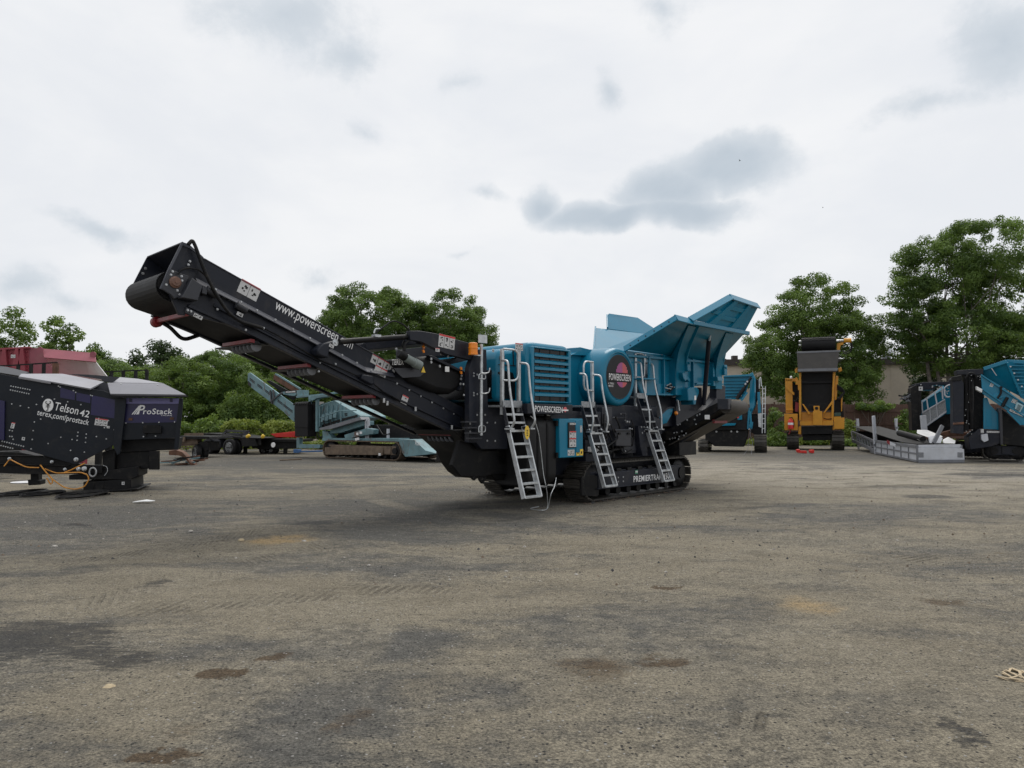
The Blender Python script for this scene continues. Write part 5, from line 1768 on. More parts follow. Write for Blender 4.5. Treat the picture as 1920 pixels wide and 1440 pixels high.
bolts(E, [B.Y(*q, -.001) for q in l1([(55, 100), (55, 170), (100, 100), (150, 110), (150, 160), (190, 90), (195, 150), (200, 200), (235, 90), (235, 130), (235, 170), (235, 210), (240, 240)])], (0, -1, 0), .03, .03, mat=FRED)
decal(E, B.Y(*l1([(95, 145)])[0], -.13), (1, 0, 0), (0, 0, 1), .16, .12, 2, 1, False, 'label_plate')
mb = MB()
for x in (.6, 5.0, 7.2):
    mb.box(x - 6, x - 5.75, .2, .45, 0, 2.6)
    mb.box(x - 6, x - 5.75, 1.2, 1.45, 0, 2.6)
mb.box(-6, 2, .15, 1.5, 2.3, 2.6)
mb.build('bin_leg', FRED, E)
Q = Frame('catwalk', 'dark steel catwalk with railings and posts behind the blue-black feeder', 'catwalk', 0, 0, 0, at=(-14.5, 22.5, 0))
E = Q.e
for pts, posts in (((( -40, 215), (60, 212), (500, 184)), ((160, 205), (272, 196), (383, 190))), (((910, 265), (1285, 250)), ((972, 262), (1075, 258), (1183, 254), (1280, 250)))):
    mb = MB()
    P = [Q.Y(*q, 0) for q in l1(pts)]
    for a, b in zip(P, P[1:]):
        mb.bar(a, b, .04, .04)
    mb.build('rail', BLK, E)
    for q in posts:
        a = Q.Y(*l1([q])[0], 0)
        m2 = MB()
        m2.box(a.x - .045, a.x + .045, -.03, .03, 1.9, a.z)
        m2.build('rail_post', BLK, E)
a = Q.Y(*l1([(486, 190)])[0], 0)
mb = MB()
mb.box(a.x - .08, a.x + .08, -.04, .04, 1.9, a.z)
mb.build('rail_post', RUST, E)
mb = MB()
mb.box(-3.5, 1.6, 0, .8, 1.8, 1.95)
for x in (-3.2, 0, 1.3):
    mb.box(x, x + .15, .05, .2, 0, 1.8)
    mb.box(x, x + .15, .6, .75, 0, 1.8)
mb.build('deck', BLK, E)
U_ = Frame('folded_screen', 'dark grey screening unit cut off by the left edge behind the feeder', 'machine', 0, 0, 0, at=(-14.5, 19.5, 0))
mb = MB()
mb.prism([U_.Y(a, b, y) for (a, b), y in zip(l1([(-60, 210), (60, 222), (250, 268), (170, 300), (-60, 262)]), (.6, .6, .4, 0, 0))], (0, .05, -.05))
mb.build('top_sheet', CHARL, U_.e)
mb = MB()
for i in range(5):
    U_.slab(l1([(-60, 280 + i * 22), (100, 296 + i * 20), (100, 306 + i * 20), (-60, 292 + i * 22)]), .1, .3, mb)
U_.slab(l1([(-60, 400), (60, 410), (60, 1100), (-60, 1100)]), .35, .6, mb)
mb.build('screen_deck', BLK, U_.e)

# ================================================================== TRAILERS, SCRAP
l3 = zc(320, 690, 6.0)
def wheel(parent, c, ax, r, w, dual=False):
    ax = V(ax).normalized()
    for k in range(2 if dual else 1):
        b = V(c) + ax * (k * (w + .06))
        mb = MB()
        mb.lathe(b, ax, [(0.02, r * .60), (0, r * .78), (.03, r * .94), (w * .2, r), (w * .8, r), (w - .03, r * .94), (w, r * .78), (w - .02, r * .6)], 26)
        o = mb.build('wheel', RUB, parent)
        mb = MB()
        mb.lathe(b + ax * .02, ax, [(0, r * .60), (.01, r * .56), (.10, r * .50), (.13, r * .22), (.05, r * .20), (.04, r * .08)], 20)
        mb.build('rim', GALV if k == 0 else BLK, o)
        mb = MB()
        mb.cyl(b + ax * .1, ax, r * .2, w * .6, 12)
        mb.build('hub', BLK, o)
A = Frame('flatbed_trailer', 'black low trailer chassis with chrome twin wheels behind the purple-ended feeder', 'trailer', *l3([(690, 972)])[0], -22)
E = A.e
wheel(E, A.Y(*l3([(650, 890)])[0], 0), (.0, 1, 0), .40, .26, True)
wheel(E, A.Y(*l3([(405, 890)])[0], .2), (.0, 1, 0), .40, .26, True)
mb = MB()
for y in (.3, 1.7):
    A.slab(l3([(100, 765), (380, 735), (800, 790), (1000, 800), (1000, 870), (800, 880), (780, 800), (560, 775), (100, 790)]), y, .12, mb)
A.slab(l3([(380, 730), (590, 745), (800, 780), (990, 785), (990, 800), (800, 800), (580, 770)]), .2, 1.7, mb)
A.slab(l3([(800, 800), (950, 800), (970, 880), (800, 885)]), .2, .15, mb)
tr = mb.build('bed_frame', BLK, E, bevel=.01)
mb = MB()
A.slab(l3([(430, 800), (450, 780), (520, 780), (550, 810), (560, 900), (440, 900)]), .35, .5, mb)
mb.build('mudguard', CHARL, E, bevel=.06)
mb = MB()
for s_, e_ in (((590, 745), (640, 705)), ((620, 705), (880, 715)), ((740, 770), (880, 720)), ((640, 740), (820, 745))):
    mb.bar(A.Y(*l3([s_])[0], .6), A.Y(*l3([e_])[0], .6), .10, .10)
mb.build('folded_ramp', CHARL, E)
mb = MB()
for q in l3([(875, 775), (890, 765), (1050, 768), (1045, 778)]):
    p = A.Y(*q, .15)
    mb.lathe(p, (0, -1, .3), [(0, .06), (.1, .08), (.16, .03)], 8)
mb.build('load_binder', LYEL, E)
mb = MB()
c = A.Y(*l3([(1155, 865)])[0], .2)
mb.lathe(c, (0, -1, 0), [(0, .12), (.02, .12)], 16)
mb.build('reflector', WHT, E)
D = Frame('lowboy_neck', 'black steel trailer neck with twin axles between chrome wheels and pale teal screener', 'trailer', *l3([(1060, 965)])[0], -8)
E = D.e
mb = MB()
D.slab(l3([(960, 830), (1430, 830), (1430, 905), (980, 915), (960, 880)]), .0, .25, mb)
D.slab(l3([(960, 800), (1430, 805), (1430, 835), (960, 835)]), -.1, 1.8, mb)
D.slab(l3([(820, 840), (860, 820), (880, 900), (820, 905)]), -.05, .1, mb)
D.slab(l3([(905, 820), (950, 820), (975, 900), (915, 905)]), -.05, .1, mb)
mb.build('neck_beam', BLK, E, bevel=.01)
for x in (1050, 1110):
    wheel(E, D.Y(*l3([(x, 915)])[0], .4), (0, 1, 0), .30, .24, True)
mb = MB()
for q in l3([(1290, 930), (840, 935)]):
    p = D.Y(*q, .2)
    mb.box(p.x - .06, p.x + .06, .1, .3, 0, p.z + .2)
mb.build('landing_leg', BLK, E)
mb = MB()
p, q = D.Y(*l3([(1440, 955)])[0], -.3), D.Y(*l3([(1380, 915)])[0], -.3)
mb.box(q.x, q.x + .28, -.3, .0, p.z, q.z)
D.slab(l3([(1430, 935), (1700, 925), (1700, 945), (1430, 950)]), -.2, .1, mb)
mb.build('blue_skid', BLUE, E, bevel=.01)
for pts, mt_, nm, lab in ((((1120, 742), (1395, 712), (1395, 780), (1180, 778)), BRED, 'red_plate', 'bright red steel plate lying on the trailer neck before the weeds'), (((1150, 805), (1240, 800), (1260, 815), (1160, 830)), PALE, 'green_block', 'small green block resting on the trailer neck under the red plate')):
    mb = MB()
    D.slab(l3(pts), .3, .6, mb)
    o = mb.build(nm, mt_, None, bevel=.01, label=lab, category='steel plate' if 'red' in nm else 'block')
    o.location, o.rotation_euler = D.o, (0, 0, radians(D.deg))
H = Frame('truck_rear', 'rusty dark truck chassis end with black tyres between the feeder and the chrome wheels', 'truck chassis', *l3([(330, 1008)])[0], -15)
E = H.e
wheel(E, H.Y(*l3([(265, 950)])[0], .1), (.6, 1, 0), .36, .24, True)
mb = MB()
H.slab(l3([(60, 765), (430, 770), (440, 800), (60, 800)]), .0, 1.6, mb)
H.slab(l3([(300, 830), (420, 830), (420, 930), (310, 930)]), .2, .8, mb)
mb.build('chassis_frame', BLK, E, bevel=.01)
mb = MB()
H.slab(l3([(80, 800), (300, 795), (300, 860), (90, 880)]), .15, .3, mb)
H.slab(l3([(90, 780), (160, 775), (150, 830), (80, 830)]), -.05, .1, mb)
H.slab(l3([(150, 735), (320, 730), (320, 765), (150, 765)]), .8, .3, mb)
for i in range(3):
    H.slab(l3([(70, 850 + i * 22), (280, 845 + i * 20), (280, 853 + i * 20), (70, 860 + i * 22)]), .1, .05, mb)
mb.build('rusty_axle', MUD, E)
S_ = Frame('scrap_sheet', 'curled rusty sheet and scrap pile on the ground right of the feeder', 'scrap', 345, 872, 10)
E = S_.e
mb = MB()
cv = l3([(-20, 935), (60, 925), (130, 950), (180, 1000), (215, 1060), (270, 1100)])
P = [S_.Y(*q, 0) for q in cv]
P[-1].z = .02
for a, b in zip(P, P[1:]):
    mb.prism([a, b, b + V((-.15, .9, .0)), a + V((-.15, .9, .0))], (0, 0, .012))
S_.slab(l3([(-20, 935), (60, 925), (130, 950), (180, 1000), (215, 1060), (270, 1098), (232, 1102), (188, 1050), (150, 1005), (90, 985), (-20, 978)]), -.02, .5, mb)
mb.build('curled_sheet', RUST, E)
mb = MB()
rr = random.Random(5)
for i in range(16):
    a = V((rr.uniform(-1.0, .1), rr.uniform(-.1, 1.2), rr.uniform(.03, .22)))
    t = rr.uniform(-.5, .5)
    mb.mat(i % 3).bar(a, a + V((cos(t) * rr.uniform(.3, .8), sin(t) * .5, rr.uniform(-.02, .12))), rr.uniform(.04, .14), rr.uniform(.03, .06))
mb.build('scrap_piece', [RUST, BLK, PALE], E)
mb = MB()
mb.tube([ground_at(525, 864) + V((0, 0, .03)), ground_at(565, 862) + V((0, 0, .03))], .03, 6)
mb.build('steel_bar', MUD, None, label='thin dull bar on the ground left of the pale teal screener tracks', category='bar')

# ================================================================== PALE TEAL SCREENER
l4 = zc(460, 680, 4.8)
S = Frame('pale_screener', 'weathered pale teal tracked screener with rusty tracks, seen under the raised conveyor', 'screener', 733, 864.5, -35)
E = S.e
xl = S.Y(607, 850, 0).x
make_track(E, xl - .1, .55, 0, .5, .80, pitch=.15, mat=MUD, frame=MUD)
make_track(E, xl - .1, .55, 1.9, 2.4, .80, pitch=.15, mat=MUD, frame=MUD)
mb = MB()
S.slab(l4([(715, 762), (1235, 768), (1235, 832), (715, 828)]), -.03, .05, mb)
mb.build('track_beam', MUD, E, bevel=.01)
mb = MB()
S.slab(l4([(690, 680), (1400, 680), (1400, 712), (690, 705)]), .1, 2.2, mb)
S.slab(l4([(1380, 690), (1520, 695), (1620, 790), (1720, 818), (1440, 848), (1400, 800)]), .05, 2.2, mb)
S.slab(l4([(460, 676), (486, 676), (486, 735), (670, 738), (670, 770), (460, 770)]), .2, .2, mb)
S.slab(l4([(690, 610), (740, 620), (780, 680), (700, 700)]), .2, .3, mb)
cf = mb.build('chassis', PALE, E, bevel=.012)
lettering(cf, 'POW', S.Y(*l4([(1528, 742)])[0], .05), (1, 0, -.12), (0, 0, 1), .28, .15, WHT, bold=.03)
mb = MB()
S.slab(l4([(1140, 560), (1480, 560), (1480, 690), (1140, 690)]), .6, 1.2, mb)
S.slab(l4([(880, 600), (1100, 580), (1100, 690), (780, 690)]), .8, 1.0, mb)
mb.build('engine_bay', BLK, E, bevel=.02)
mb = MB()
for q0, q1 in (((1088, 505), (1092, 700)), ((1108, 515), (1112, 690)), ((1285, 595), (1285, 690))):
    mb.bar(S.Y(*l4([q0])[0], .3), S.Y(*l4([q1])[0], .3), .09, .09, up=(0, 1, 0))
mb.build('support_post', GREY, E)
# screen box
mb = MB()
S.slab(l4([(655, 395), (680, 370), (800, 340), (1040, 480), (1040, 500), (1000, 500), (860, 545), (690, 590), (660, 590)]), .5, 1.5, mb)
sb_ = mb.build('screen_box', PALE, E, bevel=.015)
for x in (690, 735, 775, 815, 855):
    m2 = MB()
    S.slab(l4([(x, 385), (x + 10, 383), (x + 10, 555), (x, 560)]), .44, .06, m2)
    m2.build('box_rib', PALE, sb_)
m2 = MB()
for i, q in enumerate(l4([(705, 470), (740, 458), (775, 445), (812, 432)])):
    m2.bar(S.Y(*q, .42), S.Y(q[0] - 2, q[1] + 14, .30), .14, .10)
m2.build('spring_housing', PALE, sb_)
m2 = MB()
for i in range(5):
    S.slab(l4([(893, 455 + i * 6), (915, 452 + i * 6), (915, 455 + i * 6), (893, 458 + i * 6)]), .485, .02, m2)
m2.build('vent_slot', PRINT, sb_)
mb = MB()
S.slab(l4([(665, 590), (1030, 488), (1045, 512), (760, 600), (670, 605)]), .0, .5, mb)
mb.build('side_walkway', GREYD, E)
mb = MB()
for q0, q1 in (((668, 395), (668, 575)), ((668, 500), (860, 430)), ((860, 360), (860, 520)), ((668, 395), (780, 350)), ((865, 432), (1000, 430))):
    mb.tube([S.Y(*l4([q0])[0], .05), S.Y(*l4([q1])[0], .05)], .022, 6)
mb.build('walkway_rail', PALE, E)
mb = MB()
S.slab(l4([(760, 610), (1045, 525), (1080, 525), (1080, 560), (860, 630), (760, 640)]), .3, .5, mb)
S.slab(l4([(890, 650), (1090, 590), (1155, 600), (1150, 640), (1040, 660), (900, 690)]), .1, .3, mb)
mb.build('side_chute', PALE, E, bevel=.01)
mb = MB()  # black slabs standing in for the shade in gaps around the screen box
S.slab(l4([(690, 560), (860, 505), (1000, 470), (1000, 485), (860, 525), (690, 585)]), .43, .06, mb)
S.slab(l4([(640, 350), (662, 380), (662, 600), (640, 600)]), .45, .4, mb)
mb.build('painted_shadow_gap', BLK, E)
mb = MB()
for q0, q1 in (((700, 520), (760, 590)), ((760, 500), (800, 570)), ((640, 600), (700, 660)), ((900, 620), (1040, 640)), ((1120, 570), (1120, 690)), ((1180, 560), (1300, 640))):
    mb.tube(arc3([S.Y(*l4([q0])[0], .3), S.Y((l4([q0])[0][0] + l4([q1])[0][0]) / 2, l4([q1])[0][1] + 3, .2), S.Y(*l4([q1])[0], .3)]), .03, 6)
mb.build('drive_hose', BLK, E)
mb = MB()
for q in l4([(1010, 640), (1040, 630), (1000, 690), (1015, 685), (1210, 825)]):
    p = S.Y(*q, -.04)
    mb.box(p.x - .06, p.x + .06, -.06, -.03, p.z - .05, p.z + .05)
mb.build('white_label', OFFW, E)
# black folded belt at the near end and uprights
mb = MB()
S.slab(l4([(440, 380), (560, 372), (562, 665), (445, 668)]), .0, .5, mb)
mb.build('hanging_belt', RUB, E, bevel=.02)
mb = MB()
a = S.Y(*l4([(442, 372)])[0], -.02)
b = S.Y(*l4([(563, 366)])[0], -.02)
mb.tube([a + V((0, .1, 0)), b + V((0, .1, 0))], .09, 12)
for i in range(7):
    p = lerp(a, b, i / 6)
    mb.lathe(p + V((0, -.02, -.02)), (0, -1, 0), [(0, .045), (.03, .045)], 8)
p, q = S.Y(*l4([(440, 575)])[0], -.02), S.Y(*l4([(565, 575)])[0], -.02)
mb.bar(p, q, .05, .05)
mb.build('belt_roller', BLK, E)
mb = MB()
for x in (568, 630):
    S.slab(l4([(x, 300), (x + 18, 300), (x + 18, 620), (x, 620)]), .2, .12, mb)
S.slab(l4([(568, 318), (600, 295), (740, 285), (760, 300), (640, 320), (600, 345)]), .1, .3, mb)
S.slab(l4([(455, 300), (640, 285), (830, 260), (830, 275), (640, 300), (460, 318)]), .4, .15, mb)
mb.build('upright_frame', PALE, E, bevel=.01)
mb = MB()
for i in range(6):
    q = l4([(590 + i * 8, 350)])[0], l4([(575 + i * 12, 470)])[0], l4([(600 + i * 8, 600)])[0]
    mb.tube(arc3([S.Y(*k_, .3) for k_ in q]), .02, 5)
mb.build('hose_bundle', BLK, E)
# raised tail conveyor
mb = MB()
cs = l4([(22, 95), (42, 90), (430, 375), (440, 400), (440, 535), (400, 500), (340, 440), (50, 222), (20, 165)])
S.slab(cs, .35, .08, mb)
tc_ = mb.build('tail_conveyor', PALE, E, bevel=.01)
mb = MB()
for i, (x, y) in enumerate(((38, 135), (108, 188), (178, 240), (290, 330), (340, 368), (380, 398))):
    S.slab(l4([(x, y), (x + 44, y + 33), (x + 44, y + 42), (x, y + 9)]), .34, .02, mb)
    S.slab(l4([(x, y + 14), (x + 44, y + 47), (x + 44, y + 54), (x, y + 21)]), .34, .02, mb)
S.slab(l4([(25, 165), (50, 190), (50, 222), (22, 195)]), .33, .02, mb)
mb.build('side_slot', PRINT, tc_)
mb = MB()
S.slab(l4([(258, 108), (285, 110), (500, 240), (480, 262), (430, 262), (250, 150)]), 1.6, .05, mb)
mb.build('far_side_board', RUST, tc_)
mb = MB()
P = [S.Y(*l4([q])[0], 1.59) for q in ((270, 104), (292, 112), (500, 240))]
for a, b in zip(P, P[1:]):
    mb.bar(a, b, .05, .08)
mb.build('board_rim', PALE, tc_)
mb = MB()
P = [S.Y(*l4([q])[0], .9) for q in ((190, 170), (215, 158), (470, 300), (430, 340))]
mb.prism(P, (0, .05, .0))
mb.build('belt', RUB, tc_)
mb = MB()
for q0, q1 in (((230, 350), (330, 270)), ((225, 250), (240, 370)), ((250, 245), (262, 330))):
    mb.bar(S.Y(*l4([q0])[0], .28), S.Y(*l4([q1])[0], .28), .06, .06)
mb.build('conveyor_hinge', CHARL, tc_)
mb = MB()
S.slab(l4([(335, 262), (460, 248), (462, 280), (440, 300), (340, 285)]), .5, .1, mb)
hb = mb.build('head_board', PALE, E)
mb = MB()
S.slab(l4([(358, 257), (458, 250), (458, 272), (358, 276)]), .49, .012, mb)
mb.mat(1)
for i in range(11):
    S.slab(l4([(364 + i * 8, 261 - i * .6), (369 + i * 8, 260 - i * .6), (369 + i * 8, 270 - i * .4), (364 + i * 8, 271 - i * .4)]), .484, .008, mb)
mb.build('worn_name_strip', [PRINT, WHT], hb)
mb = MB()
S.slab(l4([(460, 250), (495, 245), (495, 300), (465, 300)]), .45, .5, mb)
mb.build('top_box', PALE, E, bevel=.01)

# ================================================================== TEAL CRUSHER BEHIND THE HOPPER
l5 = zc(1300, 540, 4.5)
K = Frame('parked_crusher', 'teal and black tracked crusher parked behind the big hopper, ribbed hopper wall towards the yard', 'crusher', 1375, 848, -19)
E = K.e
def front_track(F_, pts, w, mat=SHOE, h=None, ln=3.4):
    """crawler seen from its end: laid along the frame's y axis"""
    a, b = F_.Y(*pts[0], 0), F_.Y(*pts[1], 0)
    o = bpy.data.objects.new('undercarriage', None)
    COL.objects.link(o)
    o.parent = F_.e
    mtx = Matrix.Rotation(pi / 2, 4, 'Z')
    mtx.translation = (max(a.x, b.x), -.1, 0)
    o.matrix_local = mtx
    t = make_track(o, 0, ln, 0, abs(b.x - a.x), h or a.z, pitch=.17, mat=mat)
    # lift the crawler up one level so that shoes stay sub-parts
    t.parent = F_.e
    t.matrix_local = mtx
    bpy.data.objects.remove(o)
    return t
front_track(K, l5([(40, 1285), (125, 1380)]), .5, ln=3.4)
front_track(K, l5([(512, 1240), (622, 1385)]), .5, h=.92, ln=3.4)
mb = MB()
K.slab(l5([(100, 1040), (445, 1030), (460, 1250), (430, 1340), (180, 1335), (100, 1280)]), .3, 3.0, mb)
K.slab(l5([(60, 1010), (460, 1010), (450, 1200), (60, 1200)]), .1, .3, mb)
bd_ = mb.build('lower_body', BLK, E, bevel=.03)
mb = MB()
K.slab(l5([(190, 1145), (360, 1140), (350, 1160), (190, 1165)]), -.2, .4, mb)
mb.build('cross_bar', TEALD, E, bevel=.01)
mb = MB()
K.slab(l5([(255, 742), (490, 735), (440, 900), (400, 940), (255, 940)]), .7, .06, mb)
hw = mb.build('hopper_wall', TEALD, E)
for i in range(7):
    y = 775 + i * 26
    m2 = MB()
    K.slab(l5([(258, y), (478 - i * 10, y - 3), (474 - i * 10, y + 6), (258, y + 8)]), .58, .12, m2)
    m2.build('wall_rib', TEALD, hw)
mb = MB()
K.slab(l5([(258, 738), (470, 728), (495, 712), (510, 735), (490, 745), (258, 752)]), .5, .2, mb)
mb.prism([K.Y(a, b, y) for (a, b), y in zip(l5([(492, 712), (516, 765), (518, 990), (482, 1065), (470, 940), (480, 760)]), (.6, .4, .3, .3, .5, .6))], (.06, .12, 0))
mb.build('hopper_lip', TEAL, E, bevel=.01)
mb = MB()
mb.tube([K.Y(*l5([(488, 755)])[0], .35), K.Y(*l5([(425, 850)])[0], .25)], .07, 10)
mb.tube([K.Y(*l5([(430, 845)])[0], .25), K.Y(*l5([(365, 935)])[0], .15)], .10, 12)
mb.build('wing_ram', BLK, E)
mb = MB()
for a, b in (((455, 880), (405, 950)), ((470, 1010), (460, 1190)), ((480, 1040), (490, 1190))):
    mb.bar(K.Y(*l5([a])[0], .25), K.Y(*l5([b])[0], .2), .10, .10, up=(0, 1, 0))
K.slab(l5([(360, 1060), (410, 1055), (412, 1110), (375, 1115)]), .0, .2, mb)
K.slab(l5([(540, 880), (562, 875), (575, 1050), (545, 1060)]), .2, .3, mb)
K.slab(l5([(475, 1130), (505, 1130), (500, 1180), (470, 1180)]), .1, .2, mb)
mb.build('teal_frame', TEAL, E, bevel=.01)
mb = MB()
K.slab(l5([(510, 760), (560, 780), (560, 880), (510, 1050)]), .8, 1.0, mb)
K.slab(l5([(455, 1060), (620, 1060), (620, 1230), (520, 1240), (460, 1200)]), .8, 1.5, mb)
mb.build('engine_side', BLK, E, bevel=.02)
mb = MB()
for x in (585, 608):
    mb.bar(K.Y(*l5([(x, 830)])[0], .1), K.Y(*l5([(x - 4, 1225)])[0], -.1), .035, .06, up=(0, 1, 0))
for i in range(9):
    a, b = l5([(585, 850 + i * 42)])[0], l5([(607, 850 + i * 42)])[0]
    mb.bar(K.Y(*a, .05), K.Y(*b, .05), .03, .04)
mb.tube(arc3([K.Y(*q, .1) for q in l5([(557, 850), (557, 770), (568, 755), (575, 830)])]), .03, 6)
K.slab(l5([(545, 1060), (578, 1055), (575, 1180), (550, 1170)]), .1, .05, mb)
mb.build('side_ladder', GALV, E)
mb = MB()
K.slab(l5([(423, 1050), (442, 1050), (442, 1075), (423, 1075)]), .28, .01, mb)
mb.build('label_plate', WHT, E)
mb = MB()
mb.lathe(K.Y(*l5([(375, 1088)])[0], -.02), (0, -1, 0), [(0, .06), (.04, .06)], 10)
mb.build('emergency_stop', BRED, E)
mb = MB()
mb.tube(arc3([K.Y(*q, .0) for q in l5([(480, 1190), (470, 1240), (468, 1290), (460, 1360)])] + [K.loc(ground_at(*l5([(425, 1412)])[0])) + V((0, 0, .02))]), .011, 6)
mb.tube(arc3([K.Y(*q, .0) for q in l5([(485, 1190), (480, 1250), (500, 1300)])] + [K.loc(ground_at(*l5([(490, 1410)])[0])) + V((0, 0, .02))]), .011, 6)
mb.build('loose_hose', GREYD, E)
bolts(E, [K.Y(*q, .29) for q in l5([(195, 1212), (320, 1210), (370, 1212), (190, 1155)])] + [K.Y(*q, .2) for q in l5([(460, 1130), (465, 1160), (470, 1190), (440, 810), (455, 790), (400, 905)])], (0, -1, 0), .04, .03)

# ================================================================== YELLOW MACHINE
l6 = zc(1440, 610, 5.76)
Y_ = Frame('yellow_crusher', 'yellow tracked crusher seen end-on with black belt running up its front, before the wooden fence', 'crusher', 1529, 843.5, -22)
E = Y_.e
front_track(Y_, l6([(202, 1160), (335, 1345)]), .6, h=1.0, ln=3.2)
front_track(Y_, l6([(690, 1150), (828, 1348)]), .6, h=1.05, ln=3.2)
def yp(name, polys, y, depth, mat=YEL, bevel=.012, parent=None):
    m = MB()
    for p in polys:
        Y_.slab(l6(p), y, depth, m)
    return m.build(name, mat, parent or E, bevel=bevel)
yp('side_box', [[(175, 955), (320, 955), (322, 1135), (178, 1132)]], -.1, .9)
yp('rear_column', [[(185, 580), (262, 575), (268, 945), (192, 950)], [(186, 572), (300, 575), (300, 605), (186, 605)]], .3, .6)
yp('column_brace', [[(195, 660), (215, 665), (285, 730), (285, 755), (262, 745), (200, 690)]], .2, .1)
yp('column_brace', [[(195, 905), (270, 900), (270, 920), (195, 922)]], .2, .1)
yp('conveyor_leg', [[(335, 505), (358, 505), (360, 1030), (335, 1030)]], .0, .25)
yp('conveyor_leg', [[(703, 500), (730, 500), (712, 700), (710, 1040), (682, 1040), (690, 820)]], .0, .25)
yp('head_roller_housing', [[(312, 282), (782, 265), (770, 300), (745, 500), (325, 505)]], -.6, .5, TAUPE, .02)
mb = MB()
Y_.slab(l6([(312, 285), (782, 268), (782, 285), (312, 303)]), -.63, .06, mb)
Y_.slab(l6([(322, 470), (755, 460), (750, 490), (322, 500)]), -.63, .06, mb)
mb.build('housing_lip', GREYD, E, bevel=.006)
a, b = Y_.Y(*l6([(362, 210)])[0], -.1), Y_.Y(*l6([(728, 200)])[0], -.1)
mb = MB()
mb.tube([a, b], .40, 28)
hd_ = mb.build('head_drum', RUB, E)
mb = MB()
for i in range(9):                                   # chevron tread on the belt
    x0 = a.x + (b.x - a.x) * i / 9
    x1 = a.x + (b.x - a.x) * (i + 1) / 9
    for t in (.5, .9, 1.3):
        for s0, s1 in ((0, .5), (.5, 1)):
            p = V((x0 + (x1 - x0) * s0, a.y - .405 * cos(t - .1 * (s0 > 0)), a.z + .405 * sin(t - .1 * (s0 > 0))))
            q = V((x0 + (x1 - x0) * s1, a.y - .405 * cos(t - .1 * (s0 == 0)), a.z + .405 * sin(t - .1 * (s0 == 0))))
            mb.bar(p, q, .02, .02)
mb.build('belt_chevron', BLK, hd_)
yp('belt', [[(360, 495), (705, 490), (705, 620), (690, 690), (690, 850), (370, 850), (360, 700)]], .35, .1, RUB, .004)
yp('belt_fold', [[(358, 605), (700, 600), (700, 625), (358, 632)]], .22, .2, BLK, .02)
yp('belt_fold', [[(365, 842), (690, 838), (690, 920), (370, 925)]], .22, .2, BLK, .02)
yp('diagonal_brace', [[(368, 850), (385, 850), (460, 955), (440, 965)], [(690, 815), (700, 840), (610, 950), (590, 955)]], -.05, .15)
yp('front_box', [[(492, 870), (555, 870), (558, 925), (585, 930), (590, 1078), (485, 1078), (487, 930), (497, 922)]], -.25, .5)
mb = MB()
mb.lathe(Y_.Y(*l6([(525, 895)])[0], -.26), (0, -1, 0), [(0, .09), (.02, .09), (.03, .05)], 16)
mb.build('emblem', BLK, E)
yp('front_beam', [[(345, 1035), (705, 1030), (705, 1080), (345, 1082)]], -.1, .4)
yp('front_pan', [[(360, 940), (487, 940), (487, 1035), (360, 1035)], [(590, 940), (690, 940), (690, 1035), (590, 1035)]], .2, .3)
yp('right_box', [[(712, 985), (788, 985), (790, 1000), (825, 995), (825, 1118), (712, 1120), (712, 1090)]], -.1, .9)
yp('right_column', [[(735, 545), (760, 548), (755, 640), (740, 800), (720, 810), (712, 700)], [(788, 760), (806, 760), (800, 930), (790, 930)]], .2, .3)
yp('left_arm', [[(298, 560), (312, 560), (340, 610), (342, 680), (325, 720), (322, 640), (298, 640)], [(290, 475), (318, 455), (318, 510), (292, 510)], [(758, 465), (790, 450), (800, 490), (770, 505)]], .05, .3)
yp('under_plate', [[(350, 1090), (700, 1085), (700, 1175), (350, 1180)]], .1, 2.5, BLK, .02)
yp('under_skirt', [[(330, 1095), (358, 1080), (358, 1180), (325, 1175)], [(700, 1090), (825, 1118), (700, 1130)]], .0, .5, YEL)
yp('axle_beam', [[(370, 1180), (690, 1180), (680, 1240), (380, 1245)]], .4, 2.0, BLK, .02)
yp('side_engine', [[(262, 610), (330, 640), (335, 1030), (265, 960)]], .8, 1.0, BLK, .02)
yp('side_engine', [[(720, 800), (800, 760), (820, 990), (712, 985)]], .5, 1.5, BLK, .02)
yp('green_cap', [[(718, 945), (785, 942), (785, 980), (718, 982)]], -.05, .3, paint('dark_green_paint', (.03, .07, .05), .5), .01)
mb = MB()
for p, q, r_ in (((740, 165), (815, 165), .07), ):
    mb.tube([Y_.Y(*l6([p])[0], -.1), Y_.Y(*l6([q])[0], -.1)], r_, 12)
for q in ((345, 175), (345, 215), (750, 170)):
    mb.lathe(Y_.Y(*l6([q])[0], -.2), (1, 0, 0), [(-.06, .07), (.06, .07)], 10)
mb.build('drum_shaft', STEEL, E)
mb = MB()
mb.tube([Y_.Y(*l6([(820, 165)])[0], -.1), Y_.Y(*l6([(900, 163)])[0], -.1)], .13, 14)
Y_.slab(l6([(745, 195), (815, 180), (815, 205), (785, 215), (775, 270), (745, 275)]), -.1, .2, mb)
mb.build('drum_motor', YEL, E)
mb = MB()
mb.tube(arc3([Y_.Y(*q, -.1) for q in l6([(895, 180), (915, 230), (880, 300), (810, 300)])]), .03, 6)
mb.tube(arc3([Y_.Y(*q, -.1) for q in l6([(895, 190), (900, 250), (850, 290), (800, 280)])]), .03, 6)
mb.tube(arc3([Y_.Y(*q, .0) for q in l6([(330, 700), (330, 770), (300, 820), (275, 815)])]), .03, 6)
for i in range(5):
    mb.tube(arc3([Y_.Y(*q, .1) for q in l6([(745, 640 + i * 12), (800, 680 + i * 10), (830, 720), (780, 760 + i * 9), (760, 800)])]), .03, 6)
mb.tube(arc3([Y_.Y(*q, -.1) for q in l6([(600, 1005), (640, 1015), (690, 1010)])]), .03, 6)
mb.build('hydraulic_hose', BLK, E)
mb = MB()
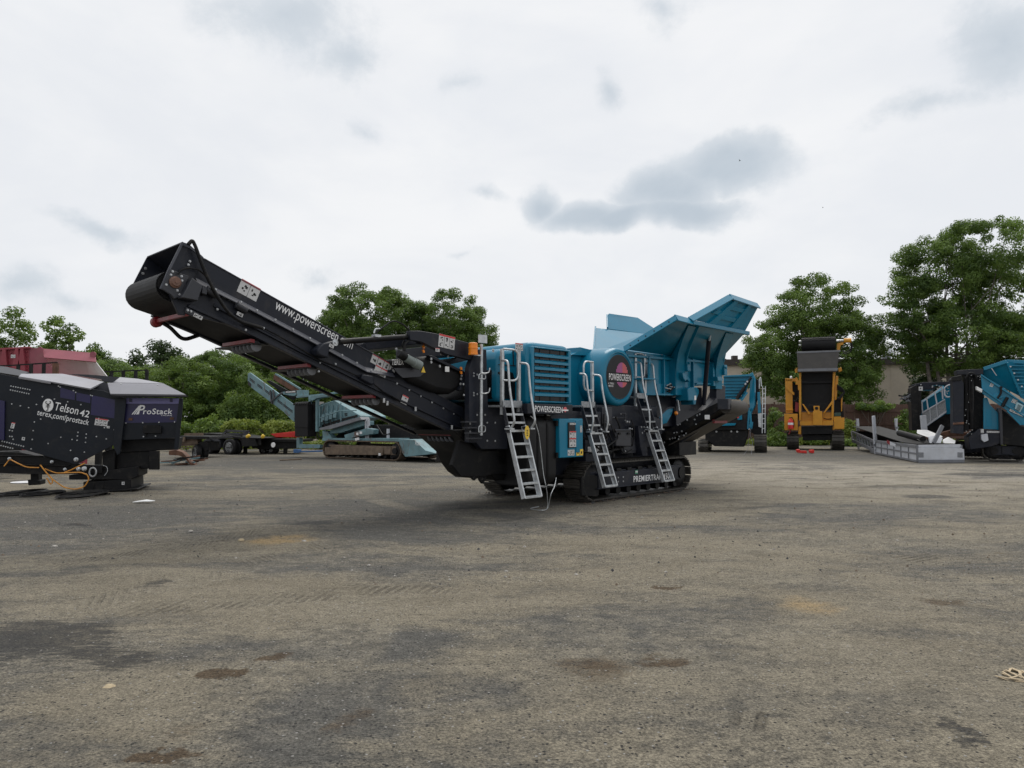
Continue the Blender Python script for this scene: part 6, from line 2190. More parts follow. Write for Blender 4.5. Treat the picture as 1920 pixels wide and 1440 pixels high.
Y_.slab(l6([(295, 825), (335, 840), (325, 935), (290, 930)]), .3, .2, mb)
mb.build('red_reel', RED, E)
mb = MB()
mb.lathe(Y_.Y(*l6([(250, 572)])[0], .2), (0, 0, 1), [(0, .07), (.1, .07), (.13, .03)], 12)
mb.build('lamp', WHT, E)
# fire extinguisher hung on the box
mb = MB()
p = Y_.Y(*l6([(247, 1120)])[0], -.28)
mb.lathe(p, (0, 0, 1), [(0, .13), (.02, .15), (.45, .15), (.53, .10), (.56, .05), (.62, .05)], 18)
fe = mb.build('fire_extinguisher', BRED, None, label='red fire extinguisher hanging on the yellow box', category='extinguisher')
fe.location, fe.rotation_euler = Y_.o, (0, 0, radians(Y_.deg))
mb = MB()
mb.lathe(p + V((0, 0, .24)), (0, 0, 1), [(0, .153), (.12, .153)], 18)
mb.build('label_band', WHT, fe)
mb = MB()
mb.tube(arc3([p + V((.0, -.02, .62)), p + V((.08, -.05, .66)), p + V((.18, -.05, .45)), p + V((.16, -.08, .1))]), .02, 6)
mb.bar(p + V((-.1, 0, .64)), p + V((.1, 0, .66)), .04, .03)
mb.build('valve_handle', BLK, fe)
mb = MB()
mb.tube(arc3([p + V((-.02, 0, -.02)), p + V((-.06, 0, -.2)), p + V((-.12, 0, -.3))]), .035, 6)
mb.build('hose', RED, fe)
for i, (pts, lab) in enumerate(((l6([(318, 1345), (345, 1338), (352, 1355), (420, 1355), (422, 1385), (330, 1378)]), 'longer of two red chocks lying below the yellow machine'), (l6([(460, 1345), (500, 1340), (502, 1372), (490, 1382), (462, 1375)]), 'shorter of two red chocks lying below the yellow machine'))):
    mb = MB()
    G_ = Frame.__new__(Frame)
    G_.o, G_.deg, G_.c, G_.s = ground_at(1510 if i == 0 else 1523, 850.5), 0, 1, 0
    Frame.slab(G_, pts, 0, .25, mb)
    lo_ = min(v[2] for v in mb.v)
    mb.v = [(v[0], v[1], v[2] - lo_ + .002) for v in mb.v]
    o = mb.build('wheel_chock', BRED, None, bevel=.02, label=lab, category='chock', group='red chocks on the ground')
    o.location = G_.o

# ================================================================== GREY CONVEYOR SECTION ON THE GROUND
l7 = zc(1580, 660, 5.647)
g0, g1 = ground_at(*l7([(790, 1172)])[0]), ground_at(*l7([(1290, 1172)])[0])
G = Frame('conveyor_section', 'grey steel conveyor section lying on the ground with scrap sheets on it', 'conveyor', 0, 0, math.degrees(atan2(g1.y - g0.y, g1.x - g0.x)), at=g0)
E = G.e
Wd = (g1 - g0).length
mb = MB()
G.slab(l7([(785, 1015), (1250, 1018), (1285, 1030), (1292, 1140), (800, 1142)]), .0, .06, mb)
G.slab(l7([(795, 985), (1250, 978), (1250, 1015), (785, 1013)]), .05, .05, mb)
ep_ = mb.build('end_plate', GREY, E, bevel=.008)
mb = MB()
G.slab(l7([(800, 1142), (1292, 1140), (1292, 1172), (805, 1174)]), -.02, .1, mb)
mb.build('end_sill', GREYD, E, bevel=.006)
for x in (803, 1217):
    mb = MB()
    for i in range(5):
        G.slab(l7([(x, 1065 + i * 11), (x + 55, 1066 + i * 11), (x + 55, 1071 + i * 11), (x, 1070 + i * 11)]), -.012, .014, mb)
    mb.build('vent_grille', PRINT, ep_, smooth=False)
post_feet = {318: (1640, 34.9), 148: (1608, 41.0), 556: (1680, 41.0)}     # where the uprights stand: bearing and distance
LD = G.loc(V(((post_feet[318][0] - 960) / FPX * 34.9, 34.9, 0)))
Ln = LD.length
LD.normalize()
hz = G.Y(*l7([(790, 985)])[0], 0).z
mb = MB()
for off in (V((0.02, 0.02, 0)), V((Wd - .08, .05, 0))):
    for z0, z1, w in ((.02, .10, .10), (hz * .45, hz * .55, .05), (hz - .12, hz, .10)):
        a = off + V((0, 0, (z0 + z1) / 2))
        mb.bar(a, a + LD * (Ln + 1.2), w, z1 - z0)
    for i in range(7):
        a = off + LD * (Ln * i / 6.0)
        mb.box(a.x - .03, a.x + .03, a.y - .03, a.y + .03, .05, hz - .05)
sr_ = mb.build('side_frame', GREYD, E, bevel=.004)
mb = MB()
a = V((.03, .06, .08))
mb.prism([a, a + LD * Ln, a + LD * Ln + V((0, 0, hz * .8)), a + V((0, 0, hz * .8))], (.012, .0, 0))
mb.build('side_sheet', GREY, E)
mb = MB()
a = V((.1, .2, hz - .04))
mb.prism([a + LD * .9, a + LD * (Ln + 6.2) + V((0, 0, .65)), a + LD * (Ln + 6.2) + V((Wd - .3, 0, .65)), a + LD * .9 + V((Wd - .3, 0, 0))], (0, 0, .02))
mb.build('belt', RUB, E)
mb = MB()
for off in (V((.0, 0, 0)), V((Wd - .1, 0, 0))):
    a = off + LD * Ln + V((0, 0, .15))
    mb.bar(a, a + LD * 6.4 + V((0, 0, .35)), .09, .16)
    mb.bar(a + V((0, 0, .45)), a + LD * 6.4 + V((0, 0, .85)), .07, .10)
    for i in range(9):
        p = a + LD * (.3 + i * .75)
        mb.bar(p + V((0, 0, i * .04)), p + LD * .4 + V((0, 0, .5 + i * .045)), .05, .06)
for i in range(9):
    a = LD * (Ln + .4 + i * .7) + V((0, 0, .25 + i * .05))
    mb.bar(a, a + V((Wd - .1, 0, 0)), .06, .06)
mb.build('tail_frame', GREYD, E)
mb = MB()
for i in range(8):
    a = LD * (Ln + .6 + i * .75) + V((0, 0, .62 + i * .05))
    mb.tube([a, a + V((Wd - .1, 0, 0))], .07, 8)
mb.build('idler_roller', BLK, E)
for pts, d in (([(318, 680), (345, 674), (370, 975), (340, 985)], 0.0), ([(148, 708), (172, 706), (188, 935), (160, 945)], .0), ([(556, 706), (583, 704), (582, 795), (566, 800)], .0)):
    q = l7(pts)
    bx_, by_ = post_feet[pts[0][0]]
    w_ = G.loc(V(((bx_ - 960) / FPX * by_, by_, 0)))
    mb = MB()
    G.slab(q, w_.y, .12, mb)
    bz = min(v[2] for v in mb.v)
    mb.box(mb.v[3][0] + .02, mb.v[3][0] + .10, w_.y, w_.y + .1, 0.0, bz + .05)
    po_ = mb.build('upright_post', GREY, E, bevel=.006)
    m2 = MB()
    xx_ = sum(v[0] for v in mb.v[:4]) / 4
    m2.box(xx_ - .10, xx_ + .10, w_.y - .04, w_.y + .02, bz - .05, bz + .05)
    m2.build('post_bracket', GREYD, po_)
mb = MB()
p = G.Y(*l7([(480, 960)])[0], 1.2)
G.slab(l7([(470, 930), (500, 945), (500, 985), (470, 965)]), .6, .02, mb)
mb.mat(1)
G.slab(l7([(500, 945), (560, 975), (560, 1005), (500, 985)]), .6, .02, mb)
mb.build('name_label', [RED, GREY], E)
# loose sheets and a rubber roll lying on the section
def loose(name, mat, pts, y, depth, label, cat):
    m = MB()
    m.prism([G.Y(a, b, yy) for (a, b), yy in zip(l7(pts), y)], depth)
    o = m.build(name, mat, None, bevel=.008, label=label, category=cat)
    o.location, o.rotation_euler = G.o, (0, 0, radians(G.deg))
    return o
loose('folded_sheet', OFFW, [(800, 832), (900, 830), (1060, 895), (1000, 945), (900, 900), (795, 865)], (1.6, 2.0, 1.8, 1.3, 1.3, 1.5), (0, .08, .03), 'pale folded sheet on the far half of the grey conveyor section', 'metal sheet')
loose('bent_sheet', OFFW, [(1075, 935), (1130, 905), (1197, 940), (1190, 970), (1075, 965)], (.7, 1.0, .8, .6, .6), (0, .1, .02), 'white bent sheet at the near end of the grey conveyor section', 'metal sheet')
loose('sheet_offcut', GREY, [(920, 900), (1000, 890), (1060, 910), (1040, 965), (930, 965)], (.8, 1.0, 1.0, .6, .6), (0, .1, .02), 'grey crumpled sheet between two pale sheets on the conveyor section', 'metal sheet')
mb = MB()
mb.bar(G.Y(*l7([(962, 965)])[0], .6), G.Y(*l7([(1055, 780)])[0], .8), .14, .08, up=(0, 1, 0))
o = mb.build('steel_channel', GREYD, None, bevel=.006, label='grey steel channel sticking up from the conveyor section', category='channel')
o.location, o.rotation_euler = G.o, (0, 0, radians(G.deg))
mb = MB()
mb.tube([G.Y(*l7([(600, 858)])[0], 2.6), G.Y(*l7([(850, 925)])[0], .9)], .13, 14)
mb.prism([G.Y(a, b, y) for (a, b), y in zip(l7([(800, 930), (870, 900), (900, 950), (820, 955)]), (.9, 1.2, .8, .8))], (0, .1, .02))
o = mb.build('rubber_roll', RUB, None, label='rolled black rubber lying along the grey conveyor section', category='rubber roll')
o.location, o.rotation_euler = G.o, (0, 0, radians(G.deg))
mb = MB()
mb.bar(G.Y(*l7([(865, 835)])[0], 2.2), G.Y(*l7([(850, 672)])[0], 2.2), .22, .10, up=(0, 1, 0))
o = mb.build('steel_channel', GREY, None, bevel=.006, label='light grey upright channel leaning by the galvanised walkway', category='channel')
o.location, o.rotation_euler = G.o, (0, 0, radians(G.deg))

# ================================================================== TEAL SCREENERS AT THE RIGHT EDGE
R_ = Frame('walkway_screener', 'teal screener with black end columns and sloping galvanised walkway, behind the grey conveyor section', 'screener', 0, 0, -22, at=(18.5, 31.5, 0))
E = R_.e
def rp(F_, name, polys, y, depth, mat, bevel=.012, parent=None):
    m = MB()
    for p in polys:
        F_.slab(l7(p), y, depth, m)
    return m.build(name, mat, parent or F_.e, bevel=bevel)
rp(R_, 'end_column', [[(722, 380), (780, 345), (800, 400), (800, 830), (735, 830)], [(800, 400), (832, 390), (835, 640), (835, 830), (800, 830)]], .0, 1.0, BLK)
rp(R_, 'top_beam', [[(735, 345), (850, 320), (1150, 312), (1150, 345), (850, 352), (740, 372)], [(800, 340), (900, 345), (980, 370), (980, 400), (830, 400)]], .2, 1.2, CHAR)
rp(R_, 'screen_box', [[(830, 545), (1090, 380), (1160, 310), (1200, 310), (1200, 620), (1090, 660), (900, 790), (850, 780)]], 1.0, 1.6, TEALD, .02)
rp(R_, 'box_lip', [[(1075, 355), (1160, 308), (1170, 325), (1085, 375)], [(1095, 640), (1180, 625), (1180, 650), (1100, 660)]], .9, .2, TEAL, .01)
wk = rp(R_, 'walkway_panel', [[(838, 648), (1085, 500), (1098, 630), (880, 782)]], .2, .04, GRATE, .004)
rp(R_, 'walkway_edge', [[(836, 640), (1085, 495), (1085, 507), (838, 655)], [(880, 775), (1098, 622), (1098, 640), (884, 792)], [(920, 600), (926, 596), (938, 740), (930, 745)], [(990, 560), (996, 556), (1010, 690), (1003, 695)]], .14, .06, GREY, .003)
mb = MB()
for a, b in (((838, 525), (1055, 365)), ((838, 525), (846, 650)), ((888, 485), (905, 610)), ((975, 430), (1000, 560)), ((1050, 365), (1060, 500))):
    mb.bar(R_.Y(*l7([a])[0], .15), R_.Y(*l7([b])[0], .15), .05, .05, up=(0, 1, 0))
mb.tube(arc3([R_.Y(*q, .1) for q in l7([(1160, 470), (1100, 480), (1080, 455), (1078, 375), (1120, 350), (1160, 345)])]), .03, 6)
mb.build('walkway_rail', GREY, E)
rp(R_, 'under_body', [[(850, 790), (1100, 650), (1190, 650), (1190, 870), (850, 850)]], 1.0, 1.5, BLK, .02)
rp(R_, 'rust_beam', [[(1000, 860), (1360, 850), (1460, 880), (1100, 895)], [(1060, 850), (1180, 820), (1180, 860), (1060, 860)]], -.6, .5, RUST)
mb = MB()
for i in range(8):
    q = l7([(590 + i * 14, 460 + (i * 37) % 50)])[0], l7([(650 + i * 6, 470 + (i * 23) % 60)])[0], l7([(725, 430 + i * 14)])[0]
    mb.mat(i % 2).tube(arc3([R_.Y(*k_, .2) for k_ in q]), .035, 5)
mb.build('hose_bundle', [BLK, GREYD], E)
rnd = random.Random(2)
pts = [(rnd.uniform(810, 1130), rnd.uniform(340, 420)) for _ in range(10)] + [(rnd.uniform(1060, 1150), rnd.uniform(400, 470)) for _ in range(8)]
bolts(E, [R_.Y(*q, .15) for q in l7(pts)], (0, -1, 0), .022, .03)
decal(E, R_.Y(*l7([(805, 410)])[0], -.01), (1, 0, 0), (0, 0, 1), .16, .18, 1, 1, False, 'label_plate')
X_ = Frame('hopper_screener', 'teal screener with raised ribbed hopper and sloping side conveyor, cut off by the right edge', 'screener', 0, 0, -25, at=(18.3, 28.2, 0))
E = X_.e
rp(X_, 'drop_column', [[(1152, 290), (1170, 262), (1250, 250), (1258, 300), (1282, 330), (1282, 870), (1172, 860), (1168, 330)]], .0, .9, CHAR)
rp(X_, 'column_lip', [[(1150, 265), (1260, 245), (1262, 300), (1150, 312)]], -.06, .1, BLK, .02)
rp(X_, 'column_foot', [[(1170, 750), (1285, 740), (1285, 765), (1170, 770)]], -.05, .1, RUST, .01)
rp(X_, 'rear_column', [[(1285, 240), (1330, 200), (1350, 250), (1340, 330), (1340, 830), (1285, 850)]], .5, .8, BLK)
rp(X_, 'top_beam', [[(1205, 195), (1360, 182), (1490, 180), (1490, 240), (1350, 245), (1300, 240), (1210, 240)]], .3, .8, CHAR)
rp(X_, 'engine_bay', [[(1340, 240), (1480, 240), (1500, 480), (1480, 820), (1340, 820)]], 1.0, 1.5, BLK, .02)
mb = MB()
for i in range(14):
    x = 1290 + (i * 29) % 90
    q = l7([(x, 250 + (i * 17) % 60)])[0], l7([(x + 15 - (i % 5) * 8, 500)])[0], l7([(x + (i % 3) * 14, 690 + (i * 13) % 130)])[0]
    mb.tube(arc3([X_.Y(*k_, .3 - .02 * (i % 4)) for k_ in q]), .026, 5)
mb.tube(arc3([X_.Y(*q, .1) for q in l7([(1300, 280), (1340, 220), (1400, 230), (1420, 280)])]), .035, 6)
mb.build('hydraulic_hose', BLK, E)
rnd = random.Random(6)
pts = [(rnd.uniform(1295, 1345), rnd.uniform(300, 860)) for _ in range(9)] + [(rnd.uniform(1350, 1480), rnd.uniform(230, 320)) for _ in range(8)] + [(rnd.uniform(1290, 1380), rnd.uniform(780, 870)) for _ in range(5)]
bolts(E, [X_.Y(*q, .25) for q in l7(pts)], (0, -1, 0), .014, .02)
cv_ = rp(X_, 'side_conveyor', [[(1465, 240), (1700, 375), (1940, 560), (1940, 780), (1880, 770), (1740, 620), (1480, 440)]], .0, .08, TEAL, .01)
mb = MB()
for a, b in (((1465, 242), (1940, 560)), ((1470, 385), (1700, 545)), ((1700, 545), (1940, 690)), ((1740, 622), (1885, 772))):
    mb.bar(X_.Y(*l7([a])[0], -.04), X_.Y(*l7([b])[0], -.04), .10, .05)
mb.build('conveyor_edge', TEAL, cv_, bevel=.006)
rp(X_, 'vent_box', [[(1845, 530), (1920, 565), (1880, 640), (1822, 600)]], -.10, .10, TEALP, .01, cv_)
mb = MB()
for i in range(6):
    X_.slab(l7([(1858 - i * 4, 555 + i * 10), (1895 - i * 4, 573 + i * 10), (1893 - i * 4, 577 + i * 10), (1856 - i * 4, 559 + i * 10)]), -.11, .02, mb)
mb.build('vent_slot', PRINT, cv_)
decal(cv_, X_.Y(*l7([(1783, 530)])[0], -.0), (1, 0, -.5), (0, 0, 1), .17, .15, 2, 2, False)
decal(cv_, X_.Y(*l7([(1762, 622)])[0], -.05), (1, 0, -.55), (0, 0, 1), .48, .10, 5, 1, False, 'name_label')
decal(cv_, X_.Y(*l7([(1552, 360)])[0], -.0), (1, 0, -.5), (0, 0, 1), .11, .14, 1, 2, False)
mb = MB()
X_.slab(l7([(1418, 362), (1480, 395), (1475, 430), (1420, 400)]), -.15, .3, mb)
mb.build('conveyor_tip', OFFW, E, bevel=.01)
mb = MB()
X_.slab(l7([(1580, 460), (1640, 430), (1700, 480), (1640, 500)]), -.08, .10, mb)
mb.build('side_bracket', TEAL, cv_, bevel=.01)
mb = MB()
mb.tube([X_.Y(*l7([(1690, 580)])[0], -.12), X_.Y(*l7([(1745, 480)])[0], -.12)], .06, 8)
mb.tube(arc3([X_.Y(*q, -.1) for q in l7([(1640, 490), (1680, 430), (1670, 370), (1690, 380)])]), .04, 6)
mb.build('link_arm', BLK, cv_)
# raised hopper
mb = MB()
mb.prism([X_.Y(a, b, y) for (a, b), y in zip(l7([(1470, 242), (1500, 180), (1740, 105), (1880, 470), (1700, 375)]), (.7, .4, .1, .45, .6))], (0, .05, 0))
hp_ = mb.build('hopper_side', TEALD, E)
mb = MB()
mb.prism([X_.Y(a, b, y) for (a, b), y in zip(l7([(1735, 105), (1960, 105), (1960, 520), (1880, 480)]), (.12, .3, .6, .45))], (0, .05, 0))
mb.build('hopper_end', TEALD, E)
for i in range(9):
    y = 140 + i * 38
    m2 = MB()
    X_.slab(l7([(1748 + i * 14, y), (1960, y), (1960, y + 8), (1750 + i * 14, y + 9)]), .08 + i * .03, .1, m2)
    m2.build('end_rib', TEAL, hp_)
mb = MB()
for a, b in (((1495, 180), (1740, 98)), ((1740, 100), (1960, 108))):
    mb.bar(X_.Y(*l7([a])[0], .3), X_.Y(*l7([b])[0], .1), .12, .14)
mb.bar(X_.Y(*l7([(1740, 110)])[0], .08), X_.Y(*l7([(1890, 470)])[0], .38), .08, .10, up=(0, 1, 0))
mb.build('hopper_lip', TEAL, hp_, bevel=.01)
mb = MB()
mb.tube([X_.Y(*l7([(1568, 160)])[0], .2), X_.Y(*l7([(1630, 250)])[0], .15)], .018, 6)
for i in range(4):
    mb.lathe(X_.Y(*l7([(1775 + i * 40, 155 + i * 70)])[0], .02), (0, -1, 0), [(0, .03), (.05, .03)], 8)
mb.build('hinge_pin', STEEL, E)
rp(X_, 'door_panel', [[(1490, 490), (1530, 480), (1560, 560), (1640, 640), (1672, 680), (1672, 825), (1490, 815)]], .4, .1, TEAL, .01)
rp(X_, 'door_recess', [[(1518, 610), (1580, 610), (1580, 790), (1518, 790)]], .385, .02, TEALD, .004)
rp(X_, 'lower_box', [[(1440, 815), (1690, 835), (1690, 960), (1590, 1000), (1350, 1035), (1330, 900)]], .2, 1.2, CHAR, .02)
mb = MB()
X_.slab(l7([(1470, 875), (1535, 865), (1545, 935), (1500, 955), (1472, 930)]), .0, .2, mb)
mb.build('grey_bracket', GREY, E, bevel=.01)
decal(E, X_.Y(*l7([(1525, 855)])[0], .18), (1, 0, 0), (0, 0, 1), .45, .07, 6, 1, False, 'name_label')
decal(E, X_.Y(*l7([(1463, 858)])[0], .18), (1, 0, 0), (0, 0, 1), .10, .16, 1, 2, False, 'label_plate')
rp(X_, 'dark_body', [[(1680, 600), (1740, 640), (1890, 780), (1990, 790), (1990, 1010), (1690, 980), (1675, 900)]], .5, 1.8, BLK, .03)
rp(X_, 'front_leg', [[(1640, 590), (1680, 590), (1690, 640), (1700, 980), (1670, 985), (1660, 660)]], .1, .3, CHARL, .01)
make_track(E, X_.Y(*l7([(1480, 960)])[0], .4).x, X_.Y(*l7([(1990, 960)])[0], .4).x, .6, 1.1, .85, pitch=.2)
make_track(E, X_.Y(*l7([(1190, 960)])[0], 1.2).x, X_.Y(*l7([(1480, 960)])[0], 1.2).x + .8, 2.4, 2.9, .85, pitch=.2)

# ================================================================== FENCE AND BUILDING
FY = 49.0
Fn = Frame('wooden_fence', 'brown wooden board fence with horizontal rails behind the yellow machine', 'fence', 0, 0, 0, at=(0, FY, 0))
E = Fn.e
fz = Fn.Y(1660, 757, 0).z
bw_ = .16
x0f, x1f = Fn.Y(1385, 800, 0).x, Fn.Y(1960, 800, 0).x
s = MB()
s.box(0, bw_ - .012, 0, .025, .05, fz)
bms = []
rr = random.Random(12)
for i in range(3):
    s = MB()
    s.box(0, bw_ - .012, 0, .022 + .006 * i, .04, fz - .02 * i)
    bms.append(s.mesh('board', WOOD, False))
nb = int((x1f - x0f) / bw_)
for i in range(nb):
    o = put('board', bms[rr.randrange(3)], E, Matrix.Translation((x0f + i * bw_, rr.uniform(-.008, .008), rr.uniform(-.02, .02))))
for z in (fz * .82, fz * .50, fz * .17):
    mb = MB()
    mb.box(x0f, x1f, -.07, -.012, z - .06, z + .06)
    mb.build('rail', WOOD, E)
for i in range(int((x1f - x0f) / 2.4) + 1):
    mb = MB()
    mb.box(x0f + i * 2.4, x0f + i * 2.4 + .10, -.14, -.072, 0, fz + .12)
    mb.build('post', WOOD, E)
Bd = Frame('warehouse', 'long beige warehouse wall with dark roof edge behind the trees at right', 'warehouse', 0, 0, -3, at=(20, 66, 0))
E = Bd.e
zt = Bd.Y(1640, 684, 0).z
xa, xb = Bd.Y(1360, 700, 0).x - 3, Bd.Y(2020, 700, 0).x
mb = MB()
mb.box(xa, xb, 0, 20, 0, zt)
mb.build('wall', BEIGE, E)
mb = MB()
mb.box(xa - .2, xb, -.25, 20, zt, zt + .55)
mb.build('roof', TRIMB, E)
for i in range(int((xb - xa) / 3.0)):
    mb = MB()
    mb.box(xa + i * 3.0, xa + i * 3.0 + .08, -.02, .02, 0, zt - .01)
    mb.build('wall_joint', BEIGE, E)
mb = MB()
q = Bd.Y(1662, 671, 1)
mb.lathe(V((q.x, 1, zt + .5)), (0, 0, 1), [(0, .4), (.5, .4), (.55, .75), (1.0, .5), (1.15, .1)], 14)
mb.build('roof_vent', GREY, E)
mb = MB()
for i in range(5):
    x = xa + 2 + i * 1.1
    mb.box(x, x + .5, 2, 2.6, zt + .5, zt + .5 + [.5, .3, .6, .4, .35][i])
mb.build('roof_unit', TRIMB, E)

# ================================================================== TREES
def leaf_mesh(name, clumps, nleaf, size, mat, seed, up=.35, tone=(0, 1)):
    """leaf-sized faces spread over many small clumps; clumps = [(centre, radius, tone)]"""
    r = np.random.RandomState(seed)
    C = np.array([c[:3] for c in clumps], float)
    Rr = np.array([c[3] for c in clumps])
    Tn = np.array([c[4] for c in clumps])
    w = Rr ** 2
    ci = r.choice(len(C), nleaf, p=w / w.sum())
    d = r.normal(size=(nleaf, 3))
    d /= np.linalg.norm(d, axis=1)[:, None]
    rad = Rr[ci] * (1 - .45 * r.uniform(size=nleaf) ** 1.8) * (1 + .10 * r.normal(size=nleaf))
    P = C[ci] + d * rad[:, None] * np.array([1, 1, .68])
    n = d * .75 + np.array([0, 0, up]) + r.normal(size=(nleaf, 3)) * .36
    n /= np.linalg.norm(n, axis=1)[:, None]
    t = np.cross(n, r.normal(size=(nleaf, 3)))
    t /= np.linalg.norm(t, axis=1)[:, None]
    b = np.cross(n, t)
    s = size * r.uniform(.6, 1.25, nleaf)[:, None]
    v = np.stack([P - t * s * .9, P - b * s * .55 - n * s * .12, P + t * s * .9, P + b * s * .55 - n * s * .12], 1).reshape(-1, 3)
    m = bpy.data.meshes.new(name)
    m.vertices.add(4 * nleaf)
    m.vertices.foreach_set('co', v.ravel())
    m.loops.add(4 * nleaf)
    m.loops.foreach_set('vertex_index', np.arange(4 * nleaf))
    m.polygons.add(nleaf)
    m.polygons.foreach_set('loop_start', np.arange(nleaf) * 4)
    m.polygons.foreach_set('loop_total', np.full(nleaf, 4))
    m.update(calc_edges=True)
    a = m.attributes.new('tone', 'FLOAT', 'FACE')
    a.data.foreach_set('value', np.clip(Tn[ci] + r.normal(size=nleaf) * .16, 0, 1))
    m.materials.append(mat)
    return m

def clumps_in(ells, k, rc, seed, hollow=.55):
    r = np.random.RandomState(seed)
    out = []
    vol = np.array([e[3] * e[4] * e[5] for e in ells])
    for _ in range(k):
        e = ells[r.choice(len(ells), p=vol / vol.sum())]
        d = r.normal(size=3)
        d /= np.linalg.norm(d)
        q = (hollow + (1 - hollow) * r.uniform() ** .6)
        s = rc * r.uniform(.6, 1.35)
        out.append((e[0] + d[0] * e[3] * q, e[1] + d[1] * e[4] * q, e[2] + d[2] * e[5] * q, s, r.uniform(.0, 1.0)))
    return out

def make_tree(name, label, base, ells, mat, k, rc, nleaf, size, seed, trunks=1, tr=.22, group=None, hollow=.55, cat='tree', up=.35):
    e = bpy.data.objects.new(name, None)
    COL.objects.link(e)
    e.location = base
    e['label'], e['category'] = label, cat
    if group:
        e['group'] = group
    cl = clumps_in(ells, k, rc, seed, hollow)
    o = bpy.data.objects.new('crown', leaf_mesh('crown', cl, nleaf, size, mat, seed, up))
    COL.objects.link(o)
    o.parent = e
    r = random.Random(seed)
    top = max(q[2] for q in ells)
    for t in range(trunks):
        mb = MB()
        a = V(((t - (trunks - 1) / 2) * tr * 2.2, r.uniform(-.2, .2), -.05))
        fork = V((a.x * 2.2 + r.uniform(-.2, .2), r.uniform(-.2, .2), top * r.uniform(.42, .55)))
        mb.tube([a, lerp(a, fork, .5) + V((r.uniform(-.1, .1), 0, 0)), fork], tr, 8, tr * .6)
        for c in r.sample(cl, min(10 if trunks == 1 else 6, len(cl))):
            q = V(c[:3])
            s0 = lerp(a, fork, r.uniform(.55, 1))
            mb.tube([s0, lerp(s0, q, .5) + V((0, 0, -.12 * (q - s0).length + r.uniform(0, .5))), q], tr * .38, 6, .02)
        mb.build('trunk', BARK, e)
    return e

def tree_from(px_ells, depth, *a, **kw):
    """crown lobes given as (px, py, half width, half height) seen at one distance"""
    base_px = kw.pop('base')
    d = ray(base_px, 790)
    base = V((d.x / d.y * depth, depth, 0))
    rr_ = random.Random(int(base_px) + len(px_ells))
    px_ells = list(px_ells)
    for (px, py, w, h) in list(px_ells):
        for _ in range(3 if w > 30 else 0):
            t = rr_.uniform(-.3, pi + .3)
            px_ells.append((px + w * .86 * cos(t), py - h * .82 * sin(t), w * rr_.uniform(.18, .34), h * rr_.uniform(.16, .30)))
    ells = []
    for i, (px, py, w, h) in enumerate(px_ells):
        q = ray(px, py)
        dy = ((i * 37) % 5 - 2) * .12 * w * depth / FPX
        y = depth + dy
        ells.append((q.x / q.y * y - base.x, dy, EYE + q.z / q.y * y, w * y / FPX, w * y / FPX * .9, h * y / FPX))
    return lambda name, label, mat, k, rc, nl, sz, seed, **k2: make_tree(name, label, base, ells, mat, k, rc, nl, sz, seed, **k2)

tree_from([(1530, 590, 85, 75), (1480, 650, 85, 70), (1590, 660, 75, 75), (1530, 700, 110, 70), (1430, 690, 45, 40), (1600, 720, 42, 55)], 57, base=1540)(
    'maple_tree', 'broad green maple directly behind the yellow crusher', LEAF_MAPLE, 620, .58, 120000, .095, 21, tr=.3, group='big maples by the fence')
tree_from([(1850, 470, 80, 70), (1760, 520, 80, 85), (1890, 560, 80, 95), (1730, 610, 65, 60), (1800, 640, 110, 75), (1900, 660, 70, 70), (1690, 560, 35, 35), (1705, 640, 42, 55)], 55, base=1785)(
    'maple_tree', 'tallest maple with several grey trunks at the right edge', LEAF_MAPLE, 760, .58, 150000, .095, 22, trunks=6, tr=.17, group='big maples by the fence')
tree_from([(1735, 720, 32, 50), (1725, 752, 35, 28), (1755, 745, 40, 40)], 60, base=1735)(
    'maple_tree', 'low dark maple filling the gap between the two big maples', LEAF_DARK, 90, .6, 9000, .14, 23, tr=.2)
tree_from([(690, 600, 80, 70), (650, 620, 55, 65), (750, 620, 60, 70), (700, 660, 95, 60)], 52, base=700)(
    'round_tree', 'rounded tree above the conveyor, the wider left crown of two', LEAF_MAPLE, 520, .44, 95000, .078, 24, tr=.25, group='round trees behind the conveyor')
tree_from([(850, 610, 62, 66), (800, 625, 50, 65), (880, 640, 50, 60), (850, 670, 80, 55)], 53, base=850)(
    'round_tree', 'rounded tree above the black gantry, the right crown of two', LEAF_MAPLE, 500, .44, 90000, .078, 25, tr=.25, group='round trees behind the conveyor')
tree_from([(22, 628, 38, 46), (0, 690, 60, 60)], 50, base=10)(
    'ash_tree', 'green tree in the upper left corner of the yard behind the red bin', LEAF_HEDGE, 90, .5, 9000, .11, 26)
tree_from([(118, 630, 38, 34), (130, 665, 50, 40), (95, 680, 40, 40)], 55, base=115)(
    'loose_tree', 'loose pale tree with sky showing through behind the red bin', LEAF_HEDGE, 80, .42, 6000, .12, 27, tr=.14)
tree_from([(300, 690, 48, 45), (258, 700, 30, 40), (330, 720, 50, 50)], 62, base=295)(
    'dark_tree', 'dark tree rising above the hedge right of the red bin', LEAF_DARK, 120, .7, 11000, .15, 28)
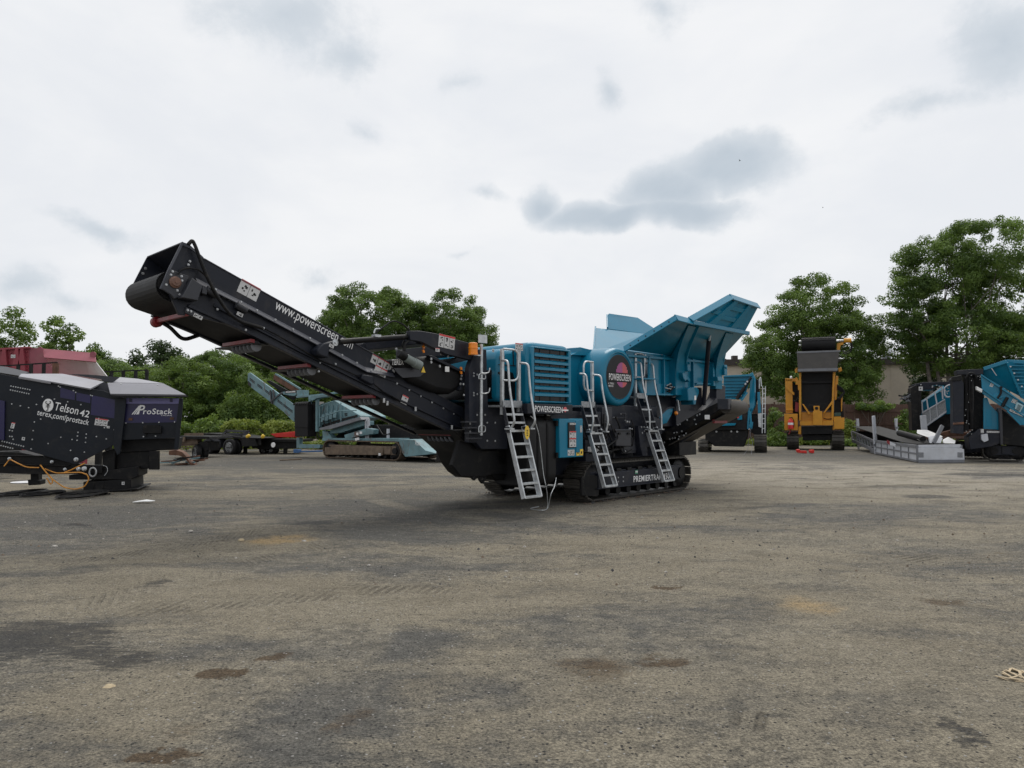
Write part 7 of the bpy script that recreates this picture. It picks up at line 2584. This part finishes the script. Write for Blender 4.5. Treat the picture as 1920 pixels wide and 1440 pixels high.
hedge = [(205, 720, 45, 48, 49, 'leafy tree with its foot hidden by the purple end panel'),
         (262, 735, 55, 52, 47, 'bushy tree above the right roof corner of the dark feeder'),
         (345, 745, 62, 75, 45, 'tall dense bush behind the black trailer wheels'),
         (420, 735, 55, 72, 47, 'dense bushy tree left of the pale screener conveyor tip'),
         (475, 770, 50, 65, 44, 'leafy bush below the tip of the pale screener conveyor'),
         (540, 745, 52, 62, 48, 'leafy tree behind the pale tail conveyor'),
         (390, 700, 45, 40, 58, 'far green tree topping the hedge under the conveyor head'),
         (450, 705, 45, 42, 59, 'far green tree with pointed shoots under the conveyor belt'),
         (600, 745, 60, 70, 47, 'dark leafy tree behind the pale screener body'),
         (660, 750, 60, 70, 48, 'leafy tree seen through the gap under the conveyor'),
         (180, 700, 35, 42, 56, 'green tree beside the white face of the red bin'),
         (500, 700, 40, 45, 57, 'upper tree in the hedge just beneath the charcoal conveyor'),
         (760, 770, 60, 60, 48, 'shaded bush behind the tail of the charcoal conveyor'),
         (840, 770, 70, 60, 48, 'shaded bush hidden behind the gantry')]
for i, (px, py, w, h, dep, lab) in enumerate(hedge):
    tree_from([(px, py, w, h), (px - w * .35, py + h * .45, w * .8, h * .8), (px + w * .35, py + h * .5, w * .8, h * .8), (px + w * .2, py - h * .45, w * .5, h * .5)], dep, base=px)(
        'hedge_tree', lab, LEAF_HEDGE if i % 3 else LEAF_MAPLE, 210, .44, 38000, .078, 40 + i, group='trees of the hedge', tr=.12)
shr = [(400, 800, 28, 20, 38, 'pale green shrub behind the folded trailer ramp'), (452, 805, 30, 20, 37.5, 'yellow-green weed clump left of the red plate'), (500, 803, 32, 24, 38, 'tall yellow-green weeds above the red plate'),
       (540, 808, 26, 20, 38.5, 'yellow-green weeds beside the hanging black belt'), (350, 812, 30, 18, 39, 'low green shrub above the rusty axle'), (640, 820, 40, 20, 40, 'low weeds behind the pale screener'),
       (1455, 800, 20, 35, 47.5, 'ivy clump on the fence left of the yellow machine'), (1460, 825, 22, 14, 46, 'weeds at the foot of the fence left of the yellow machine'),
       (1592, 812, 10, 24, 47.5, 'creeper on the fence right of the yellow machine'), (1700, 795, 16, 26, 47.5, 'creeper on the fence behind the grey posts'),
       (1600, 832, 20, 6, 46, 'low weeds by the right track of the yellow machine'), (1640, 762, 30, 8, 48.6, 'leafy sprigs hanging over the fence top'),
       (1528, 828, 22, 7, 48, 'grass tuft seen under the yellow machine')]
for i, (px, py, w, h, dep, lab) in enumerate(shr):
    tree_from([(px, py, w, h), (px - w * .5, py + h * .3, w * .6, h * .7), (px + w * .5, py + h * .3, w * .6, h * .7)], dep, base=px)(
        'shrub', lab, LEAF_PALE if i in (1, 2, 3, 8) else LEAF_HEDGE, 40, .28, 2600, .085, 70 + i, tr=.03, cat='shrub', up=.1)
# weeds along the far edge of the yard
r = np.random.RandomState(9)
cl = []
for i in range(420):
    if i < 260:
        x, y = r.uniform(-24, -5), r.uniform(40, 44)
    else:
        x, y = r.uniform(14, 36), r.uniform(47.2, 48.6)
    cl.append((x, y, .12 + .2 * r.uniform(), .2 + .22 * r.uniform(), r.uniform(.2, .9)))
o = bpy.data.objects.new('weeds', leaf_mesh('weeds', cl, 22000, .09, LEAF_PALE, 5, .1))
COL.objects.link(o)
o['kind'] = 'stuff'
# wood beyond the hedge, closing the view at the left
cl = [(x + r.uniform(-1, 1), 70 + r.uniform(-3, 3), (4.6 + 1.5 * sin(x * .35) + .9 * sin(x * 1.1)) * r.uniform(.3, 1), 1.2 + .6 * r.uniform(), r.uniform(.1, .8)) for x in np.linspace(-62, 6, 230)]
o = bpy.data.objects.new('far_wood', leaf_mesh('far_wood', cl, 24000, .3, LEAF_HEDGE, 6))
COL.objects.link(o)
o['kind'] = 'stuff'
# two insects or birds far up
for px, py, d_, lab in ((1387, 301, 26, 'tiny dark bird against the grey cloud'), (1543, 389, 40, 'second tiny bird lower in the white sky')):
    q = ray(px, py)
    mb = MB()
    mb.prism([V((-.02, 0, -.01)), V((.05, 0, .0)), V((-.02, 0, .015))], (0, .02, 0))
    mb.prism([V((0, 0, 0)), V((.02, 0, 0)), V((-.03, 0, .07))], (0, .004, 0))
    mb.prism([V((0, 0, 0)), V((.02, 0, 0)), V((-.04, 0, -.05))], (0, .004, 0))
    o = mb.build('bird', DKST, None, label=lab, category='bird')
    o.location = V((0, 0, EYE)) + q * (d_ / q.y)
